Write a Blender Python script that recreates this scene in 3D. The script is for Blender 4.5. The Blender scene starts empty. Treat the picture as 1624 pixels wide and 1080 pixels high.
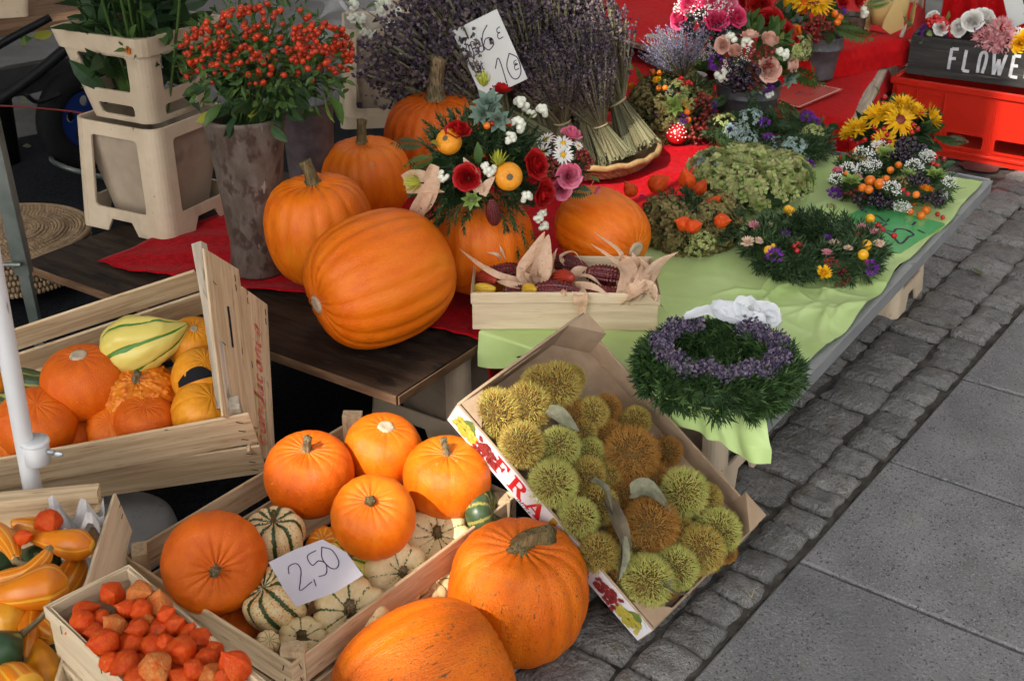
import bpy, math, random
import numpy as np
from mathutils import Vector, Matrix
random.seed(7); RNG = np.random.default_rng(7)
scene = bpy.context.scene
COL = scene.collection
R_ = math.radians
# ------------------------------------------------------------------ camera
CAM_H, PITCH, FOC = 1.5, R_(27), 1900.0          # metres, downward tilt, focal length in photo pixels (1624 wide)
cd = bpy.data.cameras.new('camera'); cam = bpy.data.objects.new('camera', cd); COL.objects.link(cam)
cam.location = (0, 0, CAM_H); cam.rotation_euler = (R_(90) - PITCH, 0, 0)
cd.sensor_fit = 'HORIZONTAL'; cd.sensor_width = 36; cd.lens = FOC / 1624 * 36
cd.clip_start = .05; cd.clip_end = 400
cd.dof.use_dof = True; cd.dof.focus_distance = 2.55; cd.dof.aperture_fstop = 13
scene.camera = cam
# ------------------------------------------------------------------ sky, sun, exposure
SUN_TO = Vector((-.50, -.62, .80)).normalized()   # direction towards the sun: behind the camera, to the left
w = bpy.data.worlds.new('World'); scene.world = w; w.use_nodes = True
nt = w.node_tree; nt.nodes.clear()
sky = nt.nodes.new('ShaderNodeTexSky'); sky.sky_type = 'NISHITA'; sky.sun_disc = False
sky.sun_elevation = math.asin(SUN_TO.z); sky.sun_rotation = math.atan2(SUN_TO.x, SUN_TO.y)
sky.dust_density = 3.0; sky.air_density = 1.0; sky.ozone_density = .6
hs = nt.nodes.new('ShaderNodeHueSaturation'); hs.inputs['Saturation'].default_value = .14
bg = nt.nodes.new('ShaderNodeBackground'); bg.inputs['Strength'].default_value = .13
wo = nt.nodes.new('ShaderNodeOutputWorld')
nt.links.new(sky.outputs[0], hs.inputs['Color']); nt.links.new(hs.outputs[0], bg.inputs[0]); nt.links.new(bg.outputs[0], wo.inputs[0])
sl = bpy.data.lights.new('sun', 'SUN'); sl.energy = 2.4; sl.angle = R_(.6); sl.color = (1, .93, .82)
sun = bpy.data.objects.new('sun', sl); COL.objects.link(sun); sun.rotation_euler = SUN_TO.to_track_quat('Z', 'Y').to_euler(); sun.location = (0, 0, 8)
scene.view_settings.view_transform = 'Standard'; scene.view_settings.look = 'None'
scene.view_settings.gamma = 1; scene.view_settings.exposure = 1.55
scene.render.engine = 'CYCLES'; scene.cycles.max_bounces = 4; scene.cycles.diffuse_bounces = 3; scene.cycles.glossy_bounces = 2; scene.cycles.transparent_max_bounces = 8; scene.cycles.adaptive_threshold = .03
scene.cycles.use_denoising = True
# ------------------------------------------------------------------ where a line of sight meets the ground, a table, a crate
FW = np.array([0, math.cos(PITCH), -math.sin(PITCH)]); RT = np.array([1., 0, 0]); UP = np.array([0, math.sin(PITCH), math.cos(PITCH)])
EYE = np.array([0, 0, CAM_H])
def ray(px, py): return FW * FOC + RT * (px - 812) - UP * (py - 540)
def P(px, py, z=0.):
    r = ray(px, py); return EYE + r * ((z - CAM_H) / r[2])
def PY(px, py, y):
    r = ray(px, py); return EYE + r * (y / r[1])
def PPL(px, py, c, n):
    r = ray(px, py); return EYE + r * (np.dot(np.asarray(c) - EYE, n) / np.dot(r, n))
def PS(px, py, c, rad):
    r = ray(px, py); r = r / np.linalg.norm(r); oc = EYE - np.asarray(c); b = np.dot(r, oc); q = b * b - (np.dot(oc, oc) - rad * rad)
    t = -b - math.sqrt(max(q, 0)); p = EYE + r * t; n = p - c
    return p, n / np.linalg.norm(n)
def mpp(p): return np.dot(np.asarray(p) - EYE, FW) / FOC
def sit(px, py, wpx, z0, k=1.):
    """centre and radius of a round thing wpx wide standing on height z0, k = height / width"""
    z = z0 + .05
    for _ in range(12):
        p = P(px, py, z); rad = wpx / 2 * mpp(p); z = z0 + rad * k
    return p, rad
def nrm(v): v = np.asarray(v, float); return v / (np.linalg.norm(v) + 1e-12)
# ------------------------------------------------------------------ objects
def link(o): COL.objects.link(o); return o
def wm(o): return wm(o.parent) @ o.matrix_parent_inverse @ o.matrix_basis if o.parent else o.matrix_basis.copy()
def tag(o, label=None, cat=None, group=None, kind=None):
    if label: o['label'] = label
    if cat: o['category'] = cat
    if group: o['group'] = group
    if kind: o['kind'] = kind
    return o
def thing(name, label, cat, loc=(0, 0, 0), group=None):
    o = bpy.data.objects.new(name, None); link(o); o.location = Vector(loc); o.empty_display_size = .05
    return tag(o, label, cat, group)
def setpar(o, parent):
    if parent is not None:
        o.parent = parent; o.matrix_parent_inverse = wm(parent).inverted()
def ob(name, me, m=None, parent=None, M=None, smooth=None, kind=None):
    """mesh object; M is its world matrix"""
    o = bpy.data.objects.new(name, me); link(o)
    if m is not None and not me.materials:
        for q in (m if isinstance(m, (list, tuple)) else [m]): me.materials.append(q)
    if smooth: me.shade_smooth()
    setpar(o, parent)
    if M is not None: o.matrix_basis = Matrix(M) if not isinstance(M, Matrix) else M
    if kind: o['kind'] = kind
    return o
# ------------------------------------------------------------------ mesh templates: (V, L, S, MI)
class T:
    def __init__(s, V, F=None, L=None, S=None, MI=None):
        s.V = np.asarray(V, float).reshape(-1, 3)
        if F is not None:
            s.S = np.array([len(f) for f in F], int); s.L = np.concatenate([np.asarray(f, int) for f in F]) if len(F) else np.zeros(0, int)
        else: s.L, s.S = np.asarray(L, int), np.asarray(S, int)
        s.MI = np.zeros(len(s.S), int) if MI is None else (np.full(len(s.S), MI) if np.isscalar(MI) else np.asarray(MI))
    def mi(s, i): return T(s.V, L=s.L, S=s.S, MI=i)
    def tf(s, M):
        M = np.asarray(M, float); return T(s.V @ M[:3, :3].T + M[:3, 3], L=s.L, S=s.S, MI=s.MI)
    def sc(s, x, y=None, z=None): return T(s.V * np.array([x, x if y is None else y, x if z is None else z]), L=s.L, S=s.S, MI=s.MI)
    def me(s, name='m', mats=None, smooth=False):
        me = bpy.data.meshes.new(name); n = len(s.V)
        me.vertices.add(n); me.vertices.foreach_set('co', s.V.ravel())
        me.loops.add(len(s.L)); me.loops.foreach_set('vertex_index', s.L.astype(np.int32))
        st = np.concatenate([[0], np.cumsum(s.S)[:-1]]).astype(np.int32)
        me.polygons.add(len(s.S)); me.polygons.foreach_set('loop_start', st)
        me.polygons.foreach_set('material_index', s.MI.astype(np.int32))
        me.polygons.foreach_set('use_smooth', np.full(len(s.S), bool(smooth)))
        me.update(calc_edges=True); me.validate()
        for m in (mats or []): me.materials.append(m)
        return me
def cat(ts):
    o = 0; V, L, S, MI = [], [], [], []
    for t in ts:
        V.append(t.V); L.append(t.L + o); S.append(t.S); MI.append(t.MI); o += len(t.V)
    return T(np.concatenate(V), L=np.concatenate(L), S=np.concatenate(S), MI=np.concatenate(MI))
def frames(pos, d, roll=None, s=1., n=None, jit=0.):
    """(N,4,4) matrices: local z along d, local x turned by roll or towards n"""
    pos = np.atleast_2d(np.asarray(pos, float)); N = len(pos)
    d = np.broadcast_to(np.asarray(d, float), (N, 3)).copy()
    if jit: d = d + RNG.normal(0, jit, (N, 3))
    d /= np.linalg.norm(d, axis=1, keepdims=True) + 1e-12
    if n is None:
        a = np.where(np.abs(d[:, 2:3]) < .9, np.array([[0, 0, 1.]]), np.array([[1., 0, 0]]))
    else: a = np.broadcast_to(np.asarray(n, float), (N, 3)) + 1e-6
    y = np.cross(d, a); y /= np.linalg.norm(y, axis=1, keepdims=True) + 1e-12
    x = np.cross(y, d)
    if roll is None: roll = RNG.uniform(0, 2 * np.pi, N) if n is None else np.zeros(N)
    roll = np.broadcast_to(np.asarray(roll, float), (N,))[:, None]
    x2 = x * np.cos(roll) + y * np.sin(roll); y2 = np.cross(d, x2)
    s = np.broadcast_to(np.asarray(s, float), (N,))[:, None]
    M = np.zeros((N, 4, 4)); M[:, :3, 0] = x2 * s; M[:, :3, 1] = y2 * s; M[:, :3, 2] = d * s; M[:, :3, 3] = pos; M[:, 3, 3] = 1
    return M
def fr(pos, d, roll=0., s=1., n=None): return frames(pos, d, roll, s, n)[0]
def inst(t, Ms):
    Ms = np.asarray(Ms); N = len(Ms); nv = len(t.V)
    V = np.einsum('nij,vj->nvi', Ms[:, :3, :3], t.V) + Ms[:, None, :3, 3]
    L = (t.L[None, :] + (np.arange(N) * nv)[:, None]).ravel()
    return T(V.reshape(-1, 3), L=L, S=np.tile(t.S, N), MI=np.tile(t.MI, N))
def insts(ts, Ms):
    """scatter several templates in turn over the matrices"""
    Ms = np.asarray(Ms); return cat([inst(t, Ms[i::len(ts)]) for i, t in enumerate(ts) if len(Ms[i::len(ts)])])
# ------------------------------------------------------------------ basic shapes
def grid_t(nu, nv, f, closed_u=False):
    V = np.array([[f(i / (nu if closed_u else nu - 1), j / (nv - 1)) for j in range(nv)] for i in range(nu)]).reshape(-1, 3)
    F = [(i * nv + j, ((i + 1) % nu) * nv + j, ((i + 1) % nu) * nv + j + 1, i * nv + j + 1) for i in range(nu if closed_u else nu - 1) for j in range(nv - 1)]
    return T(V, F)
def box_t(x, y, z, c=.0):
    x, y, z = x / 2, y / 2, z / 2
    if not c:
        V = [(i * x, j * y, k * z) for i in (-1, 1) for j in (-1, 1) for k in (-1, 1)]
        return T(V, [(0, 1, 3, 2), (4, 6, 7, 5), (0, 4, 5, 1), (2, 3, 7, 6), (0, 2, 6, 4), (1, 5, 7, 3)])
    ring = [(y - c, z), (y, z - c), (y, -z + c), (y - c, -z), (-y + c, -z), (-y, -z + c), (-y, z - c), (-y + c, z)]
    V = [(sx * x, a, b) for sx in (-1, 1) for a, b in ring]
    F = [(i, (i + 1) % 8, 8 + (i + 1) % 8, 8 + i) for i in range(8)] + [tuple(range(7, -1, -1)), tuple(range(8, 16))]
    return T(V, [tuple(reversed(f)) for f in F])
def tube_t(pts, rad, n=8, cap=True, ridge=0., nr=5):
    pts = np.asarray(pts, float); N = len(pts); rad = np.broadcast_to(np.asarray(rad, float), (N,))
    tan = np.gradient(pts, axis=0); tan /= np.linalg.norm(tan, axis=1, keepdims=True) + 1e-12
    a = np.array([0, 0, 1.]) if abs(tan[0][2]) < .9 else np.array([1., 0, 0])
    x = nrm(np.cross(tan[0], a)); V = []
    th = np.arange(n) / n * 2 * np.pi; prof = 1 + ridge * np.cos(nr * th)
    for i in range(N):
        x = nrm(x - tan[i] * np.dot(x, tan[i])); y = np.cross(tan[i], x)
        V.append(pts[i] + rad[i] * ((np.cos(th) * prof)[:, None] * x + (np.sin(th) * prof)[:, None] * y))
    V = np.concatenate(V)
    F = [(i * n + j, i * n + (j + 1) % n, (i + 1) * n + (j + 1) % n, (i + 1) * n + j) for i in range(N - 1) for j in range(n)]
    if cap: F += [tuple(range(n - 1, -1, -1)), tuple(range((N - 1) * n, N * n))]
    return T(V, F)
def lathe_t(prof, n=32, ex=1., ey=1.):
    th = np.arange(n) / n * 2 * np.pi; V = []
    for r, z in prof: V.append(np.stack([r * np.cos(th) * ex, r * np.sin(th) * ey, np.full(n, z)], 1))
    V = np.concatenate(V); m = len(prof)
    F = [(i * n + j, i * n + (j + 1) % n, (i + 1) * n + (j + 1) % n, (i + 1) * n + j) for i in range(m - 1) for j in range(n)]
    return T(V, F)
def ball_t(n=8, m=5):
    V = [(0, 0, 1.)]; F = []
    for i in range(1, m):
        a = math.pi * i / m
        V += [(math.sin(a) * math.cos(2 * math.pi * j / n), math.sin(a) * math.sin(2 * math.pi * j / n), math.cos(a)) for j in range(n)]
    V.append((0, 0, -1.)); e = len(V) - 1
    F += [(0, 1 + j, 1 + (j + 1) % n) for j in range(n)]
    for i in range(m - 2): F += [(1 + i * n + j, 1 + (i + 1) * n + j, 1 + (i + 1) * n + (j + 1) % n, 1 + i * n + (j + 1) % n) for j in range(n)]
    F += [(e, 1 + (m - 2) * n + (j + 1) % n, 1 + (m - 2) * n + j) for j in range(n)]
    return T(V, F)
def leaf_t(l=1., wd=.4, bend=.2, fold=.15, seg=4, tip=1.5, base=.7, curl=0.):
    """leaf along +z, width along y, face towards +x"""
    V = []; F = []
    for i in range(seg + 1):
        t = i / seg; hw = wd / 2 * (math.sin(math.pi * min(1, (t ** base)) ** tip) if 0 < t < 1 else 0.02)
        z = l * t * (1 - .15 * abs(bend) * t); x = -bend * l * t * t + curl * l * math.sin(t * 6)
        V += [(x + fold * hw * 2, -hw, z), (x, 0, z), (x + fold * hw * 2, hw, z)]
        if i: a = (i - 1) * 3; b = i * 3; F += [(a, a + 1, b + 1, b), (a + 1, a + 2, b + 2, b + 1)]
    return T(V, F)
def needle_t(l=1., wd=.12, bend=.1):
    return T([(0, 0, 0), (-.3 * bend * l + .02, -wd / 2, .45 * l), (-bend * l, 0, l), (-.3 * bend * l + .02, wd / 2, .45 * l)], [(0, 1, 2, 3)])
def plate_me(outline, holes=(), t=.01, bev=.0, name='plate'):
    """flat sheet with holes in the xy plane, thickness along z"""
    c = bpy.data.curves.new(name, 'CURVE'); c.dimensions = '2D'; c.fill_mode = 'BOTH'; c.extrude = max(t / 2 - bev, 0); c.bevel_depth = bev; c.bevel_resolution = 1; c.offset = -bev
    for loop in [outline] + list(holes):
        sp = c.splines.new('POLY'); sp.points.add(len(loop) - 1); sp.use_cyclic_u = True
        for i, q in enumerate(loop): sp.points[i].co = (q[0], q[1], 0, 1)
    o = bpy.data.objects.new('tmp', c); me = bpy.data.meshes.new_from_object(o); bpy.data.objects.remove(o); bpy.data.curves.remove(c)
    return me
def me_t(me):
    V = np.zeros(len(me.vertices) * 3); me.vertices.foreach_get('co', V)
    L = np.zeros(len(me.loops), np.int32); me.loops.foreach_get('vertex_index', L)
    S = np.zeros(len(me.polygons), np.int32); me.polygons.foreach_get('loop_total', S)
    bpy.data.meshes.remove(me); return T(V.reshape(-1, 3), L=L, S=S)
def plate_t(*a, **k): return me_t(plate_me(*a, **k))
def rrect(x0, y0, x1, y1, r=.01, n=4):
    o = []
    for cx, cy, a in ((x1 - r, y1 - r, 0), (x0 + r, y1 - r, 90), (x0 + r, y0 + r, 180), (x1 - r, y0 + r, 270)):
        o += [(cx + r * math.cos(R_(a + 90 * i / n)), cy + r * math.sin(R_(a + 90 * i / n))) for i in range(n + 1)]
    return o
def quadround(pts, r=.01, n=3):
    """polygon with rounded corners"""
    o = []; N = len(pts)
    for i in range(N):
        p = np.array(pts[i], float); a = np.array(pts[i - 1], float); b = np.array(pts[(i + 1) % N], float)
        da = nrm(a - p); db = nrm(b - p); p0 = p + da * r; p1 = p + db * r
        for k in range(n + 1):
            t = k / n; o.append(tuple((1 - t) ** 2 * p0 + 2 * t * (1 - t) * p + t * t * p1))
    return o
def spl(pts, n=8):
    """Catmull-Rom through points"""
    pts = np.asarray(pts, float); q = np.vstack([2 * pts[0] - pts[1], pts, 2 * pts[-1] - pts[-2]]); o = []
    for i in range(1, len(q) - 2):
        for k in range(n):
            t = k / n; o.append(.5 * ((2 * q[i]) + (-q[i - 1] + q[i + 1]) * t + (2 * q[i - 1] - 5 * q[i] + 4 * q[i + 1] - q[i + 2]) * t * t + (-q[i - 1] + 3 * q[i] - 3 * q[i + 1] + q[i + 2]) * t ** 3))
    o.append(pts[-1]); return np.array(o)
def ribbon_t(pts, wd, z=0.):
    pts = np.asarray(pts, float)[:, :2]; tan = np.gradient(pts, axis=0); tan /= np.linalg.norm(tan, axis=1, keepdims=True) + 1e-9
    nn = np.stack([-tan[:, 1], tan[:, 0]], 1) * wd / 2
    V = np.concatenate([np.c_[pts + nn, np.full(len(pts), z)], np.c_[pts - nn, np.full(len(pts), z)]]); n = len(pts)
    return T(V, [(i, n + i, n + i + 1, i + 1) for i in range(n - 1)])
# ------------------------------------------------------------------ numpy value noise for shaping
def vnoise(p, seed=0, oct=3):
    p = np.asarray(p, float); r = np.random.default_rng(seed); o = np.zeros(len(p)); a = 1.
    for k in range(oct):
        for _ in range(3):
            d = r.normal(0, 1, 3) * 2 ** k; o += a * np.sin(p @ d + r.uniform(0, 6.28)) / 3
        a *= .5
    return o
# ------------------------------------------------------------------ materials
def _n(nt, typ, ins=None, **pr):
    n = nt.nodes.new(typ)
    for k, v in pr.items(): setattr(n, k, v)
    for k, v in (ins or {}).items():
        if isinstance(v, bpy.types.NodeSocket): nt.links.new(v, n.inputs[k])
        else: n.inputs[k].default_value = v
    return n
def c4(c): return (c[0], c[1], c[2], 1)
def _ramp(nt, fac, stops, interp='LINEAR'):
    n = nt.nodes.new('ShaderNodeValToRGB'); nt.links.new(fac, n.inputs[0]); e = n.color_ramp.elements; n.color_ramp.interpolation = interp
    while len(e) < len(stops): e.new(.5)
    for i, (p, c) in enumerate(stops):
        e[i].position = p; e[i].color = c4(c) if not np.isscalar(c) else (c, c, c, 1)
    return n.outputs[0]
def _mix(nt, f, a, b, mode='MIX'):
    n = nt.nodes.new('ShaderNodeMix'); n.data_type = 'RGBA'; n.blend_type = mode
    for s, v in ((0, f), (6, a), (7, b)):
        if isinstance(v, bpy.types.NodeSocket): nt.links.new(v, n.inputs[s])
        else: n.inputs[s].default_value = v if np.isscalar(v) else c4(v)
    return n.outputs[2]
def _vec(nt, stretch=(1, 1, 1), rand=True, attr='Object'):
    tc = nt.nodes.new('ShaderNodeTexCoord'); v = tc.outputs[attr]
    if rand:
        oi = nt.nodes.new('ShaderNodeObjectInfo'); m = _n(nt, 'ShaderNodeMath', {0: oi.outputs['Random'], 1: 37.}, operation='MULTIPLY')
        v = _n(nt, 'ShaderNodeVectorMath', {0: v, 1: m.outputs[0]}, operation='ADD').outputs[0]
    return _n(nt, 'ShaderNodeMapping', {'Vector': v, 'Scale': stretch}).outputs[0]
def _noise(nt, v, scale, detail=4, rough=.6, dist=0): return _n(nt, 'ShaderNodeTexNoise', {'Vector': v, 'Scale': scale, 'Detail': detail, 'Roughness': rough, 'Distortion': dist}).outputs[0]
def surf(name, c1, c2=None, scale=6, stretch=(1, 1, 1), lo=.35, hi=.65, rough=.6, bump=0, bscale=None, bdist=.004, isl=None, islf=1., speck=(), metal=0, spec=.3, sheen=0, transl=0, tcol=None, sub=0, coat=0, dist=0, rough2=None, alpha=1, rand=True, hv=0.):
    m = bpy.data.materials.new(name); m.use_nodes = True; nt = m.node_tree; b = nt.nodes['Principled BSDF']; out = nt.nodes['Material Output']
    v = _vec(nt, stretch, rand); col = None; nz = None
    if c2 is not None:
        nz = _noise(nt, v, scale, dist=dist); col = _ramp(nt, nz, [(lo, c1), (hi, c2)])
    if isl is not None:
        g = nt.nodes.new('ShaderNodeNewGeometry')
        f = _n(nt, 'ShaderNodeMath', {0: g.outputs['Random Per Island'], 1: islf}, operation='MULTIPLY').outputs[0]
        if isinstance(isl, list): col2 = _ramp(nt, g.outputs['Random Per Island'], [(i / max(1, len(isl) - 1), q) for i, q in enumerate(isl)]); col = _mix(nt, islf if col is not None else 1., col if col is not None else c1, col2)
        else: col = _mix(nt, f, col if col is not None else c1, isl)
    for sc_, thr, sw, cc, st in speck:
        v2 = _vec(nt, st, rand) if st else v
        col = _mix(nt, _ramp(nt, _noise(nt, v2, sc_, 2.5), [(thr, 0.), (thr + sw, 1.)]), col if col is not None else c1, cc)
    if hv:
        oi = nt.nodes.new('ShaderNodeObjectInfo'); mr = _n(nt, 'ShaderNodeMapRange', {0: oi.outputs['Random'], 3: 1 - hv, 4: 1 + hv}).outputs[0]
        hn = _n(nt, 'ShaderNodeHueSaturation', {'Value': mr}); 
        if col is None: hn.inputs['Color'].default_value = c4(c1)
        else: nt.links.new(col, hn.inputs['Color'])
        col = hn.outputs[0]
    if col is None: b.inputs['Base Color'].default_value = c4(c1)
    else: nt.links.new(col, b.inputs['Base Color'])
    b.inputs['Roughness'].default_value = rough
    if rough2 is not None: nt.links.new(_ramp(nt, _noise(nt, v, scale * 1.7), [(.3, rough), (.7, rough2)]), b.inputs['Roughness'])
    b.inputs['Metallic'].default_value = metal; b.inputs['Specular IOR Level'].default_value = spec
    if sheen: b.inputs['Sheen Weight'].default_value = sheen; b.inputs['Sheen Roughness'].default_value = .4
    if coat: b.inputs['Coat Weight'].default_value = coat; b.inputs['Coat Roughness'].default_value = .15
    if sub: b.inputs['Subsurface Weight'].default_value = sub; b.inputs['Subsurface Radius'].default_value = (.02, .008, .004); b.inputs['Subsurface Scale'].default_value = 1.
    if alpha < 1: b.inputs['Alpha'].default_value = alpha
    if bump:
        bn = _n(nt, 'ShaderNodeBump', {'Height': _noise(nt, v, bscale or scale * 3, 3, .65), 'Strength': bump, 'Distance': bdist}); nt.links.new(bn.outputs[0], b.inputs['Normal'])
    if transl:
        tr = nt.nodes.new('ShaderNodeBsdfTranslucent')
        if tcol: tr.inputs[0].default_value = c4(tcol)
        elif col is not None: nt.links.new(col, tr.inputs[0])
        else: tr.inputs[0].default_value = c4(c1)
        mx = _n(nt, 'ShaderNodeMixShader', {0: transl, 1: b.outputs[0], 2: tr.outputs[0]}); nt.links.new(mx.outputs[0], out.inputs[0])
    return m
M = {}
M['pumpkin'] = surf('pumpkin_skin', (.68, .122, .002), (.77, .172, .003), 2.0, (1.5, 1.5, .7), rough=.34, rough2=.5, spec=.34, bump=.22, bscale=26, bdist=.02, hv=.06, speck=((6, .62, .2, (.56, .13, .006), (2.2, 2.2, .5)), (24, .72, .03, (.24, .10, .03), (1.6, 1.6, .9)), (1.3, .54, .25, (.75, .21, .008), None), (3.5, .70, .05, (.50, .24, .07), (1, 1, .35))))
M['pumpkin_dark'] = surf('red_pumpkin_skin', (.64, .10, .0015), (.73, .14, .003), 1.8, (1.4, 1.4, .7), rough=.34, rough2=.5, spec=.34, bump=.3, bscale=30, bdist=.02, hv=.05, speck=((17, .70, .03, (.74, .40, .16), None), (8, .68, .08, (.42, .09, .015), (2, 2, .5))))
M['pumpkin_worn'] = surf('weathered_pumpkin_skin', (.66, .118, .002), (.75, .165, .003), 2.0, (1.5, 1.5, .7), rough=.38, spec=.32, bump=.4, bscale=24, bdist=.02, hv=.04, speck=((2.6, .58, .22, (.52, .14, .012), (1.6, 1.6, .5)), (13, .63, .06, (.15, .065, .02), (2.4, 2.4, .5)), (26, .66, .05, (.06, .035, .015), (1.6, 1.6, .6))))
M['pumpkin_yellow'] = surf('yellow_orange_skin', (.72, .25, .012), (.80, .33, .02), 4, (2, 2, .8), rough=.42, bump=.1, bscale=40)
M['warty'] = surf('warty_skin', (.58, .12, .004), (.74, .24, .012), 5, rough=.42, spec=.4)
M['gourd_yellow'] = surf('yellow_gourd_skin', (.64, .22, .006), (.70, .31, .02), 14, rough=.35, coat=.05, speck=((40, .62, .1, (.55, .26, .03), None),))
M['stem'] = surf('dry_stem', (.34, .26, .14), (.10, .075, .04), 9, (3, 3, .5), rough=.85, spec=.15, bump=.6, bscale=12, bdist=.02, speck=((14, .58, .08, (.05, .05, .02), (3, 3, .3)),))
M['stem_green'] = surf('green_brown_stem', (.10, .085, .035), (.26, .18, .085), 9, (3, 3, .35), rough=.8, spec=.15, bump=.6, bscale=12, bdist=.02, speck=((12, .56, .08, (.028, .036, .012), (3, 3, .25)),))
M['cork'] = surf('corky_scar', (.42, .32, .20), (.60, .50, .36), 60, rough=.9, bump=.5, bscale=120)
def striped(name, base, base2, groove, flecks, thr=.5, orange=None):
    m = bpy.data.materials.new(name); m.use_nodes = True; nt = m.node_tree; b = nt.nodes['Principled BSDF']
    at = nt.nodes.new('ShaderNodeAttribute'); at.attribute_name = 'rib'
    v = _vec(nt, (1, 1, 1)); col = _ramp(nt, _noise(nt, v, 12), [(.3, base), (.7, base2)])
    if orange is not None: col = _mix(nt, _ramp(nt, _noise(nt, v, 16, 3), [(.56, 0.), (.6, 1.)]), col, orange)
    r = _n(nt, 'ShaderNodeMath', {0: _noise(nt, v, 15, 4), 1: at.outputs['Fac']}, operation='SUBTRACT').outputs[0]
    col = _mix(nt, _ramp(nt, r, [(flecks, 0.), (flecks + .06, 1.)]), col, groove)
    nt.links.new(col, b.inputs['Base Color']); b.inputs['Roughness'].default_value = .38
    return m
M['squash'] = striped('cream_squash_skin', (.78, .63, .35), (.70, .52, .24), (.06, .11, .035), .27)
M['squash2'] = striped('flecked_squash_skin', (.74, .62, .34), (.68, .54, .28), (.035, .07, .02), .02, orange=(.68, .22, .02))
M['gourd_stripe'] = striped('striped_gourd_skin', (.72, .58, .14), (.66, .55, .12), (.06, .20, .02), .06)
M['gourd_or'] = striped('orange_striped_gourd_skin', (.70, .225, .006), (.62, .145, .004), (.76, .38, .03), .06)
M['gourd_green'] = surf('dark_green_gourd_skin', (.018, .045, .018), (.035, .075, .03), 8, rough=.35, speck=((40, .62, .04, (.25, .28, .1), None),))
M['green_squash'] = striped('dark_green_squash_skin', (.03, .06, .025), (.05, .09, .03), (.30, .27, .06), .10)
WS = (.10, 1.6, 1.6)
M['wood'] = surf('crate_veneer', (.44, .30, .165), (.64, .49, .31), 42, WS, rough=.7, bump=.35, bscale=90, bdist=.002, hv=.12, dist=.4, speck=((120, .60, .10, (.34, .21, .10), (.12, 1.5, 1.5)), (14, .60, .2, (.50, .36, .20), None), (30, .74, .03, (.16, .09, .045), (.6, 1.6, 1.6))))
M['wood_grey'] = surf('weathered_crate_wood', (.30, .245, .18), (.52, .44, .34), 42, WS, rough=.85, bump=.5, bscale=90, bdist=.003, hv=.12, speck=((36, .60, .1, (.13, .10, .075), (.4, 1.5, 1.5)), (12, .6, .2, (.38, .30, .22), None)))
M['wood_pale'] = surf('pale_basket_veneer', (.56, .43, .27), (.70, .57, .39), 40, WS, rough=.6, bump=.25, bscale=90, bdist=.0015, hv=.08, dist=.4, speck=((110, .62, .10, (.46, .32, .17), (.12, 1.5, 1.5)), (16, .75, .03, (.22, .13, .06), (.5, 1.4, 1.4))))
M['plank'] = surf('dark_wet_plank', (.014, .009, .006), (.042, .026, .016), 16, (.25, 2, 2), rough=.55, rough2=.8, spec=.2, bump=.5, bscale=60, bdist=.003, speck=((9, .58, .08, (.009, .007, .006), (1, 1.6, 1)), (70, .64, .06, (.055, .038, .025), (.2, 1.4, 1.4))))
M['plank_edge'] = surf('plywood_edge', (.10, .05, .025), (.20, .115, .06), 40, (.2, 1, 3), rough=.85, bump=.4)
M['card'] = surf('brown_cardboard', (.33, .225, .14), (.40, .28, .185), 30, (1, 1, 1), rough=.9, bump=.2, bscale=140, bdist=.001, speck=((9, .6, .2, (.29, .19, .115), None),))
M['cardcore'] = surf('cardboard_core', (.30, .21, .14), (.46, .34, .23), 120, rough=.95)
M['white_print'] = surf('white_printed_card', (.78, .77, .78), (.72, .70, .73), 2.5, rough=.35, spec=.4)
M['ink_red'] = surf('red_ink', (.62, .02, .02), rough=.4); M['ink_black'] = surf('black_ink', (.02, .02, .025), rough=.5)
M['ink_gold'] = surf('gold_ink', (.50, .30, .04), rough=.5); M['ink_pink'] = surf('faded_red_ink', (.55, .05, .06), (.66, .35, .2), 60, rough=.6); M['ink_green'] = surf('faded_green_ink', (.12, .30, .14), (.45, .42, .25), 50, rough=.6); M['ink_yel'] = surf('faded_yellow_ink', (.66, .48, .06), (.62, .47, .2), 50, rough=.6)
M['ink_leaf'] = surf('printed_green', (.10, .17, .04), (.22, .28, .07), 60, rough=.4); M['ink_grape'] = surf('printed_yellow', (.52, .44, .05), (.36, .32, .04), 90, rough=.4, isl=(.62, .52, .10), islf=.6); M['ink_dkgrape'] = surf('printed_dark_red', (.12, .012, .015), (.30, .03, .03), 120, rough=.4, isl=(.35, .06, .05), islf=.6)
M['paper'] = surf('price_paper', (.52, .475, .51), (.46, .42, .455), 9, rough=.8, spec=.1); M['paper_w'] = surf('white_paper', (.66, .66, .62), (.58, .58, .55), 3, rough=.65)
M['pen'] = surf('pen_line', (.05, .03, .07), rough=.6)
M['burspine'] = None
M['plastic'] = surf('beige_plastic', (.62, .50, .355), (.54, .425, .295), 12, rough=.42, bump=.08, bscale=160, hv=.04, speck=((9, .60, .12, (.42, .33, .23), (1, 1, .7)), (60, .72, .03, (.2, .15, .1), None)))
M['plastic_in'] = surf('dirty_inner_plastic', (.50, .40, .29), (.36, .28, .20), 5, rough=.5, speck=((9, .58, .1, (.27, .22, .17), None),))
M['zinc'] = surf('rusty_zinc', (.095, .068, .050), (.18, .145, .12), 22, (1, 1, .5), rough=.6, metal=.2, bump=.4, bscale=70, bdist=.002, speck=((34, .52, .1, (.07, .042, .032), (1, 1, .6)), (60, .66, .06, (.30, .26, .24), (1, 1, .3)), (9, .55, .2, (.10, .085, .08), None)))
M['zinc_grey'] = surf('grey_zinc', (.085, .088, .095), (.15, .155, .165), 24, rough=.5, metal=.4, bump=.1, bscale=40, hv=.1)
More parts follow.
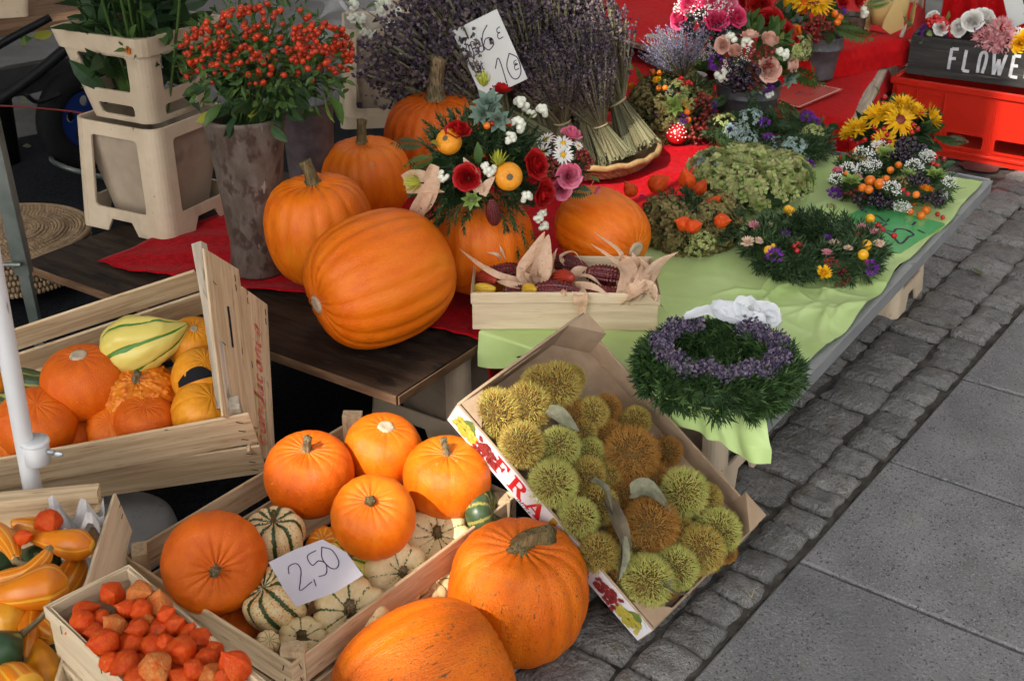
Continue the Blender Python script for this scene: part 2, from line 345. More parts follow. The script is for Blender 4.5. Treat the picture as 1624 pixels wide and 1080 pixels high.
M['velvet'] = surf('red_velvet', (.30, .0015, .005), (.46, .003, .009), 55, rough=.75, spec=.08, sheen=.05, bump=.8, bscale=70, bdist=.004, speck=((160, .62, .08, (.60, .012, .022), None),))
M['redcloth'] = surf('red_cloth', (.38, .004, .006), (.50, .007, .008), 40, rough=.85, spec=.08, sheen=.04, bump=.5, bscale=60)
M['greencloth'] = surf('pale_green_cloth', (.51, .69, .235), (.59, .75, .32), 6, rough=.42, spec=.3, bump=.25, bscale=30, bdist=.004, transl=.1)
M['steel'] = surf('dull_steel', (.34, .35, .36), (.42, .43, .44), 8, rough=.45, metal=.6, speck=((20, .62, .1, (.24, .24, .24), None),))
M['granite'] = surf('granite_slab', (.145, .143, .141), (.215, .212, .208), 7, rough=.55, rough2=.75, bump=.8, bscale=120, bdist=.005, hv=.06, speck=((210, .55, .10, (.28, .283, .288), None), (170, .58, .08, (.045, .045, .048), None), (4, .56, .2, (.20, .195, .185), None), (1.6, .58, .2, (.12, .12, .125), None), (60, .68, .06, (.07, .068, .066), None)))
M['sett'] = surf('granite_sett', (.13, .126, .119), (.215, .209, .198), 3, rough=.55, rough2=.8, bump=.55, bscale=9, bdist=.03, hv=.2, speck=((30, .56, .10, (.28, .275, .262), (1, 1, .2)), (24, .60, .08, (.05, .049, .047), (1, 1, .2)), (2.5, .58, .15, (.125, .108, .08), None)))
M['joint'] = surf('sandy_joint', (.024, .021, .018), (.10, .088, .073), 22, rough=.95, bump=.6, bscale=90)
M['asphalt'] = surf('shaded_asphalt', (.006, .007, .009), (.015, .016, .02), 90, rough=.95, spec=.08, bump=.8, bscale=190, speck=((170, .64, .05, (.05, .052, .06), None),))
M['redcrate'] = surf('red_crate_plastic', (.52, .018, .006), (.46, .014, .005), 6, rough=.38, coat=.1)
M['blackwood'] = surf('black_painted_wood', (.018, .018, .017), (.045, .043, .038), 6, (.5, 6, 6), rough=.6, bump=.4, bscale=30, speck=((10, .62, .1, (.12, .10, .075), (.5, 9, 9)),))
M['chalk'] = surf('worn_white_paint', (.42, .43, .44), (.62, .63, .64), 30, rough=.8)
M['blackplastic'] = surf('black_plastic', (.005, .005, .006), (.009, .009, .01), 20, rough=.5, spec=.15)
M['rubber'] = surf('black_rubber', (.006, .006, .007), (.012, .012, .012), 30, rough=.85, spec=.1); M['bluemetal'] = surf('blue_rim_paint', (.005, .016, .08), (.006, .02, .11), 20, rough=.4)
M['whitepaint'] = surf('white_tube_paint', (.66, .66, .66), (.58, .58, .57), 8, (1, 1, .3), rough=.35, speck=((30, .68, .04, (.28, .27, .25), (1, 1, .3)),))
M['greymetal'] = surf('grey_green_metal', (.10, .12, .105), (.17, .185, .165), 12, rough=.45, metal=.5)
M['chrome'] = surf('bright_metal', (.65, .65, .65), rough=.22, metal=1)
M['wicker'] = surf('wicker', (.30, .18, .075), (.46, .30, .14), 60, rough=.7, spec=.15, isl=(.20, .115, .045), islf=.6); M['wicker_dark'] = surf('brown_wicker', (.24, .16, .09), (.36, .25, .14), 30, rough=.7, isl=(.16, .10, .055), islf=.6)
M['leaf'] = surf('green_leaf', (.035, .085, .018), (.06, .13, .03), 20, rough=.45, isl=(.10, .16, .035), islf=.6, transl=.2)
M['leaf_dark'] = surf('dark_green_leaf', (.016, .045, .014), (.03, .07, .02), 20, rough=.45, isl=(.045, .085, .03), islf=.7, transl=.15)
M['leaf_light'] = surf('light_green_leaf', (.16, .26, .05), (.24, .34, .08), 20, rough=.45, isl=(.30, .38, .10), islf=.5, transl=.2)
M['leaf_blue'] = surf('grey_green_leaf', (.12, .19, .14), (.18, .26, .20), 20, rough=.6, isl=(.23, .30, .24), islf=.5, transl=.1)
M['leaf_yel'] = surf('yellowing_leaf', (.30, .27, .03), (.42, .34, .04), 20, rough=.5, isl=(.22, .28, .04), islf=.7, transl=.2)
M['leaf_dry'] = surf('dried_grey_leaf', (.15, .15, .095), (.26, .245, .165), 60, rough=.9, spec=.05, bump=.2); M['leaf_brown'] = surf('dried_brown_leaf', (.10, .075, .045), (.17, .13, .08), 25, rough=.7, bump=.2)
M['needle'] = surf('conifer_needles', (.03, .085, .02), None, isl=[(.016, .036, .011), (.028, .068, .018), (.048, .105, .028), (.10, .17, .05)], rough=.42, transl=.12)
M['needle_dark'] = surf('dark_conifer_needles', (.02, .05, .02), None, isl=[(.014, .035, .014), (.028, .06, .022), (.05, .10, .035), (.10, .15, .06)], rough=.45, transl=.1)
M['lav'] = surf('dried_lavender', (.06, .05, .10), None, isl=[(.034, .025, .036), (.064, .047, .066), (.10, .074, .10), (.145, .11, .125), (.22, .17, .155)], rough=.9, spec=.1, transl=.08)
M['lav_blue'] = surf('fresh_lavender', (.14, .13, .24), None, isl=[(.10, .09, .16), (.17, .16, .28), (.28, .27, .40), (.40, .39, .50)], rough=.8, transl=.1)
M['lavstem'] = surf('lavender_stalk', (.30, .28, .16), None, isl=[(.075, .06, .03), (.14, .125, .065), (.25, .23, .13), (.17, .18, .11)], rough=.8, spec=.15)
M['raffia'] = surf('raffia_tie', (.52, .42, .24), (.42, .33, .18), 30, rough=.7)
M['rosehip'] = surf('rosehip_red', (.36, .014, .005), (.48, .055, .010), 2, rough=.28, coat=.12, hv=.35); M['berry_red'] = surf('red_berry', (.45, .012, .012), rough=.2, coat=.4, hv=.2); M['berry_dark'] = surf('dark_berry', (.016, .014, .026), rough=.25, coat=.3, isl=(.05, .02, .035), islf=.7); M['berry_brown'] = surf('maroon_berry', (.13, .015, .015), rough=.3, isl=(.26, .04, .025), islf=.8)
M['berry_orange'] = surf('orange_berry', (.72, .14, .008), (.78, .20, .012), 30, rough=.25, coat=.3, hv=.1); M['berry_yellow'] = surf('yellow_berry', (.75, .42, .01), (.78, .35, .01), 20, rough=.25, coat=.3)
M['berry_white'] = surf('snowberry', (.78, .78, .66), (.72, .72, .58), 30, rough=.4, sub=.0); M['gyp'] = surf('tiny_white_blossom', (.82, .82, .78), rough=.7)
M['hydr_green'] = surf('green_hydrangea', (.30, .38, .10), None, isl=[(.18, .26, .06), (.30, .38, .10), (.42, .47, .16), (.36, .30, .14), (.46, .50, .22), (.22, .31, .08)], rough=.6, transl=.2)
M['hydr_brown'] = surf('browning_hydrangea', (.2, .16, .06), None, isl=[(.13, .09, .035), (.22, .15, .055), (.24, .25, .075), (.30, .22, .09), (.17, .19, .06)], rough=.65, transl=.2)
M['hydr_blue'] = surf('blue_hydrangea', (.3, .42, .42), None, isl=[(.20, .30, .22), (.30, .42, .42), (.42, .56, .60), (.28, .34, .20), (.36, .50, .55)], rough=.6, transl=.2)
def flower(name, a, b, **k): return surf(name, a, None, isl=[a, b], rough=.55, transl=.15, **k)
M['f_red'] = flower('red_petal', (.36, .004, .006), (.52, .012, .012)); M['f_pink'] = flower('pink_petal', (.70, .10, .20), (.78, .30, .40)); M['f_hot'] = flower('hot_pink_petal', (.66, .03, .12), (.74, .10, .22))
M['f_blush'] = flower('blush_petal', (.75, .40, .30), (.80, .55, .45)); M['f_purple'] = flower('purple_petal', (.13, .015, .26), (.24, .05, .40)); M['f_yellow'] = flower('yellow_petal', (.78, .38, .004), (.80, .52, .01))
M['f_orange'] = flower('orange_petal', (.74, .14, .006), (.80, .30, .01)); M['f_white'] = flower('white_petal', (.80, .79, .74), (.76, .72, .66)); M['f_cream'] = flower('cream_petal', (.78, .62, .46), (.70, .48, .36)); M['f_lime'] = flower('lime_petal', (.48, .52, .05), (.60, .60, .10)); M['f_straw'] = flower('strawflower_pink', (.62, .16, .22), (.74, .42, .42)); M['f_tulip'] = flower('orange_tulip_petal', (.72, .10, .01), (.78, .22, .02)); M['f_carn'] = flower('carnation_petal', (.76, .26, .30), (.80, .48, .46))
M['physalis'] = surf('physalis_husk', (.74, .058, .005), (.82, .13, .012), 2.0, (1, 1, 1), rough=.42, transl=.35, bump=.28, bscale=5, bdist=.05, hv=.12, speck=((2.2, .62, .12, (.80, .26, .06), None), (12, .62, .06, (.58, .04, .005), (2, 2, .25)))); M['physalis_dry'] = surf('dry_physalis_husk', (.80, .17, .025), (.82, .33, .09), 2, (1, 1, 1), rough=.55, transl=.3, bump=.45, bscale=5, bdist=.05, hv=.1, speck=((14, .62, .06, (.45, .07, .02), (2, 2, .3)),))
M['corn_red'] = surf('red_kernels', (.075, .004, .006), (.17, .012, .012), 7, rough=.22, coat=.4, hv=.3); M['corn_yel'] = surf('yellow_kernels', (.62, .36, .02), (.70, .45, .05), 40, rough=.3, coat=.2); M['corn_bright'] = surf('bright_red_kernels', (.32, .018, .012), (.42, .05, .02), 40, rough=.25, coat=.3)
M['husk'] = surf('corn_husk', (.66, .45, .28), (.80, .62, .43), 60, rough=.7, bump=.6, bscale=140, bdist=.003, transl=.25, isl=(.78, .46, .32), islf=.6, hv=.06, speck=((150, .6, .1, (.52, .33, .19), None),))
M['ribbon'] = surf('white_ribbon', (.76, .78, .80), (.70, .72, .75), 20, rough=.5, transl=.25)
M['cone'] = surf('dark_red_cone', (.09, .008, .010), (.14, .014, .014), 60, rough=.35, isl=(.16, .02, .018), islf=.6)
M['greencard'] = surf('green_price_card', (.10, .42, .14), (.12, .46, .16), 3, rough=.25, coat=.4); M['redcard'] = surf('red_price_card', (.60, .10, .075), (.54, .08, .06), 3, rough=.25, coat=.3)
M['concrete'] = surf('grey_concrete', (.22, .22, .215), (.29, .285, .28), 8, rough=.9, bump=.3, bscale=80, speck=((60, .66, .04, (.12, .12, .12), None),))
M['ivory'] = surf('ivory_glaze', (.62, .44, .16), (.70, .54, .24), 5, rough=.25, coat=.3); M['canvas'] = surf('blocker_canvas', (.42, .38, .32), (.38, .35, .29), 6, rough=.9)
M['newspaper'] = surf('crumpled_newsprint', (.50, .47, .44), (.36, .34, .33), 40, rough=.8, speck=((9, .60, .02, (.02, .05, .30), None),)); M['staple'] = surf('staple_wire', (.05, .045, .04), rough=.6, metal=.5); M['black'] = surf('black_felt', (.008, .008, .010), rough=.9)
M['terracotta'] = surf('terracotta', (.40, .13, .05), rough=.7); M['stain'] = surf('reddish_wet_stain', (.055, .022, .018), (.10, .045, .038), 12, rough=.45)
def film():
    m = bpy.data.materials.new('clear_film'); m.use_nodes = True; nt = m.node_tree; b = nt.nodes['Principled BSDF']
    b.inputs['Base Color'].default_value = (.8, .8, .8, 1); b.inputs['Roughness'].default_value = .12; b.inputs['Alpha'].default_value = .22; return m
M['film'] = film()
def bur_mat(name, stops):
    m = bpy.data.materials.new(name); m.use_nodes = True; nt = m.node_tree; b = nt.nodes['Principled BSDF']
    g = nt.nodes.new('ShaderNodeNewGeometry'); v = _vec(nt, (1, 1, 1)); nz = _noise(nt, v, 14, 3)
    a = _n(nt, 'ShaderNodeMath', {0: g.outputs['Random Per Island'], 1: .35}, operation='MULTIPLY').outputs[0]
    f = _n(nt, 'ShaderNodeMath', {0: a, 1: _n(nt, 'ShaderNodeMath', {0: nz, 1: .8}, operation='MULTIPLY').outputs[0]}, operation='ADD').outputs[0]
    nt.links.new(_ramp(nt, f, stops), b.inputs['Base Color']); b.inputs['Roughness'].default_value = .7; b.inputs['Specular IOR Level'].default_value = .15; return m
M['bur_core'] = surf('bur_core', (.10, .06, .015), rough=.9)
M['bur_green'] = bur_mat('green_bur_spines', [(.25, (.32, .38, .06)), (.5, (.52, .56, .15)), (.66, (.55, .48, .15)), (.82, (.36, .19, .045))])
M['bur_yellow'] = bur_mat('yellow_bur_spines', [(.25, (.38, .40, .07)), (.48, (.56, .50, .14)), (.62, (.48, .30, .07)), (.8, (.30, .12, .025))])
M['bur_brown'] = bur_mat('brown_bur_spines', [(.25, (.24, .10, .018)), (.5, (.38, .17, .035)), (.7, (.45, .23, .055)), (.85, (.50, .33, .10))])
# ------------------------------------------------------------------ the setting
A2 = np.array([math.sin(R_(34)), math.cos(R_(34)), 0.]); B2 = np.array([-A2[1], A2[0], 0.])     # along the kerb line, and across it to the left
Z3 = np.array([0, 0, 1.])
M['street'] = surf('grey_street', (.085, .084, .082), (.125, .124, .12), 5, rough=.8, bump=.4, bscale=90, speck=((120, .62, .05, (.20, .20, .19), None), (100, .64, .05, (.06, .06, .06), None)))
g = ob('ground', T([(-60, -60, -.012), (60, -60, -.012), (60, 90, -.012), (-60, 90, -.012)], [(0, 1, 2, 3)]).me('ground'), M['street']); g['kind'] = 'structure'
# floor under and behind the stall, its shade put into a darker asphalt colour
e0 = P(-20, 228); e1 = P(240, 178)  # far edge laid along the shadow edge on the ground
shade_pts = [(-3.2, .3), (-.30, .3), (-.30, 1.55), (-.08, 1.85), (.62, 3.0), (.62, 6.0), tuple(e1[:2] + np.array([1.2, .3])), tuple(e1[:2]), tuple(e0[:2]), (-3.2, e0[1] - .25)]
o = ob('floor', plate_me(shade_pts, t=.008, name='floor'), M['asphalt'], M=Matrix.Translation((0, 0, -.004))); o['kind'] = 'structure'
# granite setts: rows along the kerb line
O_ = P(1403, 727); AS = nrm(P(1622, 480) - P(1092, 1066)); BS = np.array([-AS[1], AS[0], 0.])
sett_root = thing('sett_paving', None, None, (0, 0, 0)); sett_root['kind'] = 'structure'
ob('joint_bed', T([tuple(O_ + AS * u + BS * v + Z3 * z) for u, v, z in ((-1.5, -.004, -.008), (3.6, -.004, -.008), (3.6, 1.6, -.008), (-1.5, 1.6, -.008))], [(0, 1, 2, 3)]).me('joint_bed'), M['joint'], sett_root)
def sett_mesh(seed):
    r = np.random.default_rng(seed); n = 8; ph = r.uniform(0, 6.28, 6)
    def f(u, v):
        x = (u - .5); y = (v - .5); ex = abs(2 * x) ** 7; ey = abs(2 * y) ** 7
        cx = x * (1 - .05 * ey) + .022 * math.sin(ph[0] + 7 * y) * abs(2 * x) + .02 * math.sin(ph[5]) * y; cy = y * (1 - .05 * ex) + .022 * math.sin(ph[1] + 7 * x) * abs(2 * y)
        z = -.10 * max(ex, ey) ** 2 + .025 * math.sin(ph[2] + 5 * x) + .025 * math.sin(ph[3] + 5 * y) + .05 * x * math.sin(ph[4]) + r.normal(0, .013)
        return (cx, cy, z * .1)
    t = grid_t(n, n, f); V = list(map(tuple, t.V)); F = []
    ring = [j for j in range(n)] + [i * n + n - 1 for i in range(1, n)] + [(n - 1) * n + j for j in range(n - 2, -1, -1)] + [i * n for i in range(n - 2, 0, -1)]
    b0 = len(V); V += [(V[i][0] * 1.02, V[i][1] * 1.02, -.06) for i in ring]; m = len(ring)
    F = [(ring[i], ring[(i + 1) % m], b0 + (i + 1) % m, b0 + i) for i in range(m)]
    return cat([t, T(V, F)]).me('sett', [M['sett']], True)
SETTS = [sett_mesh(i) for i in range(10)]
def paver(name, u0, u1, v0, v1, me, parent, h=0., tilt=.012):
    c = O_ + AS * (u0 + u1) / 2 + BS * (v0 + v1) / 2 + Z3 * h
    S = Matrix.Diagonal((u1 - u0, v1 - v0, 1, 1)); Rm = Matrix([[AS[0], BS[0], 0, c[0]], [AS[1], BS[1], 0, c[1]], [0, 0, 1, c[2]], [0, 0, 0, 1]])
    Rt = Matrix.Rotation(random.gauss(0, tilt), 4, 'X') @ Matrix.Rotation(random.gauss(0, tilt), 4, 'Y')
    return ob(name, me, None, parent, Rm @ Rt @ S)
v = .006; k = 0; rows = [.10, .145, .15, .14, .15, .15, .15, .15, .15]
for ri, wd in enumerate(rows):
    gap = .006 if ri < 2 else .012
    u = -1.15 + random.uniform(0, .1); lim = 3.0 if ri < 3 else (1.25 if ri < 5 else (.3 if ri < 7 else -.15))
    while u < lim:
        L = random.uniform(.085, .15) if ri else random.uniform(.07, .11)
        gp = gap * random.uniform(.3, 1.5)
        cx_ = O_ + AS * u + BS * v
        if not (ri > 3 and u > .35) and not (cx_[0] < -.06 and cx_[1] > 1.5) and not (cx_[1] > 1.95 and cx_[0] < .2):
            dv = random.uniform(-.006, .006); paver('sett', u, u + L, v + dv, v + wd - gap * .7 + dv, SETTS[k % 10], sett_root, random.uniform(.004, .010), .014)
        u += L + gp; k += 1
    v += wd + random.uniform(.001, .006)
# big granite slabs of the pavement
slab_root = thing('pavement', None, None, (0, 0, 0)); slab_root['kind'] = 'structure'
ob('joint_bed', T([tuple(O_ + AS * u + BS * v + Z3 * z) for u, v, z in ((-2.5, -4.5, -.010), (6.5, -4.5, -.010), (6.5, -.004, -.010), (-2.5, -.004, -.010))], [(0, 1, 2, 3)]).me('joint_bed'), M['joint'], slab_root)
uj = [float(np.dot(P(*q) - O_, AS)) for q in ((1264, 888), (1408, 729), (1527, 600))]
us = [uj[0] - .98, uj[0] - .49, uj[0], uj[1], uj[2]] + [uj[2] + .42 * i for i in (1, 2, 3, 4, 5, 6)]
def slab_mesh(a, b):
    c = .004; x, y = a / 2 - .005, b / 2 - .005; ring = lambda s, z: [(-x + s, -y + s, z), (x - s, -y + s, z), (x - s, y - s, z), (-x + s, y - s, z)]
    V = ring(0, -.03) + ring(0, -c) + ring(c, 0)
    return T(V, [(i, (i + 1) % 4, 4 + (i + 1) % 4, 4 + i) for i in range(4)] + [(4 + i, 4 + (i + 1) % 4, 8 + (i + 1) % 4, 8 + i) for i in range(4)] + [(8, 9, 10, 11)])
for col in range(3):
    v1 = -.006 - col * 1.05; off = 0 if col == 0 else .2 * (col % 2)
    for a, b in zip(us[:-1], us[1:]):
        c = O_ + AS * ((a + b) / 2 + off) + BS * (v1 - .525) + Z3 * random.uniform(-.002, .002)
        ob('slab', slab_mesh(b - a, 1.05).me('slab', [M['granite']]), None, slab_root, Matrix([[AS[0], BS[0], 0, c[0]], [AS[1], BS[1], 0, c[1]], [0, 0, 1, c[2]], [0, 0, 0, 1]]))
# wet reddish stain by the red crate, fallen leaf, crumbs
def blob(cx, cy, r, n=26, seed=1, ex=1.):
    q = np.random.default_rng(seed); ph = q.uniform(0, 6.28, 4)
    return [(cx + ex * r * (1 + .22 * math.sin(2 * a + ph[0]) + .18 * math.sin(3 * a + ph[1]) + .12 * math.sin(7 * a + ph[2])) * math.cos(a), cy + r * (1 + .22 * math.sin(2 * a + ph[0]) + .18 * math.sin(5 * a + ph[3])) * math.sin(a)) for a in np.arange(n) / n * 6.283]
for i, (px, py, r, ex) in enumerate(((1565, 262, .09, 1.2), (1585, 303, .025, 1.6), (1508, 250, .03, 1.3))):
    c = P(px, py); tag(ob('stain', plate_me(blob(c[0], c[1], r, seed=i + 3, ex=ex), t=.001, name='stain'), M['stain'], M=Matrix.Translation((0, 0, .004))), ('large dark red wet stain on the paving by the red crate', 'small dark red stain near the table corner', 'tiny red stain beside the sunflowers')[i], 'stain')
# ------------------------------------------------------------------ wood pieces
def slat_me(L, wd, t, seed=0, c=.0012, bow=.0015):
    r = np.random.default_rng(seed); ns = 5; V = []; y, z = wd / 2, t / 2
    ring = [(y - c, z), (y, z - c), (y, -z + c), (y - c, -z), (-y + c, -z), (-y, -z + c), (-y, z - c), (-y + c, z)]
    b1, b2 = r.normal(0, bow), r.normal(0, bow)
    for i in range(ns):
        t_ = i / (ns - 1); k = math.sin(math.pi * t_); V += [((t_ - .5) * L, a + b1 * k + r.normal(0, .0004), b + b2 * k) for a, b in ring]
    F = [(i * 8 + j, i * 8 + (j + 1) % 8, (i + 1) * 8 + (j + 1) % 8, (i + 1) * 8 + j) for i in range(ns - 1) for j in range(8)] + [tuple(range(7, -1, -1)), tuple(range((ns - 1) * 8, ns * 8))]
    return T(V, [tuple(reversed(f)) for f in F]).me('slat')
_sl = [0]
def slat(parent, name, p0, p1, n, wd, t, m, bow=.0015):
    """board from p0 to p1, thickness along n, wd across"""
    p0 = np.asarray(p0, float); p1 = np.asarray(p1, float); x = nrm(p1 - p0); z = nrm(np.asarray(n) - x * np.dot(n, x)); y = np.cross(z, x); c = (p0 + p1) / 2; _sl[0] += 1
    Mx = Matrix([[x[0], y[0], z[0], c[0]], [x[1], y[1], z[1], c[1]], [x[2], y[2], z[2], c[2]], [0, 0, 0, 1]])
    return ob(name, slat_me(np.linalg.norm(p1 - p0), wd, t, _sl[0], bow=bow), m, parent, Mx)
def mat4(x, y, z, c): return Matrix([[x[0], y[0], z[0], c[0]], [x[1], y[1], z[1], c[1]], [x[2], y[2], z[2], c[2]], [0, 0, 0, 1]])
STAPLE = T([(-.007, -.0006, 0), (.007, -.0006, 0), (.007, .0006, 0), (-.007, .0006, 0), (-.007, -.0006, .001), (.007, -.0006, .001), (.007, .0006, .001), (-.007, .0006, .001)], [(4, 5, 6, 7), (0, 1, 5, 4), (1, 2, 6, 5), (2, 3, 7, 6), (3, 0, 4, 7)]).me('staple', [M['staple']])
def staple(parent, p, n, along): 
    z = nrm(n); x = nrm(np.asarray(along) - z * np.dot(along, z)); ob('staple', STAPLE, None, parent, mat4(x, np.cross(z, x), z, np.asarray(p) + z * .0004))
# ------------------------------------------------------------------ flower-shop plastic containers
def cont_panel(wb, wt, h, windows, arch, t=.008):
    """flat side: bottom width wb, top width wt, with windows and a bottom arch; local x across, y up"""
    ol = [(-wb / 2, 0)]
    if arch: ol += [(-wb * .22, 0), (-wb * .14, h * arch), (wb * .14, h * arch), (wb * .22, 0)]
    ol += [(wb / 2, 0), (wt / 2, h), (-wt / 2, h)]
    return plate_t(ol, [quadround(q, .012) for q in windows], t, .0015)
def container(name, label, c, ang, wb, wt, h, inner=True, rim=None, arch=.1, win=(.22, .9), cut=None, group='beige plastic flower containers', corner=.028, foot=False, mg=.016):
    """four flat sides joined by rounded corners; c = centre of base"""
    root = thing(name, label, 'container', c, group); X = np.array([math.cos(ang), math.sin(ang), 0]); Y = np.array([-X[1], X[0], 0]); c = np.asarray(c, float)
    cb = corner; fb, ft = wb - 2 * cb, wt - 2 * cb; parts = []
    def wpoly(y0, y1, mg): 
        q = []
        for y in (y0, y1):
            hw = (fb + (ft - fb) * y) / 2 - mg; q += [(-hw, y * h), (hw, y * h)] if y == y0 else [(hw, y * h), (-hw, y * h)]
        return q
    wins = [wpoly(win[0], win[1], mg)]
    if cut: wins.append(wpoly(cut[0], cut[1], .02))
    pan = cont_panel(fb, ft, h, wins, arch); pitch = math.atan2((wt - wb) / 2, h)
    for k in range(4):
        a = k * math.pi / 2; n = X * math.cos(a) + Y * math.sin(a); x = np.cross(Z3, n)
        yv = nrm(Z3 * h + n * (wt - wb) / 2); zv = np.cross(x, yv)
        parts.append(pan.tf(np.array(mat4(x, yv, zv, c + n * (wb / 2 - .004)))))
        # rounded corner post
        d0 = n; d1 = np.cross(Z3, n); V = []; F = []; nn = 6
        for yy in (0, 1):
            hw = (wb + (wt - wb) * yy) / 2
            for q in range(nn + 1):
                t = q / nn * math.pi / 2; o_ = d0 * math.cos(t) + d1 * math.sin(t)
                V.append(c + Z3 * h * yy + (d0 + d1) * (hw - cb) + o_ * cb)
            for q in range(nn, -1, -1):
                t = q / nn * math.pi / 2; o_ = d0 * math.cos(t) + d1 * math.sin(t)
                V.append(c + Z3 * h * yy + (d0 + d1) * (hw - cb) + o_ * (cb - .008))
        N = 2 * (nn + 1); F = [(i, (i + 1) % N, N + (i + 1) % N, N + i) for i in range(N)] + [tuple(range(N - 1, -1, -1)), tuple(range(N, 2 * N))]
        parts.append(T(V, F))
    ob('frame', cat(parts).me('frame'), M['plastic'], root)
    def band(name, z0, z1, out, parent=root, segs=None, th=.01):
        V = []; F = []; loops = []
        for zz, ex in ((z0, out), (z1, out), (z1, out - th), (z0, out - th)):
            hw = (wb + (wt - wb) * zz / h) / 2 + ex; lp = []
            for k in range(4):
                a = k * math.pi / 2
                for q in range(5):
                    t = a + q / 4 * math.pi / 2; cc = X * ((hw - cb) * (1 if math.cos(a + .785) > 0 else -1)) + Y * ((hw - cb) * (1 if math.sin(a + .785) > 0 else -1))
                    lp.append(c + Z3 * zz + cc + (X * math.cos(t) + Y * math.sin(t)) * cb)
            loops.append(lp)
        n = len(loops[0]); V = sum(loops, []); F = [(i * n + j, i * n + (j + 1) % n, ((i + 1) % 4) * n + (j + 1) % n, ((i + 1) % 4) * n + j) for i in range(4) for j in range(n)]
        ob(name, T(V, F).me(name), M['plastic'], parent)
    if rim: band('rim', rim[0] * h, rim[1] * h, .008)
    if foot:
        for k in range(4):
            a = k * math.pi / 2 + math.pi / 4; d = X * math.cos(a) + Y * math.sin(a)
            ob('foot', box_t(.075, .075, .045, .006).tf(np.array(mat4(X, Y, Z3, c + d * (wb / 2 - .024) * 1.414 + Z3 * .0225))).me('foot'), M['plastic'], root)
    if inner:
        V = []; 
        for yy, s in ((.03, .60), (.97, .93)):
            hw = (wt if wt < wb else wt) / 2 * s
            V += [c + Z3 * h * yy + X * a * hw + Y * b * hw for a, b in ((-1, -1), (1, -1), (1, 1), (-1, 1))]
        ob('inner_bucket', T(V, [(0, 1, 5, 4), (1, 2, 6, 5), (2, 3, 7, 6), (3, 0, 4, 7), (3, 2, 1, 0)]).me('inner_bucket'), M['plastic_in'], root)
    return root
def fix_normals(o):
    import bmesh
    bm = bmesh.new(); bm.from_mesh(o.data); bmesh.ops.recalc_face_normals(bm, faces=bm.faces); bm.to_mesh(o.data); bm.free()
# ------------------------------------------------------------------ pumpkins, squashes, gourds
def pumpkin_t(k=1., ribs=18, depth=.06, seed=0, dim=.28, dimb=.12, lump=.02, nu=108, nv=46, pw=.5, sq=1.):
    """unit radius body, axis +z, height 2k"""
    r = np.random.default_rng(seed); jit = np.cumsum(r.uniform(.75, 1.3, ribs)); jit = np.concatenate([[0], jit]) / jit[-1] * 2 * np.pi
    amp = r.uniform(.6, 1.3, ribs)
    th = np.arange(nu) / nu * 2 * np.pi; idx = np.clip(np.searchsorted(jit, th, 'right') - 1, 0, ribs - 1)
    t = (th - jit[idx]) / (jit[idx + 1] - jit[idx]); crest = np.abs(np.sin(np.pi * t)) ** pw        # 0 groove .. 1 crest
    ph = np.linspace(0.02, np.pi - .02, nv)
    TH, PH = np.meshgrid(th, ph, indexing='ij'); CR = crest[:, None]; AM = amp[idx][:, None]
    s = np.sin(PH); prof = np.abs(s) ** (.82 * sq)
    rad = prof * (1 - depth * AM * (1 - CR) * (.35 + .65 * s))
    z = k * np.sign(np.cos(PH)) * np.abs(np.cos(PH)) ** .9
    top = np.exp(-(np.clip(PH, 0, 9) / .55) ** 2); bot = np.exp(-((np.pi - PH) / .5) ** 2)
    z = z - dim * k * top * (1 + .35 * (1 - CR) * (s > .06)) + dimb * k * bot
    V = np.stack([rad * np.cos(TH), rad * np.sin(TH), z], -1).reshape(-1, 3)
    V *= (1 + lump * vnoise(V * 1.3, seed, 2))[:, None]
    F = [(i * nv + j, i * nv + j + 1, ((i + 1) % nu) * nv + j + 1, ((i + 1) % nu) * nv + j) for i in range(nu) for j in range(nv - 1)]
    F += [tuple(i * nv for i in range(nu)), tuple(i * nv + nv - 1 for i in range(nu - 1, -1, -1))]
    q = T(V, F); q.rib = np.broadcast_to(CR * (.5 + .5 * s) , TH.shape).reshape(-1); return q
def with_rib(me, rib):
    at = me.attributes.new('rib', 'FLOAT', 'POINT'); at.data.foreach_set('value', np.asarray(rib, np.float32)); return me
def stem_t(l=.3, r0=.07, bend=.2, seed=0, flare=1.9, nr=5, twist=0):
    n = 12; pts = []; rad = []
    for i in range(n):
        t = i / (n - 1); pts.append((bend * l * t * t, .1 * bend * l * math.sin(t * 3), l * t)); rad.append(r0 * (1 + (flare - 1) * math.exp(-t * 7) + .12 * (t > .85)))
    return tube_t(pts, rad, 20, True, .16, nr)
def axis_M(c, axis, s, roll=0): return fr(c, axis, roll, s)
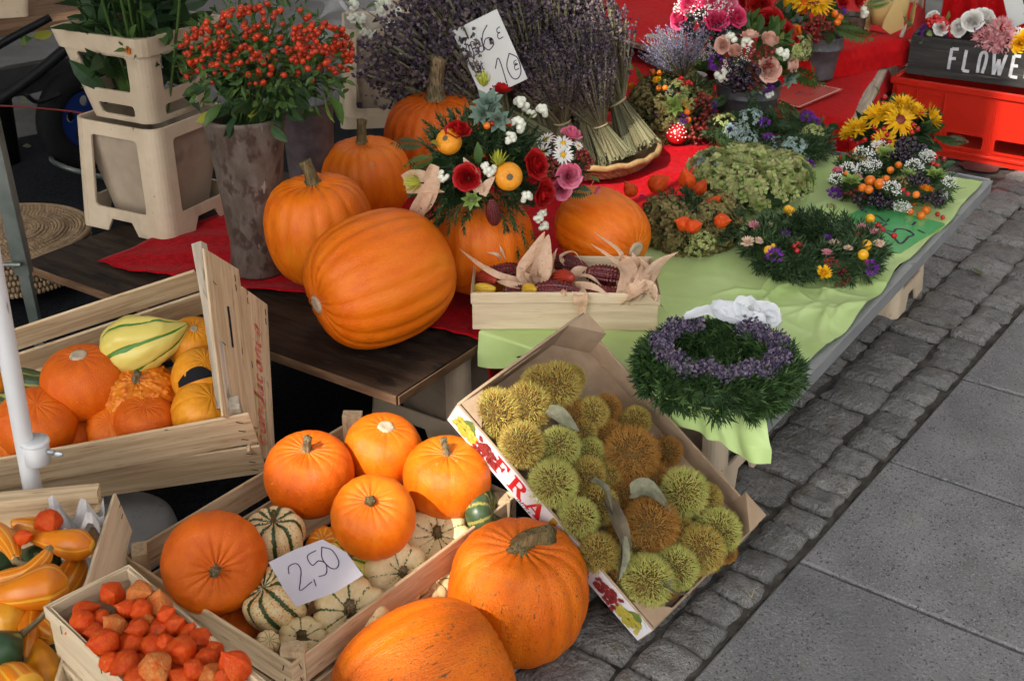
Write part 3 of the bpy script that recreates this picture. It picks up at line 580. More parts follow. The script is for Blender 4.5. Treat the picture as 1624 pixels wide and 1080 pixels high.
def pumpkin(name, label, c, rad, k=1., axis=(0, 0, 1), roll=0., m='pumpkin', ribs=18, depth=.05, seed=0, stem=None, scar=None, dim=.28, dimb=.12, pw=.5, lump=.02, smat='stem', sroll=0., group=None, cat_='pumpkin', sq=1., low=False):
    q = pumpkin_t(k, ribs, depth, seed, dim, dimb, lump, 72 if low else 120, 34 if low else 50, pw, sq)
    base = np.asarray(c) - Z3 * rad * .9; root = thing(name, label, cat_, base, group)
    Mx = axis_M(c, axis, rad, roll)
    ob('body', with_rib(q.me('body', smooth=True), q.rib), M[m], root, Matrix(Mx))
    top = k * (1 - dim) - .06
    if stem:
        l, r0, bend = stem; ob('stem', stem_t(l, r0, bend, seed).me('stem', smooth=True), M[smat], root, Matrix(Mx @ np.array(Matrix.Translation((0, 0, top)) @ Matrix.Rotation(sroll, 4, 'Z'))))
    if scar:
        s = scar; t = lathe_t([(0.001, .03), (s * .3, .025), (s * .5, .04), (s * .8, .045), (s, .03), (s * 1.05, -.02), (s * .9, -.08)], 24); t.V *= (1 + .12 * vnoise(t.V * 9, seed, 2))[:, None]
        ob('stem_scar', t.me('stem_scar', smooth=True), M['cork'], root, Matrix(Mx @ np.array(Matrix.Translation((0, 0, top + .05)))))
    return root
def nrm_off(V, pts, n): return V / 1. - np.repeat(pts, n, axis=0) if len(V) else V
def gourd_t(spine, rads, ribs=10, depth=.05, n=40, seed=0, lump=0.):
    """body of revolution along a bent spine"""
    pts = spl(spine, 12); N = len(pts); tt = np.linspace(0, 1, N); rr = np.maximum(spl(np.c_[np.linspace(0, 1, len(rads)), rads, np.zeros(len(rads))], 12)[:, 1], .004); rr = np.interp(tt, np.linspace(0, 1, len(rr)), rr)
    mx = max(rads); rr = np.maximum(rr * .94, mx * .97 * np.sqrt(np.clip(1 - (1 - np.clip(tt * (len(rads) - 1), 0, 1)) ** 2, 0, 1)) * (rads[0] < .6 * mx) * (tt < 1 / (len(rads) - 1)))
    if rads[-1] < .35 * mx and len(rads) == 3: rr = np.maximum(rr, mx * .97 * np.sqrt(np.clip(1 - (1 - np.clip((1 - tt) * 2, 0, 1)) ** 2, 0, 1)) * (tt > .5))
    for _ in range(5): rr[1:-1] = .25 * rr[:-2] + .5 * rr[1:-1] + .25 * rr[2:]
    tan = np.gradient(pts, axis=0); tan /= np.linalg.norm(tan, axis=1, keepdims=True); x = nrm(np.cross(tan[0], (.3, .2, 1))); V = []; rib = []
    th = np.arange(n) / n * 2 * np.pi; cr = np.abs(np.sin(ribs * th / 2)) ** .6
    for i in range(N):
        x = nrm(x - tan[i] * np.dot(x, tan[i])); y = np.cross(tan[i], x); pr = rr[i] * (1 - depth * (1 - cr))
        V.append(pts[i] + (np.cos(th) * pr)[:, None] * x + (np.sin(th) * pr)[:, None] * y); rib.append(cr)
    V = np.concatenate(V); V += nrm_off(V, pts, n) * (.02 * vnoise(V * 40, seed, 2) + lump * np.clip(vnoise(V * 60, seed + 1, 3), -.2, 1))[:, None]
    F = [(i * n + j, i * n + (j + 1) % n, (i + 1) * n + (j + 1) % n, (i + 1) * n + j) for i in range(N - 1) for j in range(n)] + [tuple(range(n - 1, -1, -1)), tuple(range((N - 1) * n, N * n))]
    q = T(V, F); q.rib = np.concatenate(rib); q.end = pts[-1]; q.dir = nrm(pts[-1] - pts[-3]); q.beg = pts[0]; return q
def gourd(label, spine, rads, m='gourd_or', ribs=10, depth=.05, stem=.03, seed=0, name='ornamental_gourd', smat='stem', group='gourds in the bottom left crate', lump=0.):
    """spine in world points from blossom end to stem end"""
    spine = [np.asarray(p, float) for p in spine]; q = gourd_t(spine, rads, ribs, depth, 40 if not lump else 80, seed, lump); c = np.mean(spine, axis=0)
    root = thing(name, label, 'gourd', c - Z3 * max(rads), group)
    q.V = q.V - c; ob('body', with_rib(q.me('body', smooth=True), q.rib), M[m], root, Matrix.Translation(c))
    if stem:
        s = stem_t(stem, rads[-1] * .55, .5, seed, 1.8); ob('stem', s.me('stem', smooth=True), M[smat], root, Matrix(fr(q.end - q.dir * .002, q.dir, seed)))
    return root
# ------------------------------------------------------------------ flower and foliage templates
BALL = ball_t(10, 6); BALL6 = ball_t(6, 4); BALL5 = ball_t(5, 3)
def rose_t(seed=0, rings=7, open_=1.):
    """cupped petals in overlapping rings, rims visible from above"""
    r = np.random.default_rng(seed); out = []; RR = (.07, .16, .26, .37, .49, .63, .80); HH = (.88, .92, .94, .92, .86, .75, .55)
    for k in range(rings):
        n = 3 + (k + 1) // 2; rr = RR[k]; h = HH[k]; roll = (.0, .0, .03, .06, .10, .17, .26)[k] * open_
        for i in range(n):
            a = 2 * math.pi * (i + .41 * k) / n + r.uniform(-.2, .2); hh = h * r.uniform(.9, 1.06)
            def f(u, v):
                aa = a + (u - .5) * (6.9 / n); c = 1 - .30 * abs(2 * u - 1) ** 2.5; rad = rr * math.sin(min(1, v * 1.5) * 1.5708) ** .8 * (1 + .16 * (u - .5)) + roll * v ** 5
                return (rad * math.cos(aa), rad * math.sin(aa), hh * v * c - roll * .5 * v ** 6)
            out.append(grid_t(6, 6, f))
    return cat(out)
ROSE = [rose_t(i) for i in range(3)]; ROSEB = [rose_t(7, 6, .45)]
def petals_t(n, l, wd, tilt, z=0., bend=.2, fold=.1, r0=.1, seg=3, tip=1., jit=.1, seed=0):
    r = np.random.default_rng(seed); lf = leaf_t(l, wd, bend, fold, seg, tip, .8); a = np.arange(n) / n * 6.283 + r.normal(0, jit, n)
    el = tilt + r.normal(0, jit, n); d = np.stack([np.cos(a) * np.cos(el), np.sin(a) * np.cos(el), np.sin(el)], 1)
    pos = np.stack([r0 * np.cos(a), r0 * np.sin(a), np.full(n, z)], 1)
    return inst(lf, frames(pos, d, 0, 1., n=(0, 0, 1.)))
def dome_t(r, h, n=12): return lathe_t([(r, 0), (r * .85, h * .6), (r * .5, h * .95), (0.001, h)], n)
DAISY = cat([petals_t(18, .85, .24, .12, .05, .08, .1, .2).mi(0), dome_t(.26, .16).tf(Matrix.Translation((0, 0, .05))).mi(1)])
STRAW = cat([petals_t(20, .85, .26, .15, .0, -.25, .2, .15, seed=1).mi(0), petals_t(18, .65, .24, .65, .05, -.35, .2, .12, seed=2).mi(0), petals_t(14, .45, .2, 1.05, .1, -.35, .2, .08, seed=3).mi(0), dome_t(.28, .38).mi(1)])
SUNF = cat([petals_t(26, .95, .24, .10, .0, .15, .15, .30, 4, .9, .12, 1).mi(0), petals_t(24, .8, .22, .42, .03, .1, .15, .28, 4, .9, .14, 2).mi(0), dome_t(.36, .14, 16).mi(1)])
SUNB = cat([petals_t(26, .9, .22, .25, .0, -.1, .15, .2, 3, .9, .15, 3).mi(0), petals_t(24, .75, .2, .7, .05, -.15, .15, .15, 3, .9, .15, 4).mi(0), petals_t(16, .5, .18, 1.1, .1, -.1, .15, .1, 3, .9, .15, 5).mi(0), dome_t(.3, .3).mi(0)])
def ruffle_t(n=60, seed=0, s=.32):
    r = np.random.default_rng(seed); d = r.normal(0, 1, (n, 3)); d[:, 2] = np.abs(d[:, 2]) * .9 + .05; d /= np.linalg.norm(d, axis=1, keepdims=True)
    lf = leaf_t(s * 1.4, s, -.3, .35, 3, .6, .45); return inst(lf, frames(d * .55, d, None, r.uniform(.7, 1.2, n), jit=.3))
RUFF = [ruffle_t(70, i) for i in range(2)]; CARN = ruffle_t(150, 5, .36)
def floret_t(): return petals_t(4, .5, .55, .35, 0, .1, .12, .03, 2, .55, .08, 1)
FLORET = floret_t()
def hydr_t(n=55, seed=0, flat=.7, s=.42):
    r = np.random.default_rng(seed); d = r.normal(0, 1, (n, 3)); d[:, 2] = np.abs(d[:, 2]); d /= np.linalg.norm(d, axis=1, keepdims=True)
    p = d * r.uniform(.82, 1.05, (n, 1)) * np.array([1, 1, flat]); return inst(FLORET, frames(p, d, None, r.uniform(.8, 1.25, n) * s, jit=.25))
HYDR = [hydr_t(55, i) for i in range(3)]
TULIP = cat([petals_t(3, 1.1, .75, 1.15, 0, -.35, .25, .16, 4, .8, .05, 1), petals_t(3, 1.15, .7, 1.3, 0, -.28, .25, .12, 4, .8, .05, 4).tf(Matrix.Rotation(1.05, 4, 'Z'))])
LIME = cat([petals_t(16, 1.0, .12, 1.0, 0, -.2, .2, .06, 3, 1, .15, 1), petals_t(12, 1.0, .11, 1.3, 0, -.1, .2, .04, 3, 1, .12, 2), petals_t(12, .8, .12, .6, 0, -.35, .2, .06, 3, 1, .15, 3)])
SUCC = cat([petals_t(7, .9, .55, .25, 0, -.15, .3, .05, 3, .7, .08, 1), petals_t(6, .65, .45, .6, .05, -.2, .3, .05, 3, .7, .08, 2), petals_t(5, .4, .3, 1., .08, -.2, .3, .04, 3, .7, .08, 3)])
THIST = cat([petals_t(16, .5, .12, 1.0, .35, .1, .2, .15, 2, 1, .2, 1).mi(1), petals_t(14, .45, .12, 1.35, .4, .1, .2, .08, 2, 1, .2, 2).mi(1), BALL.tf(Matrix.Diagonal((.34, .34, .3, 1)) @ Matrix.Translation((0, 0, .8))).mi(0), petals_t(7, .8, .3, .1, .15, .2, .2, .2, 3, 1, .2, 3).mi(0)])
def sprig_t(n=16, l=.5, nl=.32, wd=.07, spread=.75, seed=0, gold=2.4):
    """short conifer twig along +z"""
    r = np.random.default_rng(seed); t = np.linspace(.05, 1, n); a = np.arange(n) * gold; el = np.interp(t, [0, 1], [spread, spread * .35]) + r.normal(0, .12, n)
    d = np.stack([np.cos(a) * np.sin(el), np.sin(a) * np.sin(el), np.cos(el)], 1); pos = np.stack([0 * t, 0 * t, t * l], 1)
    return inst(needle_t(nl, wd, .12), frames(pos, d, None, r.uniform(.8, 1.2, n), n=(0, 0, 1.)))
SPRIG = [sprig_t(18, .55, .42, .075, .95, i) for i in range(4)]; SPRIG_Y = [sprig_t(17, .55, .60, .105, 1.05, i + 20) for i in range(4)]; SPRIG_F = [sprig_t(26, .8, .24, .06, .8, i + 9) for i in range(3)]
def fern_t(n=11, l=1., wd=.5, bend=.3):
    out = []; lf = leaf_t(1, .32, .1, .1, 3, 1., .6)
    for i in range(n):
        t = (i + 1) / (n + 1); x = -bend * t * t * l; s = wd * .62 * math.sin(math.pi * (t * .85 + .13)) ** .8
        for sg in (-1, 1): out.append(lf.tf(fr((x, 0, t * l), (-.2, sg, .55), 0, s, n=(1, 0, .0))))
    out.append(leaf_t(.12 * l, .1 * l, 0).tf(Matrix.Translation((-bend * l * .9, 0, l * .95)))); out.append(tube_t([(-bend * t * t * l, 0, t * l) for t in np.linspace(0, 1, 5)], [.012, .01, .008, .006, .004], 4))
    return cat(out)
FERN = fern_t(); LEAF = [leaf_t(1, .42, .25), leaf_t(1, .5, .1, .2), leaf_t(1, .36, .45, .1)]; LEAFR = leaf_t(1, .72, .15, .12, 4, .75, .6)
def cluster_t(n=9, s=.45, seed=0, t=BALL6):
    r = np.random.default_rng(seed); p = r.normal(0, 1, (n, 3)); p /= np.linalg.norm(p, axis=1, keepdims=True); p *= .62; p[:, 2] = np.abs(p[:, 2])
    return inst(t, frames(p, (0, 0, 1.), 0, r.uniform(.85, 1.1, n) * s))
CLUS = [cluster_t(10, .42, i) for i in range(3)]
def cloud_t(n=70, seed=0, s=.075, fl=.75, stems=True):
    r = np.random.default_rng(seed); p = r.normal(0, 1, (n, 3)); p /= np.linalg.norm(p, axis=1, keepdims=True); p[:, 2] = np.abs(p[:, 2]) * fl; p *= r.uniform(.6, 1.05, (n, 1))
    out = [inst(BALL5, frames(p, (0, 0, 1.), None, r.uniform(.6, 1.25, n) * s)).mi(0)]
    if stems:
        k = needle_t(1, .02, 0); q = p[::2]; out.append(inst(k, frames(q * .3, q, None, .7)).mi(1))
    return cat(out)
GYP = [cloud_t(120, i, .068) for i in range(3)]; DARKB = [cloud_t(45, i + 5, .16) for i in range(2)]
def physalis_t(seed=0, fat=1.):
    """inflated five-ribbed husk, stalk end at the bottom, tip at +z"""
    r = np.random.default_rng(seed); nu, nv = 50, 22; th = np.arange(nu) / nu * 2 * np.pi; ph = np.linspace(0.03, 1, nv)
    prof = np.interp(ph, (0, .05, .15, .3, .42, .55, .68, .8, .9, 1), (.12, .52, .82, .98, 1., .89, .66, .38, .16, .008))
    cr = (1 - np.abs(np.sin(2.5 * th + r.uniform(0, 3)))) ** 2.2; fl = 1 + .10 * np.sin(th + r.uniform(0, 6)) + .06 * np.sin(2 * th + r.uniform(0, 6))
    V = np.array([[prof[j] * fl[i] * fat * (.91 + .13 * cr[i]) * math.cos(th[i]), prof[j] * fl[i] * fat * (.91 + .13 * cr[i]) * math.sin(th[i]), ph[j] * 2.5 - 1.1] for i in range(nu) for j in range(nv)])
    V *= (1 + .035 * vnoise(V * 1.6, seed, 2) + .006 * vnoise(V * 7, seed + 3, 2))[:, None]
    F = [(i * nv + j, ((i + 1) % nu) * nv + j, ((i + 1) % nu) * nv + j + 1, i * nv + j + 1) for i in range(nu) for j in range(nv - 1)] + [tuple(i * nv for i in range(nu - 1, -1, -1))]
    return T(V, F)
PHYS = [physalis_t(i, f).me('husk_body', smooth=True) for i, f in enumerate((1., 1.1, .95, 1.05, 1.15))]
PHYST = physalis_t(2)
def cob_me(seed=0, rows=16, n=14):
    r = np.random.default_rng(seed); nu, nv = rows * 4, n * 4; V = np.zeros((nu, nv, 3))
    for i in range(nu):
        for j in range(nv):
            a = 2 * math.pi * i / nu; t = j / (nv - 1); ker = abs(math.sin(math.pi * rows * i / nu)) ** .7 * abs(math.sin(math.pi * (n * t + .0))) ** .7
            rad = (math.sin(math.pi * (.06 + .90 * t)) ** .55) * (.56 - .12 * t) * (.76 + .26 * ker); V[i, j] = (rad * math.cos(a), rad * math.sin(a), (t - .5) * 2)
    F = [(i * nv + j, ((i + 1) % nu) * nv + j, ((i + 1) % nu) * nv + j + 1, i * nv + j + 1) for i in range(nu) for j in range(nv - 1)] + [tuple(i * nv for i in range(nu - 1, -1, -1)), tuple(i * nv + nv - 1 for i in range(nu))]
    return T(V.reshape(-1, 3), F).me('cob_body', smooth=True)
def husk_t(pts, wd, tw=0., n0=(0, 0, 1.), cup=.25):
    """papery strip along a spline, pointed at the end"""
    pts = spl(pts, 5); N = len(pts); tan = np.gradient(pts, axis=0); V = []; F = []
    for i in range(N):
        t = i / (N - 1); d = nrm(tan[i]); y = nrm(np.cross(d, n0)); x = np.cross(y, d); c_, s_ = math.cos(tw * t), math.sin(tw * t); y, x = y * c_ + x * s_, x * c_ - y * s_
        hw = wd / 2 * (math.sin(math.pi * (.22 + .77 * t)) ** .8); V += [pts[i] + y * hw * q_ + x * hw * (cup * q_ * q_ + (.10 if k_ % 2 else -.05) + .08 * math.sin(6 * t + k_)) for k_, q_ in enumerate((-1, -.7, -.4, -.13, .13, .4, .7, 1))]
        if i: a = (i - 1) * 8; b = i * 8; F += [(a + k_, a + k_ + 1, b + k_ + 1, b + k_) for k_ in range(7)]
    return T(V, F)
# ------------------------------------------------------------------ lettering
GL = {'1': [[(.1, .7), (.35, 1), (.35, 0)]], '2': [[(.05, .75), (.2, 1), (.5, .95), (.5, .65), (.25, .3), (.05, 0), (.6, .05)]], '5': [[(.55, 1), (.15, .98), (.1, .58), (.4, .6), (.55, .35), (.35, .03), (.05, .08)]], '0': [[(.3, 1), (.06, .6), (.1, .15), (.3, 0), (.52, .2), (.55, .7), (.3, 1)]],
 '6': [[(.5, 1), (.2, .75), (.05, .35), (.2, .02), (.48, .12), (.5, .4), (.25, .5), (.08, .3)]], ',': [[(.2, .1), (.12, -.18)]], '-': [[(.05, .4), (.4, .42)]], 'E': [[(.55, .95), (.25, .9), (.2, .62), (.42, .55)], [(.42, .55), (.15, .45), (.15, .1), (.55, .1)]],
 'B': [[(.1, 0), (.12, 1), (.45, .85), (.4, .55), (.14, .52), (.5, .4), (.45, .05), (.1, 0)]], 'd': [[(.42, .4), (.15, .42), (.08, .1), (.3, 0), (.45, .25), (.5, 1), (.48, 0)]], 'K': [[(.1, 0), (.12, 1)], [(.5, 1), (.13, .5), (.55, 0)]], 'r': [[(.1, 0), (.1, .55), (.12, .35), (.38, .55)]], 'a': [[(.42, .5), (.12, .45), (.1, .08), (.32, .04), (.42, .5), (.46, 0)]], 'n': [[(.1, 0), (.1, .55)], [(.1, .35), (.3, .55), (.42, .45), (.44, 0)]], 'z': [[(.08, .52), (.42, .52), (.1, .02), (.46, .04)]],
 'S': [[(.5, .9), (.25, 1), (.1, .75), (.4, .5), (.45, .15), (.2, 0), (.05, .12)]], 't': [[(.22, .9), (.2, .1), (.38, .02)], [(.05, .6), (.4, .62)]], 'u': [[(.08, .55), (.1, .1), (.35, .05), (.42, .55), (.45, 0)]], 'k': [[(.1, 0), (.1, 1)], [(.4, .55), (.12, .3), (.42, 0)]], 'l': [[(.1, 0), (.22, .6), (.25, 1), (.12, .9), (.15, .05), (.3, .05)]], 'e': [[(.08, .28), (.38, .35), (.3, .55), (.1, .4), (.12, .08), (.42, .1)]], 'i': [[(.12, .5), (.12, .05), (.25, .05)], [(.14, .72), (.15, .76)]], 'D': [[(.15, 0), (.2, 1), (.55, .8), (.5, .2), (.1, 0)]], 'o': [[(.25, .52), (.06, .3), (.2, .02), (.42, .25), (.25, .52)]], 's': [[(.35, .5), (.1, .45), (.35, .2), (.1, .02)]],
 'F': [[(.1, 0), (.12, 1)], [(.12, .98), (.6, 1.0)], [(.12, .52), (.5, .54)]], 'L': [[(.12, 1), (.1, .02)], [(.1, .02), (.55, .0)]], 'O': [[(.12, .0), (.1, .5), (.16, .9), (.38, 1), (.55, .85), (.55, .45), (.45, 0)]], 'W': [[(.02, 1), (.2, 0)], [(.2, 0), (.42, .75)], [(.42, .75), (.6, 0)], [(.6, 0), (.85, 1)]], 'R': [[(.1, 0), (.12, 1)], [(.12, 1), (.45, .98), (.52, .7), (.4, .5), (.14, .45)], [(.25, .45), (.58, 0)]], 'Eb': [[(.1, 0), (.12, 1)], [(.12, 1), (.58, 1)], [(.11, .52), (.5, .54)], [(.1, .02), (.6, .0)]], 'c': [[(.4, .45), (.2, .54), (.08, .3), (.2, .03), (.42, .1)]], 'm': [[(.08, 0), (.08, .5)], [(.08, .35), (.2, .54), (.28, .4), (.28, 0)], [(.28, .35), (.42, .54), (.5, .4), (.5, 0)]]}
def write(txt, h, wd, x0=0., y0=0., slant=0., step=.62, curve=True):
    """flat hand lettering in the xy plane"""
    out = []; x = x0; i = 0
    for ch in txt:
        if ch == ' ': x += h * .4; continue
        for st in GL[ch]:
            p = spl(st, 6) if (len(st) > 2 and curve) else np.array(st, float)
            if len(p) == 2: p = np.array([p[0], (p[0] + p[1]) / 2, p[1]])
            out.append(ribbon_t(np.stack([x + (p[:, 0] + slant * p[:, 1]) * h, y0 + p[:, 1] * h], 1), wd, i * .00004)); i += 1
        x += h * (step if ch not in 'W,' else (.95 if ch == 'W' else .35))
    return cat(out)
def cardM(p00, p10, p01):
    """frame of a flat card from three corners: origin, along x, along y"""
    p00, p10, p01 = (np.asarray(q, float) for q in (p00, p10, p01)); x = nrm(p10 - p00); z = nrm(np.cross(x, p01 - p00)); y = np.cross(z, x); return mat4(x, y, z, p00)
# ------------------------------------------------------------------ green table
ZT = .31; G0 = P(1215, 668, ZT); GL_, GW = 1.64, .68
def G(u, v, z=ZT): q = G0 + A2 * u + B2 * v; return np.array([q[0], q[1], z])
gt = thing('display_table', 'low trestle table under pale green cloth with a bare grey steel edge', 'table', G(.8, .34, 0))
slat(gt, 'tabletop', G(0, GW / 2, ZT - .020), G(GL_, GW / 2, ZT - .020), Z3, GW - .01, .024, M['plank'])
slat(gt, 'edge_strip', G(-.004, .0, ZT - .014), G(GL_ + .012, .0, ZT - .014), -B2, .036, .005, M['steel'], bow=0)
slat(gt, 'edge_lip', G(-.004, .010, ZT + .0045), G(GL_ + .012, .010, ZT + .0045), Z3, .026, .002, M['steel'], bow=0)
slat(gt, 'end_strip', G(GL_ + .004, .004, ZT - .010), G(GL_ + .004, GW, ZT - .010), A2, .044, .004, M['steel'], bow=0)
def green_cloth():
    us = np.concatenate([np.linspace(-.080, 0, 30)[:-1], np.linspace(0, GL_ - .02, 250)]); nv = 150; r = np.random.default_rng(3)
    rid = [(r.uniform(.12, .85), r.uniform(.02, .30), r.uniform(-1.3, 1.3), r.uniform(.03, .10), r.uniform(.003, .009), r.uniform(.004, .010)) for _ in range(46)] + [(r.uniform(.0, 1.5), r.uniform(.05, .66), r.uniform(-1, 1.), r.uniform(.10, .3), r.uniform(.0015, .004), r.uniform(.008, .03)) for _ in range(40)]
    U, S = np.meshgrid(us, np.linspace(0, 1, nv), indexing='ij'); edge = .010 + .005 * np.sin(U * 9) + .004 * np.sin(U * 23 + 1) - .012 * np.exp(-(U / .05) ** 2); V_ = edge + (GW - .004 - edge) * S; Z = .0015 * np.sin(U * 15 + V_ * 9) + .0012 * np.sin(V_ * 31 - U * 6)
    for (a, b, ang, ln, am, wd) in rid:
        du = U - a; dv = V_ - b; p = du * math.cos(ang) + dv * math.sin(ang); q = -du * math.sin(ang) + dv * math.cos(ang) + .3 * p * p / ln; Z += am * np.exp(-(p / ln) ** 2) / (1 + (q / wd) ** 2)
    Z += np.where(S < .08, .009 * (1 - S / .08) * np.abs(np.sin(U * 13 + .6)), 0); V = []
    for i, u in enumerate(us):
        for j in range(nv):
            v = V_[i, j]; z = Z[i, j]
            if u >= 0: V.append(G(u, v, ZT + .008 + z)); continue
            d = -u; rr = .006; hem = 1 + .16 * math.sin(v * 8 + 1) + .09 * math.sin(v * 21) - .2 * math.exp(-((v - .1) / .07) ** 2)
            if d < rr * 1.57: a = d / rr; off = rr * math.sin(a); zz = -rr * (1 - math.cos(a))
            else: off = rr; zz = -(rr + (d - rr * 1.57) * hem)
            k = min(1, d / .05); cn = math.exp(-(v / .12) ** 2); off += k * (.005 * math.sin(v * 19 + 1) + .004 * math.sin(v * 41) + cn * (.014 + .012 * math.sin(v * 75) + .006 * math.sin(v * 140 + d * 60))); V.append(G(-off, v - .03 * k * math.exp(-(v / .04) ** 2), ZT + .008 + zz + z * (1 - k) + .006 * cn * k * math.sin(v * 90)))
    n = len(us); F = [(i * nv + j, i * nv + j + 1, (i + 1) * nv + j + 1, (i + 1) * nv + j) for i in range(n - 1) for j in range(nv - 1)]
    return T(V, F).me('green_cloth', smooth=True)
tag(ob('tablecloth', green_cloth(), M['greencloth']), 'pale green crumpled cloth hanging over the front of the wreath table', 'tablecloth')
CA = math.atan2(A2[1], A2[0])
q = P(1138, 806); container('flower_container', 'beige plastic container under the front corner of the green table', q + (A2 + B2) * .135, CA, .27, .235, .283, arch=.16, win=(.27, .9), foot=False)
q = P(1415, 512); container('flower_container', 'beige plastic container under the far end of the green table', q + A2 * .15 + B2 * .13, CA, .27, .235, .283, arch=.16, win=(.27, .9))
# ------------------------------------------------------------------ dark bench with velvet
ZB = .28; BF = P(632, 628, ZB)
def BN(u, v, z=ZB): q = BF + A2 * u + B2 * v; return np.array([q[0], q[1], z])
bench = thing('bench', 'low dark plywood bench under red velvet and the big pumpkins', 'bench', BN(.4, .6, 0))
BL = float(np.dot(P(40, 415, ZB) - BF, B2))
for i, (u0, u1) in enumerate(((.0, .44), (.452, .90), (.912, 1.36), (1.372, 1.9))):
    vl = BL if i < 2 else BL - .35
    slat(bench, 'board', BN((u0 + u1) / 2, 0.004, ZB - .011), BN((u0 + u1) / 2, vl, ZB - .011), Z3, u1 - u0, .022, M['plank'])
slat(bench, 'edge_band', BN(-.002, .004, ZB - .0115), BN(-.002, BL, ZB - .0115), -A2, .021, .004, M['plank_edge'], bow=0)
slat(bench, 'edge_band', BN(.0, .0, ZB - .0115), BN(.44, .0, ZB - .0115), -B2, .021, .004, M['plank_edge'], bow=0)
q = BN(.24, .02, 0); container('flower_container', 'shadowed beige container carrying the right end of the dark bench', q + (A2 + B2) * .135, CA, .29, .25, .257, arch=.16, win=(.3, .9))
container('flower_container', 'hidden beige container carrying the left end of the dark bench', BN(.62, BL - .42, 0), CA, .29, .25, .257, arch=.16, win=(.3, .9))
container('flower_container', 'hidden beige container carrying the back of the dark bench', BN(1.6, .3, 0), CA, .29, .25, .257, arch=.16, win=(.3, .9))
def uvb(px, py): d = P(px, py, ZB) - BF; return float(np.dot(d, A2)), float(np.dot(d, B2))
def velvet():
    front = [uvb(*q) for q in ((155, 417), (235, 440), (330, 452), (480, 474), (560, 492), (660, 516), (742, 541))]; fu = np.array(front); back = 2.0; V = []; nu, nv = 90, 60; ext = 14
    lb = uvb(330, 352); slope = (lb[1] - front[0][1]) / (lb[0] - front[0][0])
    arc = np.linspace(0, 1, len(front))
    for i in range(nu + ext):
        s = min(1, i / (nu - 1)); fv = np.interp(s, arc, fu[:, 1]); f0 = np.interp(s, arc, fu[:, 0]) + .006 * math.sin(s * 40) + .004 * math.sin(s * 90)
        if s >= 1: fv = 0.
        for j in range(nv):
            t = j / (nv - 1); u = f0 + (back - f0) * t ** 1.3; v = fv + (slope * (u - f0) * (1 - s) if s < 1 else 0) * max(0, 1 - s * 1.0) * .6
            z = .006 + .003 * math.sin(u * 21 + v * 8) + .003 * math.sin(v * 17 - u * 5) + .0025 * math.sin(u * 43 + v * 31) + .007 * math.exp(-(t / .012) ** 2) * .3
            if i >= nu:
                d = (i - nu + 1) / ext * .125 * (1 - .55 * min(1, max(0, (u - f0 - .02)) / .5)); p = BN(u + .25 * d * 0, -.006 - .012 * min(1, d / .03) - .008 * math.sin(u * 30) * d / .1, ZB + .006 - d)
            else: p = BN(u, v, ZB + z)
            V.append(p)
    n = nu + ext; F = [(i * nv + j, i * nv + j + 1, (i + 1) * nv + j + 1, (i + 1) * nv + j) for i in range(n - 1) for j in range(nv - 1)]
    return T(V, F).me('velvet', smooth=True)
o = tag(ob('velvet_cloth', velvet(), M['velvet']), 'crimson velvet cloth spread under the bench pumpkins and hanging at its right end', 'cloth')
sm = o.modifiers.new('thick', 'SOLIDIFY'); sm.thickness = .004; sm.offset = -1
# ------------------------------------------------------------------ red tables at the back
F0 = P(1340, 196, .31); AF = nrm(P(1407, 84, .31) - F0); BFF = np.array([-AF[1], AF[0], 0])
def FT(u, v, z): q = F0 + AF * u + BFF * v; return np.array([q[0], q[1], z])
def cloth_patch(fn, nu, nv, s0, s1, ztop, hangR, hangF, name, seed=1):
    r = np.random.default_rng(seed); V = []; a = np.concatenate([np.linspace(-hangF, 0, 12)[:-1], np.linspace(0, s0, nu)]); b = np.concatenate([np.linspace(-hangR, 0, 12)[:-1], np.linspace(0, s1, nv)])
    for u in a:
        for v in b:
            z = ztop + .004 + .004 * math.sin(u * 11 + v * 5) + .003 * math.sin(v * 17 - u * 3); uu, vv = max(u, 0), max(v, 0); d = max(0, -u) + max(0, -v)
            ou = -.02 * min(1, max(0, -u) / .03) - .02 * math.sin(v * 22) * max(0, -u) / .2; ov = -.02 * min(1, max(0, -v) / .03) - (.05 + .03 * math.sin(u * 15)) * max(0, -v) / .2
            V.append(fn(uu + ou, vv + ov, z - d))
    n, m = len(a), len(b); return T(V, [(i * m + j, i * m + j + 1, (i + 1) * m + j + 1, (i + 1) * m + j) for i in range(n - 1) for j in range(m - 1)]).me(name, smooth=True)
rt1 = thing('display_table', 'wooden table with red cloth carrying the bouquets in buckets', 'table', FT(.7, .6, 0))
slat(rt1, 'tabletop', FT(.02, .8, .295), FT(2.4, .85, .295), Z3, 1.7, .022, M['wood_grey'])
for u, v in ((.25, .06), (1.0, .06), (.12, 1.5), (2.3, 1.5)): slat(rt1, 'leg', FT(u, v, 0), FT(u, v, .284), AF, .05, .05, M['wood_grey'])
tag(ob('red_cloth', cloth_patch(FT, 60, 60, 2.4, 1.7, .31, .11, .10, 'red_cloth'), M['redcloth']), 'red cloth on the middle table under the pink rose bouquet', 'cloth')
R0 = P(1440, 64, .40); BR = nrm(P(1305, 93, .40) - R0); AR = np.array([BR[1], -BR[0], 0])
def RT3(u, v, z): q = R0 + AR * u + BR * v; return np.array([q[0], q[1], z])
rt2 = thing('display_table', 'raised wooden table at the very back under red cloth', 'table', RT3(.8, .6, 0))
slat(rt2, 'tabletop', RT3(.0, .45, .386), RT3(2.2, .45, .386), Z3, .9, .022, M['wood_grey'])
slat(rt2, 'edge_rail', RT3(.02, -.05, .365), RT3(.02, .8, .365), AR, .05, .02, M['wood_grey'])
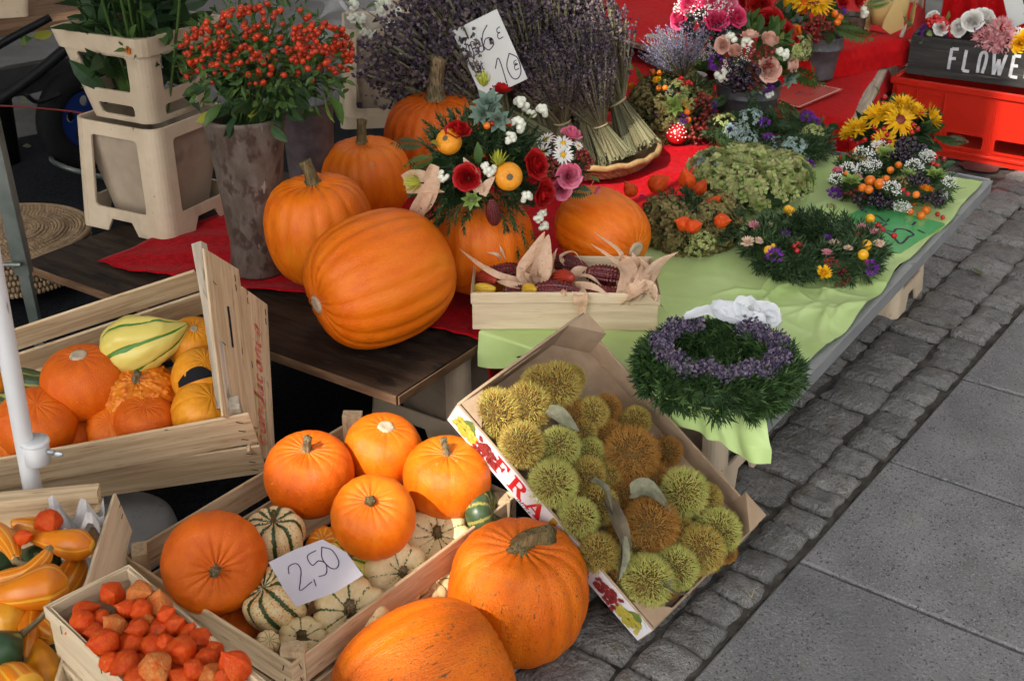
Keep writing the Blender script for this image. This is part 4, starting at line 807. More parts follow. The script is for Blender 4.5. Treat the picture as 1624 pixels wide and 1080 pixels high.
for u, v in ((.06, .02), (2.1, .05), (.1, .85), (2.1, .85)): slat(rt2, 'leg', RT3(u, v, 0), RT3(u, v, .374), AR, .06, .05, M['wood_grey'])
tag(ob('red_cloth', cloth_patch(RT3, 50, 26, 2.2, .9, .40, .05, .09, 'red_cloth', 4), M['redcloth']), 'red cloth on the raised back table behind the buckets', 'cloth')
# red hanging cloth behind the FLOWERS box
def drape():
    y0 = 5.75; a = PY(1490, 38, y0); b = PY(1720, 60, y0); V = []; n, m = 60, 24
    for i in range(n):
        for j in range(m):
            s = i / (n - 1); t = j / (m - 1); p = a + (b - a) * s; V.append((p[0], p[1] + .03 * math.sin(s * 26) * t + .02 * math.sin(s * 57), .95 - t * (.95 - a[2] + .05 + .03 * math.sin(s * 13))))
    for i in range(n):
        s = i / (n - 1); p = a + (b - a) * s; V.append((p[0], p[1] + .7, .95))
    F = [(i * m + j, i * m + j + 1, (i + 1) * m + j + 1, (i + 1) * m + j) for i in range(n - 1) for j in range(m - 1)] + [(i * m, (i + 1) * m, n * m + i + 1, n * m + i) for i in range(n - 1)]
    return T(V, F).me('drape', smooth=True), a, b
dm, da, db = drape(); tag(ob('red_cloth', dm, M['redcloth']), 'red cloth hanging behind the black flower box', 'cloth')
ft = thing('display_table', 'tall table behind the black flower box', 'table', ((da[0] + db[0]) / 2, 6.1, 0))
slat(ft, 'tabletop', (da[0], 6.1, .93), (db[0], 6.1, .93), Z3, .62, .03, M['wood_grey'])
for x in (da[0] - .06, db[0] - .1): slat(ft, 'leg', (x, 6.0, 0), (x, 6.0, .92), (0, 1, 0), .09, .06, M['wood_grey'])
# ------------------------------------------------------------------ red crate and FLOWERS box
ZC = .285; c0 = P(1418, 122, ZC); c1 = P(1640, 155, ZC); XC = nrm(c1 - c0); YC = np.array([-XC[1], XC[0], 0]); CL, CD = .62, .40
rc = thing('plastic_crate', 'bright red plastic crate standing on the pavement under the black box', 'crate', c0 + XC * CL / 2 + YC * CD / 2 - Z3 * ZC)
def RC(x, y, z): return c0 + XC * x + YC * y + Z3 * (z - ZC)
hl = [quadround([(.235, .055), (.375, .055), (.375, .105), (.235, .105)], .01), quadround([(.42, .055), (.56, .055), (.56, .105), (.42, .105)], .01), quadround([(.05, .055), (.19, .055), (.19, .105), (.05, .105)], .01)]
ob('front_panel', plate_me([(0, 0), (CL, 0), (CL, ZC), (0, ZC)], hl, .012, .002), M['redcrate'], rc, mat4(XC, Z3, -YC, RC(0, .006, 0)))
ob('side_panel', plate_me([(0, 0), (CD - .024, 0), (CD - .024, ZC), (0, ZC)], [quadround([(.12, .19), (.26, .19), (.26, .23), (.12, .23)], .01)], .012, .002), M['redcrate'], rc, mat4(YC, Z3, XC, RC(.006, .012, 0)))
ob('side_panel', plate_me([(0, 0), (CD - .024, 0), (CD - .024, ZC), (0, ZC)], (), .012, .002), M['redcrate'], rc, mat4(YC, Z3, XC, RC(CL - .006, .012, 0)))
ob('back_panel', plate_me([(0, 0), (CL, 0), (CL, ZC), (0, ZC)], (), .012, .002), M['redcrate'], rc, mat4(XC, Z3, -YC, RC(0, CD - .006, 0)))
for z, t, d in ((ZC - .012, .024, .010), (.030, .012, .006)): slat(rc, 'rim', RC(-.008, -.004, z), RC(CL + .008, -.004, z), -YC, t, d, M['redcrate'], bow=0)
slat(rc, 'rim', RC(-.004, -.008, ZC - .012), RC(-.004, CD, ZC - .012), -XC, .024, .01, M['redcrate'], bow=0)
for x in (.02, .10, .21, .40, .58): slat(rc, 'rib', RC(x, -.003, .04), RC(x, -.003, ZC - .03), -YC, .006, .008, M['redcrate'], bow=0)
ob('frame_line', plate_me(rrect(.115, .15, .195, .24, .008), [rrect(.119, .154, .191, .236, .006)], .004), M['redcrate'], rc, mat4(XC, Z3, -YC, RC(0, -.001, 0)))
for h in hl[:2]: ob('slot_frame', plate_me([(x + (x - np.mean([p[0] for p in h])) * .10, y + (y - .08) * .28) for x, y in h], [h], .008), M['redcrate'], rc, mat4(XC, Z3, -YC, RC(0, -.001, 0)))
ob('bottom', plate_me([(0.014, .014), (CL - .014, .014), (CL - .014, CD - .014), (.014, CD - .014)], (), .006), M['redcrate'], rc, mat4(XC, YC, Z3, RC(0, 0, .02)))
b0 = P(1437, 117, ZC + .002); b1 = P(1640, 143, ZC + .002); XB = nrm(b1 - b0); YB = np.array([-XB[1], XB[0], 0]); HB = .15; LB = .66; DB = .24
def BX(x, y, z): return b0 + XB * x + YB * y + Z3 * z
bb = thing('flower_box', 'black painted wooden box lettered FLOWERS holding small posies', 'box', BX(LB / 2, DB / 2, 0))
slat(bb, 'front_board', BX(0, .008, HB * .5), BX(LB, .008, HB * .5), -YB, HB, .016, M['blackwood'])
slat(bb, 'back_board', BX(0, DB, HB * .5), BX(LB, DB, HB * .5), -YB, HB, .016, M['blackwood'])
slat(bb, 'end_board', BX(.008, .018, HB * .5 + .004), BX(.008, DB - .01, HB * .5 + .004), -XB, HB + .006, .016, M['blackwood']); slat(bb, 'end_board', BX(LB - .008, .018, HB * .5), BX(LB - .008, DB - .01, HB * .5), -XB, HB, .016, M['blackwood'])
slat(bb, 'bottom_board', BX(.02, DB / 2, .008), BX(LB - .02, DB / 2, .008), Z3, DB - .03, .012, M['blackwood'])
x = float(np.dot(P(1491, 120, ZC + .04) - b0, XB))
for ch in ('F', 'L', 'O', 'W', 'Eb', 'R', 'S'):
    t = []; p = GL[ch]
    for i, st in enumerate(p): 
        q = spl(st, 6) if len(st) > 2 else np.array([st[0], (np.array(st[0]) + np.array(st[1])) / 2, st[1]]); t.append(ribbon_t(q * .080 * np.array([.66, 1.]), .0115, i * .0001))
    ob('letter', cat(t).me('letter'), M['chalk'], bb, mat4(XB, Z3, -YB, BX(x, -.0012, .038))); x += .066 if ch == 'W' else .054
# ------------------------------------------------------------------ pole, stone base, far left things
y0 = 1.80; pa = PY(50, 765, y0); pb = PY(-8, 445, y0); dp = nrm(pb - pa); base = pa - dp * (pa[2] / dp[2]); top = pa + dp * ((2.62 - pa[2]) / dp[2])
pole = thing('parasol_pole', 'white painted metal pole with a clamp in front of the pumpkin crate', 'pole', base)
ob('tube', tube_t([base, pa, top], .0165, 20).me('tube', smooth=True), M['whitepaint'], pole)
pc = PY(57, 712, y0); ob('collar', tube_t([pc - dp * .028, pc - dp * .026, pc + dp * .018, pc + dp * .02], [.019, .0225, .0225, .019], 20).me('collar', smooth=True), M['whitepaint'], pole)
ob('collar_flange', tube_t([pc + dp * .012, pc + dp * .014, pc + dp * .020], [.0235, .026, .0235], 20).me('collar_flange', smooth=True), M['whitepaint'], pole)
wb = np.array([1, -.25, -.05]); wb = nrm(wb); wt = cat([tube_t([pc + wb * .018, pc + wb * .036], [.005, .005], 8), ball_t(10, 6).tf(Matrix.Diagonal((.011, .0025, .0055, 1))).tf(fr(pc + wb * .043 - Z3 * .002, (0, .4, 1), 0, 1, n=wb)), ])
ob('wing_bolt', wt.me('wing_bolt', smooth=True), M['steel'], pole)
st = P(205, 862); stc = np.array([st[0] - .04, st[1], 0])
t = lathe_t([(.001, .055), (.05, .055), (.118, .050), (.135, .04), (.14, .02), (.14, 0)], 40); tag(ob('stone_base', t.me('stone_base', smooth=True), M['concrete'], M=Matrix.Translation(stc)), 'round grey concrete foot on the dark floor beside the gourd crate', 'base')
# leaning metal leg
ya = 2.62; l0 = PY(55, 505, ya); l1 = PY(2, 270, ya); d = nrm(l1 - l0); ml = thing('metal_leg', 'grey square metal leg with a wing nut at the left edge', 'leg', l0 - d * (l0[2] / d[2]))
lb_ = l0 - d * (l0[2] / d[2]); slat(ml, 'lower_bar', lb_, l0 + d * .17, (0, -1, .3), .026, .018, M['greymetal'], bow=0); slat(ml, 'upper_bar', l0 + d * .12, l1 + d * .55, (0, -1, .3), .036, .03, M['greymetal'], bow=0)
k = l0 + d * .155 + np.array([-.02, -.03, 0]); ob('wing_nut', cat([tube_t([k + (-.03, 0, 0), k + (.03, 0, 0)], [.006, .006], 8), box_t(.03, .006, .016, .002).tf(fr(k + np.array([-.03, 0, 0]), (0, .2, 1), 0, 1, n=(1, 0, 0)))]).me('wing_nut'), M['greymetal'], ml)
# ------------------------------------------------------------------ woven round basket lying at the left
def woven(c, R0_, H, m, name, label, flat=True, rows=24, n=120):
    root = thing(name, label, 'basket', c); out = []; c = np.asarray(c)
    for i in range(rows):
        r = R0_ * (1 - i / rows) ; 
        k = max(8, int(n * r / R0_)); a = (np.arange(k) + .5 * (i % 2)) / k * 6.283; pos = np.stack([c[0] + r * np.cos(a), c[1] + r * np.sin(a), np.full(k, c[2] + H + .004 * math.sin(i) + .015 * (i / rows))], 1); tg = np.stack([-np.sin(a), np.cos(a), 0 * a], 1)
        Ms = frames(pos, tg, 0, 1, n=(0, 0, 1.)); s = cat([ball_t(6, 4)]).sc(.006, R0_ / rows * .62, 6.283 * r / k * .56); out.append(inst(s, Ms))
    ob('lid_weave', cat(out).me('lid_weave', smooth=True), m, root, kind='stuff'); out = []
    for i in range(6):
        k = n; a = (np.arange(k) + .5 * (i % 2)) / k * 6.283; pos = np.stack([c[0] + R0_ * 1.01 * np.cos(a), c[1] + R0_ * 1.01 * np.sin(a), np.full(k, c[2] + H * (i + .5) / 6)], 1); tg = np.stack([-np.sin(a), np.cos(a), 0 * a], 1)
        out.append(inst(ball_t(6, 4).sc(H / 11, .006, 6.283 * R0_ / k * .56), frames(pos, tg, 0, 1, n=(0, 0, 1.))))
    ob('side_weave', cat(out).me('side_weave', smooth=True), m, root, kind='stuff')
    ob('core', lathe_t([(.001, H - .004), (R0_ * .99, H - .006), (R0_ * .99, 0)], 40).me('core'), m, root, Matrix.Translation(c))
    a = np.arange(61) / 60 * 6.283; ob('rim', tube_t(np.stack([c[0] + R0_ * 1.02 * np.cos(a), c[1] + R0_ * 1.02 * np.sin(a), np.full(61, c[2] + H + .002)], 1), .009, 8, False).me('rim', smooth=True), m, root)
    return root
q = P(8, 372, .16); woven((q[0], q[1], .05), .235, .11, M['wicker_dark'], 'wicker_basket', 'round flat brown wicker basket at the left edge behind the metal leg')
# ------------------------------------------------------------------ wooden crate of pumpkins with the 2,50 card
def lerp(a, b, t): return np.asarray(a) * (1 - t) + np.asarray(b) * t
def side(root, a, b, out, n, rows, t=.006, m=None, name='slat', over=.004, st=True):
    """slats along one crate side; rows = (top offset, width) measured down from the rim"""
    for o, wd in rows:
        c = -np.asarray(n) * (o + wd / 2); p0 = a + c - nrm(b - a) * over; p1 = b + c + nrm(b - a) * over
        slat(root, name, p0 + out * t / 2, p1 + out * t / 2, out, wd, t, m or M['wood'])
        if st:
            for e, s in ((p0, 1), (p1, -1)):
                for k in (-.25, .25): staple(root, e + nrm(b - a) * s * .016 + n * k * wd + out * (t + .0002), out, n + .3 * nrm(b - a) * random.choice((-1, 1)))
def outw(a, b, ctr, n): 
    o = np.cross(b - a, n); o = nrm(o); return o if np.dot(o, (a + b) / 2 - ctr) > 0 else -o
cF, cR, cK, cL = (np.array(q) for q in ((-.351, 1.464, .182), (.001, 1.911, .193), (-.332, 2.174, .204), (-.685, 1.726, .193)))
cc = (cF + cR + cK + cL) / 4; n1 = nrm(np.cross(cR - cF, cL - cF)); rows1 = ((.0, .058), (.072, .062))
crate1 = thing('wooden_crate', 'slatted wooden crate of small pumpkins and cream squashes in front', 'crate', cc - n1 * .16)
for a, b, s in ((cF, cR, 1), (cR, cK, .93), (cK, cL, 1), (cL, cF, 1)): side(crate1, a, b, outw(a, b, cc, n1), n1, rows1)
for q, up in ((cF, .012), (cR, .0), (cK, .03), (cL, .01)):
    i = nrm(cc - q); i = nrm(i - n1 * np.dot(i, n1)); slat(crate1, 'corner_post', q + i * .022 - n1 * .15, q + i * .022 + n1 * up, i, .04, .026, M['wood'])
for k in range(5):
    t = .1 + .2 * k; slat(crate1, 'bottom_slat', lerp(cF, cL, t) - n1 * .140, lerp(cR, cK, t) - n1 * .140, n1, .065, .005, M['wood'])
def inbox(px, py, wpx, c, n, h): 
    p = PPL(px, py, np.asarray(c) + np.asarray(n) * h, n); return p, wpx / 2 * mpp(p)
CAMD = lambda p: nrm(EYE - np.asarray(p))
def tow(p, k, side_=0., up=1.): d = CAMD(p); return nrm(np.array([d[0] * k + side_, d[1] * k, up]))      # axis leaning towards the viewer
g1 = 'orange pumpkins in the slatted crate'
def pk(px, py, wpx, h, label, k, ax, c=cc, n=n1, **kw):
    p, r = inbox(px, py, wpx, c, n, h); return pumpkin('pumpkin', label, p, r, k, tow(p, *ax), **kw)
pk(340, 892, 166, .035, 'orange pumpkin with short pale stem at the left of the 2,50 crate', .80, (1.5, .02, .55), ribs=16, depth=.022, seed=1, stem=(.22, .085, .25), m='pumpkin_dark', group=g1, sroll=2, dim=.2, lump=.012)
pk(490, 752, 142, .05, 'orange pumpkin with tall knobbly stem at the back left of the 2,50 crate', .90, (.25, .0, 1), ribs=20, depth=.015, seed=2, stem=(.42, .085, .1), m='pumpkin_dark', group=g1, dim=.16, lump=.012)
pk(608, 712, 124, .05, 'glossy orange pumpkin with a round corky scar in the crate', .84, (.15, .14, 1), ribs=14, depth=.015, seed=3, scar=.20, m='pumpkin', group=g1, dim=.12, lump=.015)
pk(592, 820, 134, .065, 'orange pumpkin with a short broken stem above the cream squashes', .94, (.55, -.05, .9), ribs=18, depth=.02, seed=4, stem=(.20, .11, .4), m='pumpkin', group=g1, sroll=3, dim=.16, smat='stem_green', lump=.012)
pk(709, 757, 140, .04, 'pale stemmed orange pumpkin against the printed tray', .86, (.2, .02, 1), ribs=16, depth=.018, seed=5, stem=(.42, .075, .35), m='pumpkin', group=g1, sroll=2.3, dim=.16, lump=.015)
g2 = 'striped and cream squashes in the slatted crate'
def sq(px, py, wpx, h, label, k, ax, m='squash', **kw):
    p, r = inbox(px, py, wpx, cc, n1, h); kw.setdefault('ribs', 10); kw.setdefault('depth', .16); kw.setdefault('stem', (.34, .10, .2)); kw.setdefault('dim', .34)
    return pumpkin('squash', label, p, r, k, tow(p, *ax), m=m, pw=.75, cat_='squash', group=g2, lump=.02, low=True, **kw)
sq(694, 856, 118, -.045, 'cream squash with square grey stem under the back pumpkins', .58, (.7, .0, .9), seed=11, ribs=11, smat='stem_green')
sq(630, 912, 112, -.045, 'cream green-lined squash in the middle of the crate edge row', .60, (.8, .35, .7), seed=12, ribs=10)
sq(556, 974, 124, -.042, 'cream squash with long grey stem behind the 2,50 card', .62, (.75, .0, .7), seed=13, ribs=10, stem=(.55, .12, .2))
sq(437, 950, 110, -.015, 'flecked green and cream squash left of the 2,50 card', .92, (.2, -.5, .8), m='squash2', seed=14, stem=None)
sq(436, 848, 98, .01, 'green flecked squash with a thin stem between two pumpkins', .85, (.1, .0, 1), m='squash2', seed=15, stem=(.5, .07, .1), smat='stem_green')
sq(480, 1018, 84, -.05, 'small cream squash in the front corner of the crate', .7, (.6, .0, .9), seed=16, stem=(.3, .16, .4), smat='stem_green')
sq(425, 1018, 40, -.02, 'tiny white squash tucked in the front corner', .8, (.6, .3, .9), seed=17, stem=None)
sq(548, 890, 78, -.015, 'yellow green squash half under the price card', .6, (.5, .4, .8), m='gourd_stripe', seed=18)
sq(515, 862, 60, -.02, 'small yellow squash peeking above the price card', .7, (.5, -.2, .9), m='gourd_or', seed=19, stem=None)
sq(768, 815, 90, -.01, 'dark green and yellow striped squash in the far right corner of the crate', .6, (.1, .9, .4), m='green_squash', seed=20, stem=None, depth=.04)
sq(500, 905, 90, -.06, 'cream squash almost hidden under the price card', .7, (.5, 0, .9), seed=21, stem=None); sq(300, 960, 80, -.07, 'small striped squash low at the left of the crate', .7, (.5, 0, .9), m='gourd_or', seed=22, stem=None)
sq(370, 975, 110, -.075, 'red orange squash below the big left pumpkin', .7, (.5, 0, .9), m='pumpkin_dark', seed=23, stem=None); sq(660, 830, 100, -.05, 'shadowed orange squash beneath the back pumpkins', .7, (.5, 0, .9), m='pumpkin_dark', seed=24, stem=None); sq(560, 760, 110, -.06, 'shadowed orange squash at the back of the crate', .7, (.5, 0, .9), m='pumpkin_dark', seed=25, stem=None); sq(610, 990, 80, -.075, 'yellow squash low behind the front slats', .7, (.5, 0, .9), m='gourd_or', seed=26, stem=None); sq(690, 925, 70, -.085, 'cream squash seen through the slat gap', .7, (.5, 0, .9), seed=27, stem=None)
# price card 2,50
k00 = PPL(470, 962, cc + n1 * .075, n1); k10 = PPL(576, 912, cc + n1 * .075, n1); k01 = PPL(432, 889, cc + n1 * .11, n1)
Mx = cardM(k00, k10, k01); wc, hc = np.linalg.norm(k10 - k00), np.linalg.norm(k01 - k00)
card = tag(ob('price_card', plate_me([(0, 0), (wc * .55, -.006), (wc, .0), (wc * .98, hc * .55), (wc * .80, hc * .98), (wc * .4, hc * 1.02), (0, hc), (-.002, hc * .4)], (), .0006), M['paper'], M=Mx), 'curled grey paper card reading 2,50 lying on the squashes', 'price card')
ob('handwriting', write('2,50', hc * .50, .0018, wc * .16, hc * .22, .08, .50).me('handwriting'), M['pen'], card, Mx @ Matrix.Translation((0, 0, .0008)) @ Matrix.Rotation(.12, 4, 'Z'))
# ------------------------------------------------------------------ two big pumpkins on the ground
p, r = sit(820, 938, 224, -.01, 1.0); Q1 = p
pumpkin('pumpkin', 'large weathered pumpkin with a curved ridged stem beside the printed tray', p, r, 1.04, tow(p, .10, .06), m='pumpkin_worn', ribs=16, depth=.05, seed=31, stem=(.40, .115, 1.05), smat='stem_green', sroll=-.3, dim=.2, lump=.025)
p, r = sit(672, 1088, 256, -.01, .92)
pumpkin('pumpkin', 'big scuffed pumpkin lying on its side at the bottom edge', p, r, 1.18, nrm((.78, .45, .18)), m='pumpkin_worn', ribs=18, depth=.035, seed=32, dim=.1, lump=.02)
# ------------------------------------------------------------------ pumpkins on the bench
ZV = ZB + .008
def bp(px, py, wpx, k, axis, label, **kw):
    p, r = sit(px, py, wpx, ZV, kw.pop('kz', k)); return pumpkin('pumpkin', label, p, r, k, axis, **kw), p, r
bp(506, 362, 172, 1.10, nrm((-.06, -.04, 1)), 'upright tall pumpkin with a pale-topped stem beside the zinc vase', kz=1.06, m='pumpkin', ribs=18, depth=.05, seed=41, stem=(.46, .10, -.2), smat='stem_green', dim=.17)
p, r = sit(602, 441, 214, ZV, .96); P2c = p
pumpkin('pumpkin', 'huge pumpkin lying on its side with its pale scar to the left', p, r, 1.17, nrm((-.80, -.55, -.14)), m='pumpkin', ribs=20, depth=.045, seed=42, scar=.14, dim=.10, dimb=.05, roll=.5, lump=.02, pw=.7)
bp(580, 282, 146, .94, nrm((-.05, -.02, 1)), 'pumpkin with a slim dark stem behind the two front bench pumpkins', m='pumpkin', ribs=20, depth=.05, seed=43, stem=(.56, .09, .1), smat='stem_green', dim=.16)
p, r = sit(692, 218, 164, ZV, .9)
pumpkin('pumpkin', 'ribbed pumpkin with a very long pale striped stem under the lavender', p, r, .90, nrm((.0, -.04, 1)), m='pumpkin_dark', ribs=24, depth=.06, seed=44, stem=(.88, .13, .12), dim=.16)
P5c, P5r = sit(762, 385, 172, ZV, .98)
pumpkin('pumpkin', 'pumpkin carrying the rose and berry arrangement', P5c, P5r, .98, nrm((0, 0, 1)), m='pumpkin', ribs=18, depth=.04, seed=45, dim=.12)
p, r = sit(955, 366, 166, ZT + .012, .78); P6c = p
pumpkin('pumpkin', 'oblong pumpkin lying with its round scar towards the corn basket', p, r * .80, 1.25, nrm((.62, -.74, -.12)), m='pumpkin', ribs=18, depth=.03, seed=46, scar=.2, dim=.08, dimb=.05, roll=1.)
# ------------------------------------------------------------------ tilted broken crate at the left
dFR, dFRb, dBR, dTB, dBB = PY(395, 655, 1.96), PY(424, 748, 2.05), PY(312, 428, 2.22), PY(318, 380, 2.18), PY(420, 492, 2.32)
dFL = dFR + (PY(60, 722, 1.89) - dFR) * 1.75; dBL = dBR + (PY(18, 525, 2.17) - dBR) * 1.6; dFLb = dFRb + (PY(60, 795, 1.98) - dFRb) * 1.75
cr2 = thing('wooden_crate', 'tilted slatted crate of pumpkins and gourds with a raised printed end', 'crate', (dFR + dFL + dBR + dBL) / 4 - Z3 * .2)
n2 = nrm(np.cross(dFR - dFL, dBR - dFR)); 
if n2[2] < 0: n2 = -n2
c2 = (dFR + dFL + dBR + dBL) / 4
def between(root, a0, b0, a1, b1, t0, t1, out, name='slat', m='wood', th=.006):
    """board inside the quadrilateral a0-b0 (rim) a1-b1 (bottom), covering t0..t1 of the way down"""
    p0 = lerp(a0, a1, (t0 + t1) / 2); p1 = lerp(b0, b1, (t0 + t1) / 2); wd = np.linalg.norm(lerp(a0, a1, t1) - lerp(a0, a1, t0)); out2 = nrm(np.cross(p1 - p0, a1 - a0)); out2 = out2 if np.dot(out2, out) > 0 else -out2
    o = slat(root, name, p0, p1, out2, wd, th, M[m]); return out2, p0, p1, wd
fo = np.array([.3, -1, -.2])
for t0, t1 in ((0, .46), (.53, 1.0)):
    oo, p0, p1, wd = between(cr2, dFR, dFL, dFRb, dFLb, t0, t1, fo)
    for k in (-.3, 0., .3): staple(cr2, p0 + nrm(p1 - p0) * .022 + nrm(dFR - dFRb) * k * wd + oo * .0035, oo, (dFR - dFRb) + .5 * (p1 - p0))
dBBs = dBR - n2 * .17; dBLb = dBL - n2 * .17
for t0, t1 in ((0, .42), (.5, .95)): between(cr2, dBR, dBL, dBBs, dBLb, t0, t1, (-.3, 1, .2))
for k in range(4): t = .13 + .25 * k; slat(cr2, 'bottom_slat', lerp(dFRb, dBBs, t), lerp(dFLb, dBLb, t), n2, .075, .005, M['wood'])
slat(cr2, 'corner_post', dFR + n2 * .005 - nrm(dFR - dFL) * .022 + nrm(dBR - dFR) * .026, lerp(dFR, dFRb, .9) - nrm(dFR - dFL) * .022 + nrm(dBR - dFR) * .026, nrm(dFR - dFL), .03, .024, M['wood_grey'])
# raised end: weathered inner strip, two wide boards, faded print
dTF = PY(352, 662, 1.955) ; eo = nrm(np.cross(dTF - dTB, dBB - dTB)); eo = eo if eo[0] > 0 else -eo
eF, eFb = PY(360, 640, 1.965) + eo * .004, dFRb + eo * .006; eB, eBb = dTB + eo * .004, dBB + eo * .004
for t0, t1 in ((0, .54), (.58, 1.0)): between(cr2, eB, eF, eBb, eFb, t0, t1, eo, 'end_board', 'wood', .005)
slat(cr2, 'end_strip', eB - eo * .014 + nrm(eBb - eB) * .012, eF - eo * .014 + nrm(eFb - eF) * .012, eo, .024, .022, M['wood_grey'])
def onend(s, t): return lerp(lerp(eB, eF, s), lerp(eBb, eFb, s), t) + eo * .0036
slat(cr2, 'handle_slot', onend(.30, .27), onend(.55, .27), eo, .006, .0012, M['black'], bow=0)
for s in (.25, .62): staple(cr2, onend(s, .06), eo, eBb - eB)
for s in (.04, .1, .5, .93, .97):
    for t in (.45, .64, .95): staple(cr2, onend(s, t), eo, eF - eB)
# faded red lettering running along the lower board, with green and yellow outline
pe0, pe1 = onend(.93, .80), onend(.12, .80); xe = nrm(pe1 - pe0); ye = np.cross(eo, xe); Le = np.linalg.norm(pe1 - pe0)
Mx = mat4(xe, ye, eo, pe0)
ob('print_red', write('canducania', Le * .155, Le * .028, 0, -.012, .15, .60).me('print_red'), M['ink_pink'], cr2, Mx @ Matrix.Translation((0, 0, .0004)))
ob('print_green', cat([ribbon_t([(Le * (.03 + .09 * i), -.020), (Le * (.06 + .09 * i), -.0215), (Le * (.10 + .09 * i), -.020)], .004, .0) for i in range(10)]).me('print_green'), M['ink_green'], cr2, Mx @ Matrix.Translation((0, 0, .0003)))
ob('print_yellow', cat([ribbon_t([(Le * (.02 + .1 * i), .018), (Le * (.05 + .1 * i), .0205), (Le * (.09 + .1 * i), .019)], .004, .0) for i in range(10)]).me('print_yellow'), M['ink_yel'], cr2, Mx @ Matrix.Translation((0, 0, .0003)))
ob('print_fruit', plate_me(blob(Le * 1.06, .004, .012, seed=5), t=.0004), M['ink_leaf'], cr2, Mx @ Matrix.Translation((0, 0, .0003)))
g3 = 'pumpkins in the tilted left crate'
def p2(px, py, wpx, h, label, k, ax, **kw):
    p, r = inbox(px, py, wpx, c2, n2, h); kw.setdefault('group', g3); return pumpkin('pumpkin', label, p, r, k, tow(p, *ax), **kw), p, r
p2(133, 606, 132, -.045, 'smooth orange pumpkin with a round scar in the tilted left crate', .86, (.10, -.02, 1), m='pumpkin_dark', ribs=14, depth=.012, seed=51, scar=.2, dim=.10, lump=.012)
p2(58, 672, 124, -.03, 'orange pumpkin behind the white pole', .82, (.3, .1, 1), m='pumpkin_dark', ribs=14, depth=.012, seed=52, dim=.1, lump=.015)
p2(230, 668, 96, -.05, 'deep orange pumpkin peeking over the front slat of the tilted crate', .85, (.3, .1, 1), m='pumpkin_dark', ribs=16, depth=.02, seed=53, dim=.1)
p2(308, 545, 84, -.075, 'orange pumpkin with a star shaped scar by the crate end', 1.0, (.5, .1, 1), m='pumpkin_yellow', ribs=16, depth=.02, seed=54, dim=.1, scar=.15)
o, pm, rm = p2(318, 598, 92, -.045, 'yellow orange pumpkin with a black painted patch', 1.0, (.4, .3, 1), m='pumpkin_yellow', ribs=14, depth=.012, seed=55, dim=.08)
d = nrm(np.array([.12, -.8, .36])); mk = grid_t(13, 7, lambda u, v: tuple(pm + rm * 1.04 * nrm(d + np.array([1, 0, .35]) * (u - .5) * 1.35 + np.array([0, .3, 1]) * ((v - .5) * .5 * (.4 + .6 * math.sin(math.pi * u)) + .22 * math.sin(u * 3.14))))); ob('black_patch', mk.me('black_patch', smooth=True), M['black'], o)
p2(322, 652, 100, -.045, 'yellow orange pumpkin wedged in the front corner of the tilted crate', .95, (.5, .5, 1), m='pumpkin_yellow', ribs=12, depth=.03, seed=56, dim=.1)
p2(120, 690, 80, -.10, 'dark orange pumpkin in the shade at the bottom of the tilted crate', .85, (.3, .1, 1), m='pumpkin_dark', ribs=16, depth=.02, seed=57, dim=.1, stem=(.4, .09, .3))
for i_, (t_, l_) in enumerate(((.62, 'orange pumpkin behind the lower front slat'), (.38, 'orange pumpkin seen through the slat gap'), (.14, 'small orange pumpkin low in the corner by the raised end'))):
    q = lerp(dFR, dFL, t_) - n2 * .10 + nrm(dBR - dFR) * .075; pumpkin('pumpkin', l_, q, .055, .85, n2, m='pumpkin', ribs=16, depth=.02, seed=58 + i_, dim=.1, group=g3, low=True)
# warty pumpkin
p, r = inbox(222, 630, 118, c2, n2, -.075); q = pumpkin_t(.9, 12, .03, 61, .15, .1, .02, 230, 110); rs = np.random.default_rng(5); ct = rs.normal(0, 1, (520, 3)); ct /= np.linalg.norm(ct, axis=1, keepdims=True); un = q.V / np.linalg.norm(q.V, axis=1, keepdims=True)
dd = np.arccos(np.clip(un @ ct.T, -1, 1)); wv = np.max(np.exp(-(dd / rs.uniform(.035, .08, 520)) ** 2) * rs.uniform(.3, 1, 520), axis=1); q.V *= (1 + .10 * wv)[:, None]
o = thing('pumpkin', 'warty orange pumpkin with a short stem in the tilted crate', 'pumpkin', p - Z3 * r, g3); ax = tow(p, .5, -.05, .9); ob('body', q.me('body', smooth=True), M['warty'], o, Matrix(fr(p, ax, 0, r))); ob('stem', stem_t(.34, .09, .3).me('stem', smooth=True), M['stem'], o, Matrix(fr(p + ax * r * .70, ax, .5, r)))
# striped pear gourd
def g2w(px, py, h, c=None, n=None): return PPL(px, py, (c2 if c is None else c) + (n2 if n is None else n) * h, n2 if n is None else n)
mq = mpp(c2)
gr = gourd('lumpy cream and green striped gourd on top of the tilted crate pumpkins', [g2w(178, 572, -.06), g2w(205, 553, -.035), g2w(240, 540, -.02), g2w(272, 528, -.02), g2w(297, 514, -.02)], [.012, 52 * mq, 46 * mq, 28 * mq, .006], 'gourd_stripe', 7, .10, 0, 5, group=g3, lump=.07)
gourd('dark green ribbed squash behind the white pole', [g2w(95, 628, -.10), g2w(60, 622, -.10), g2w(20, 618, -.10), g2w(-15, 620, -.10)], [.01, 36 * mq, 40 * mq, .01], 'green_squash', 10, .12, 0, 6, group=g3)
gourd('small yellow gourd at the left edge of the tilted crate', [g2w(8, 598, -.05), g2w(-6, 605, -.05), g2w(-24, 612, -.05)], [.008, 20 * mq, .008], 'gourd_yellow', 8, .05, 0, 7, group=g3)
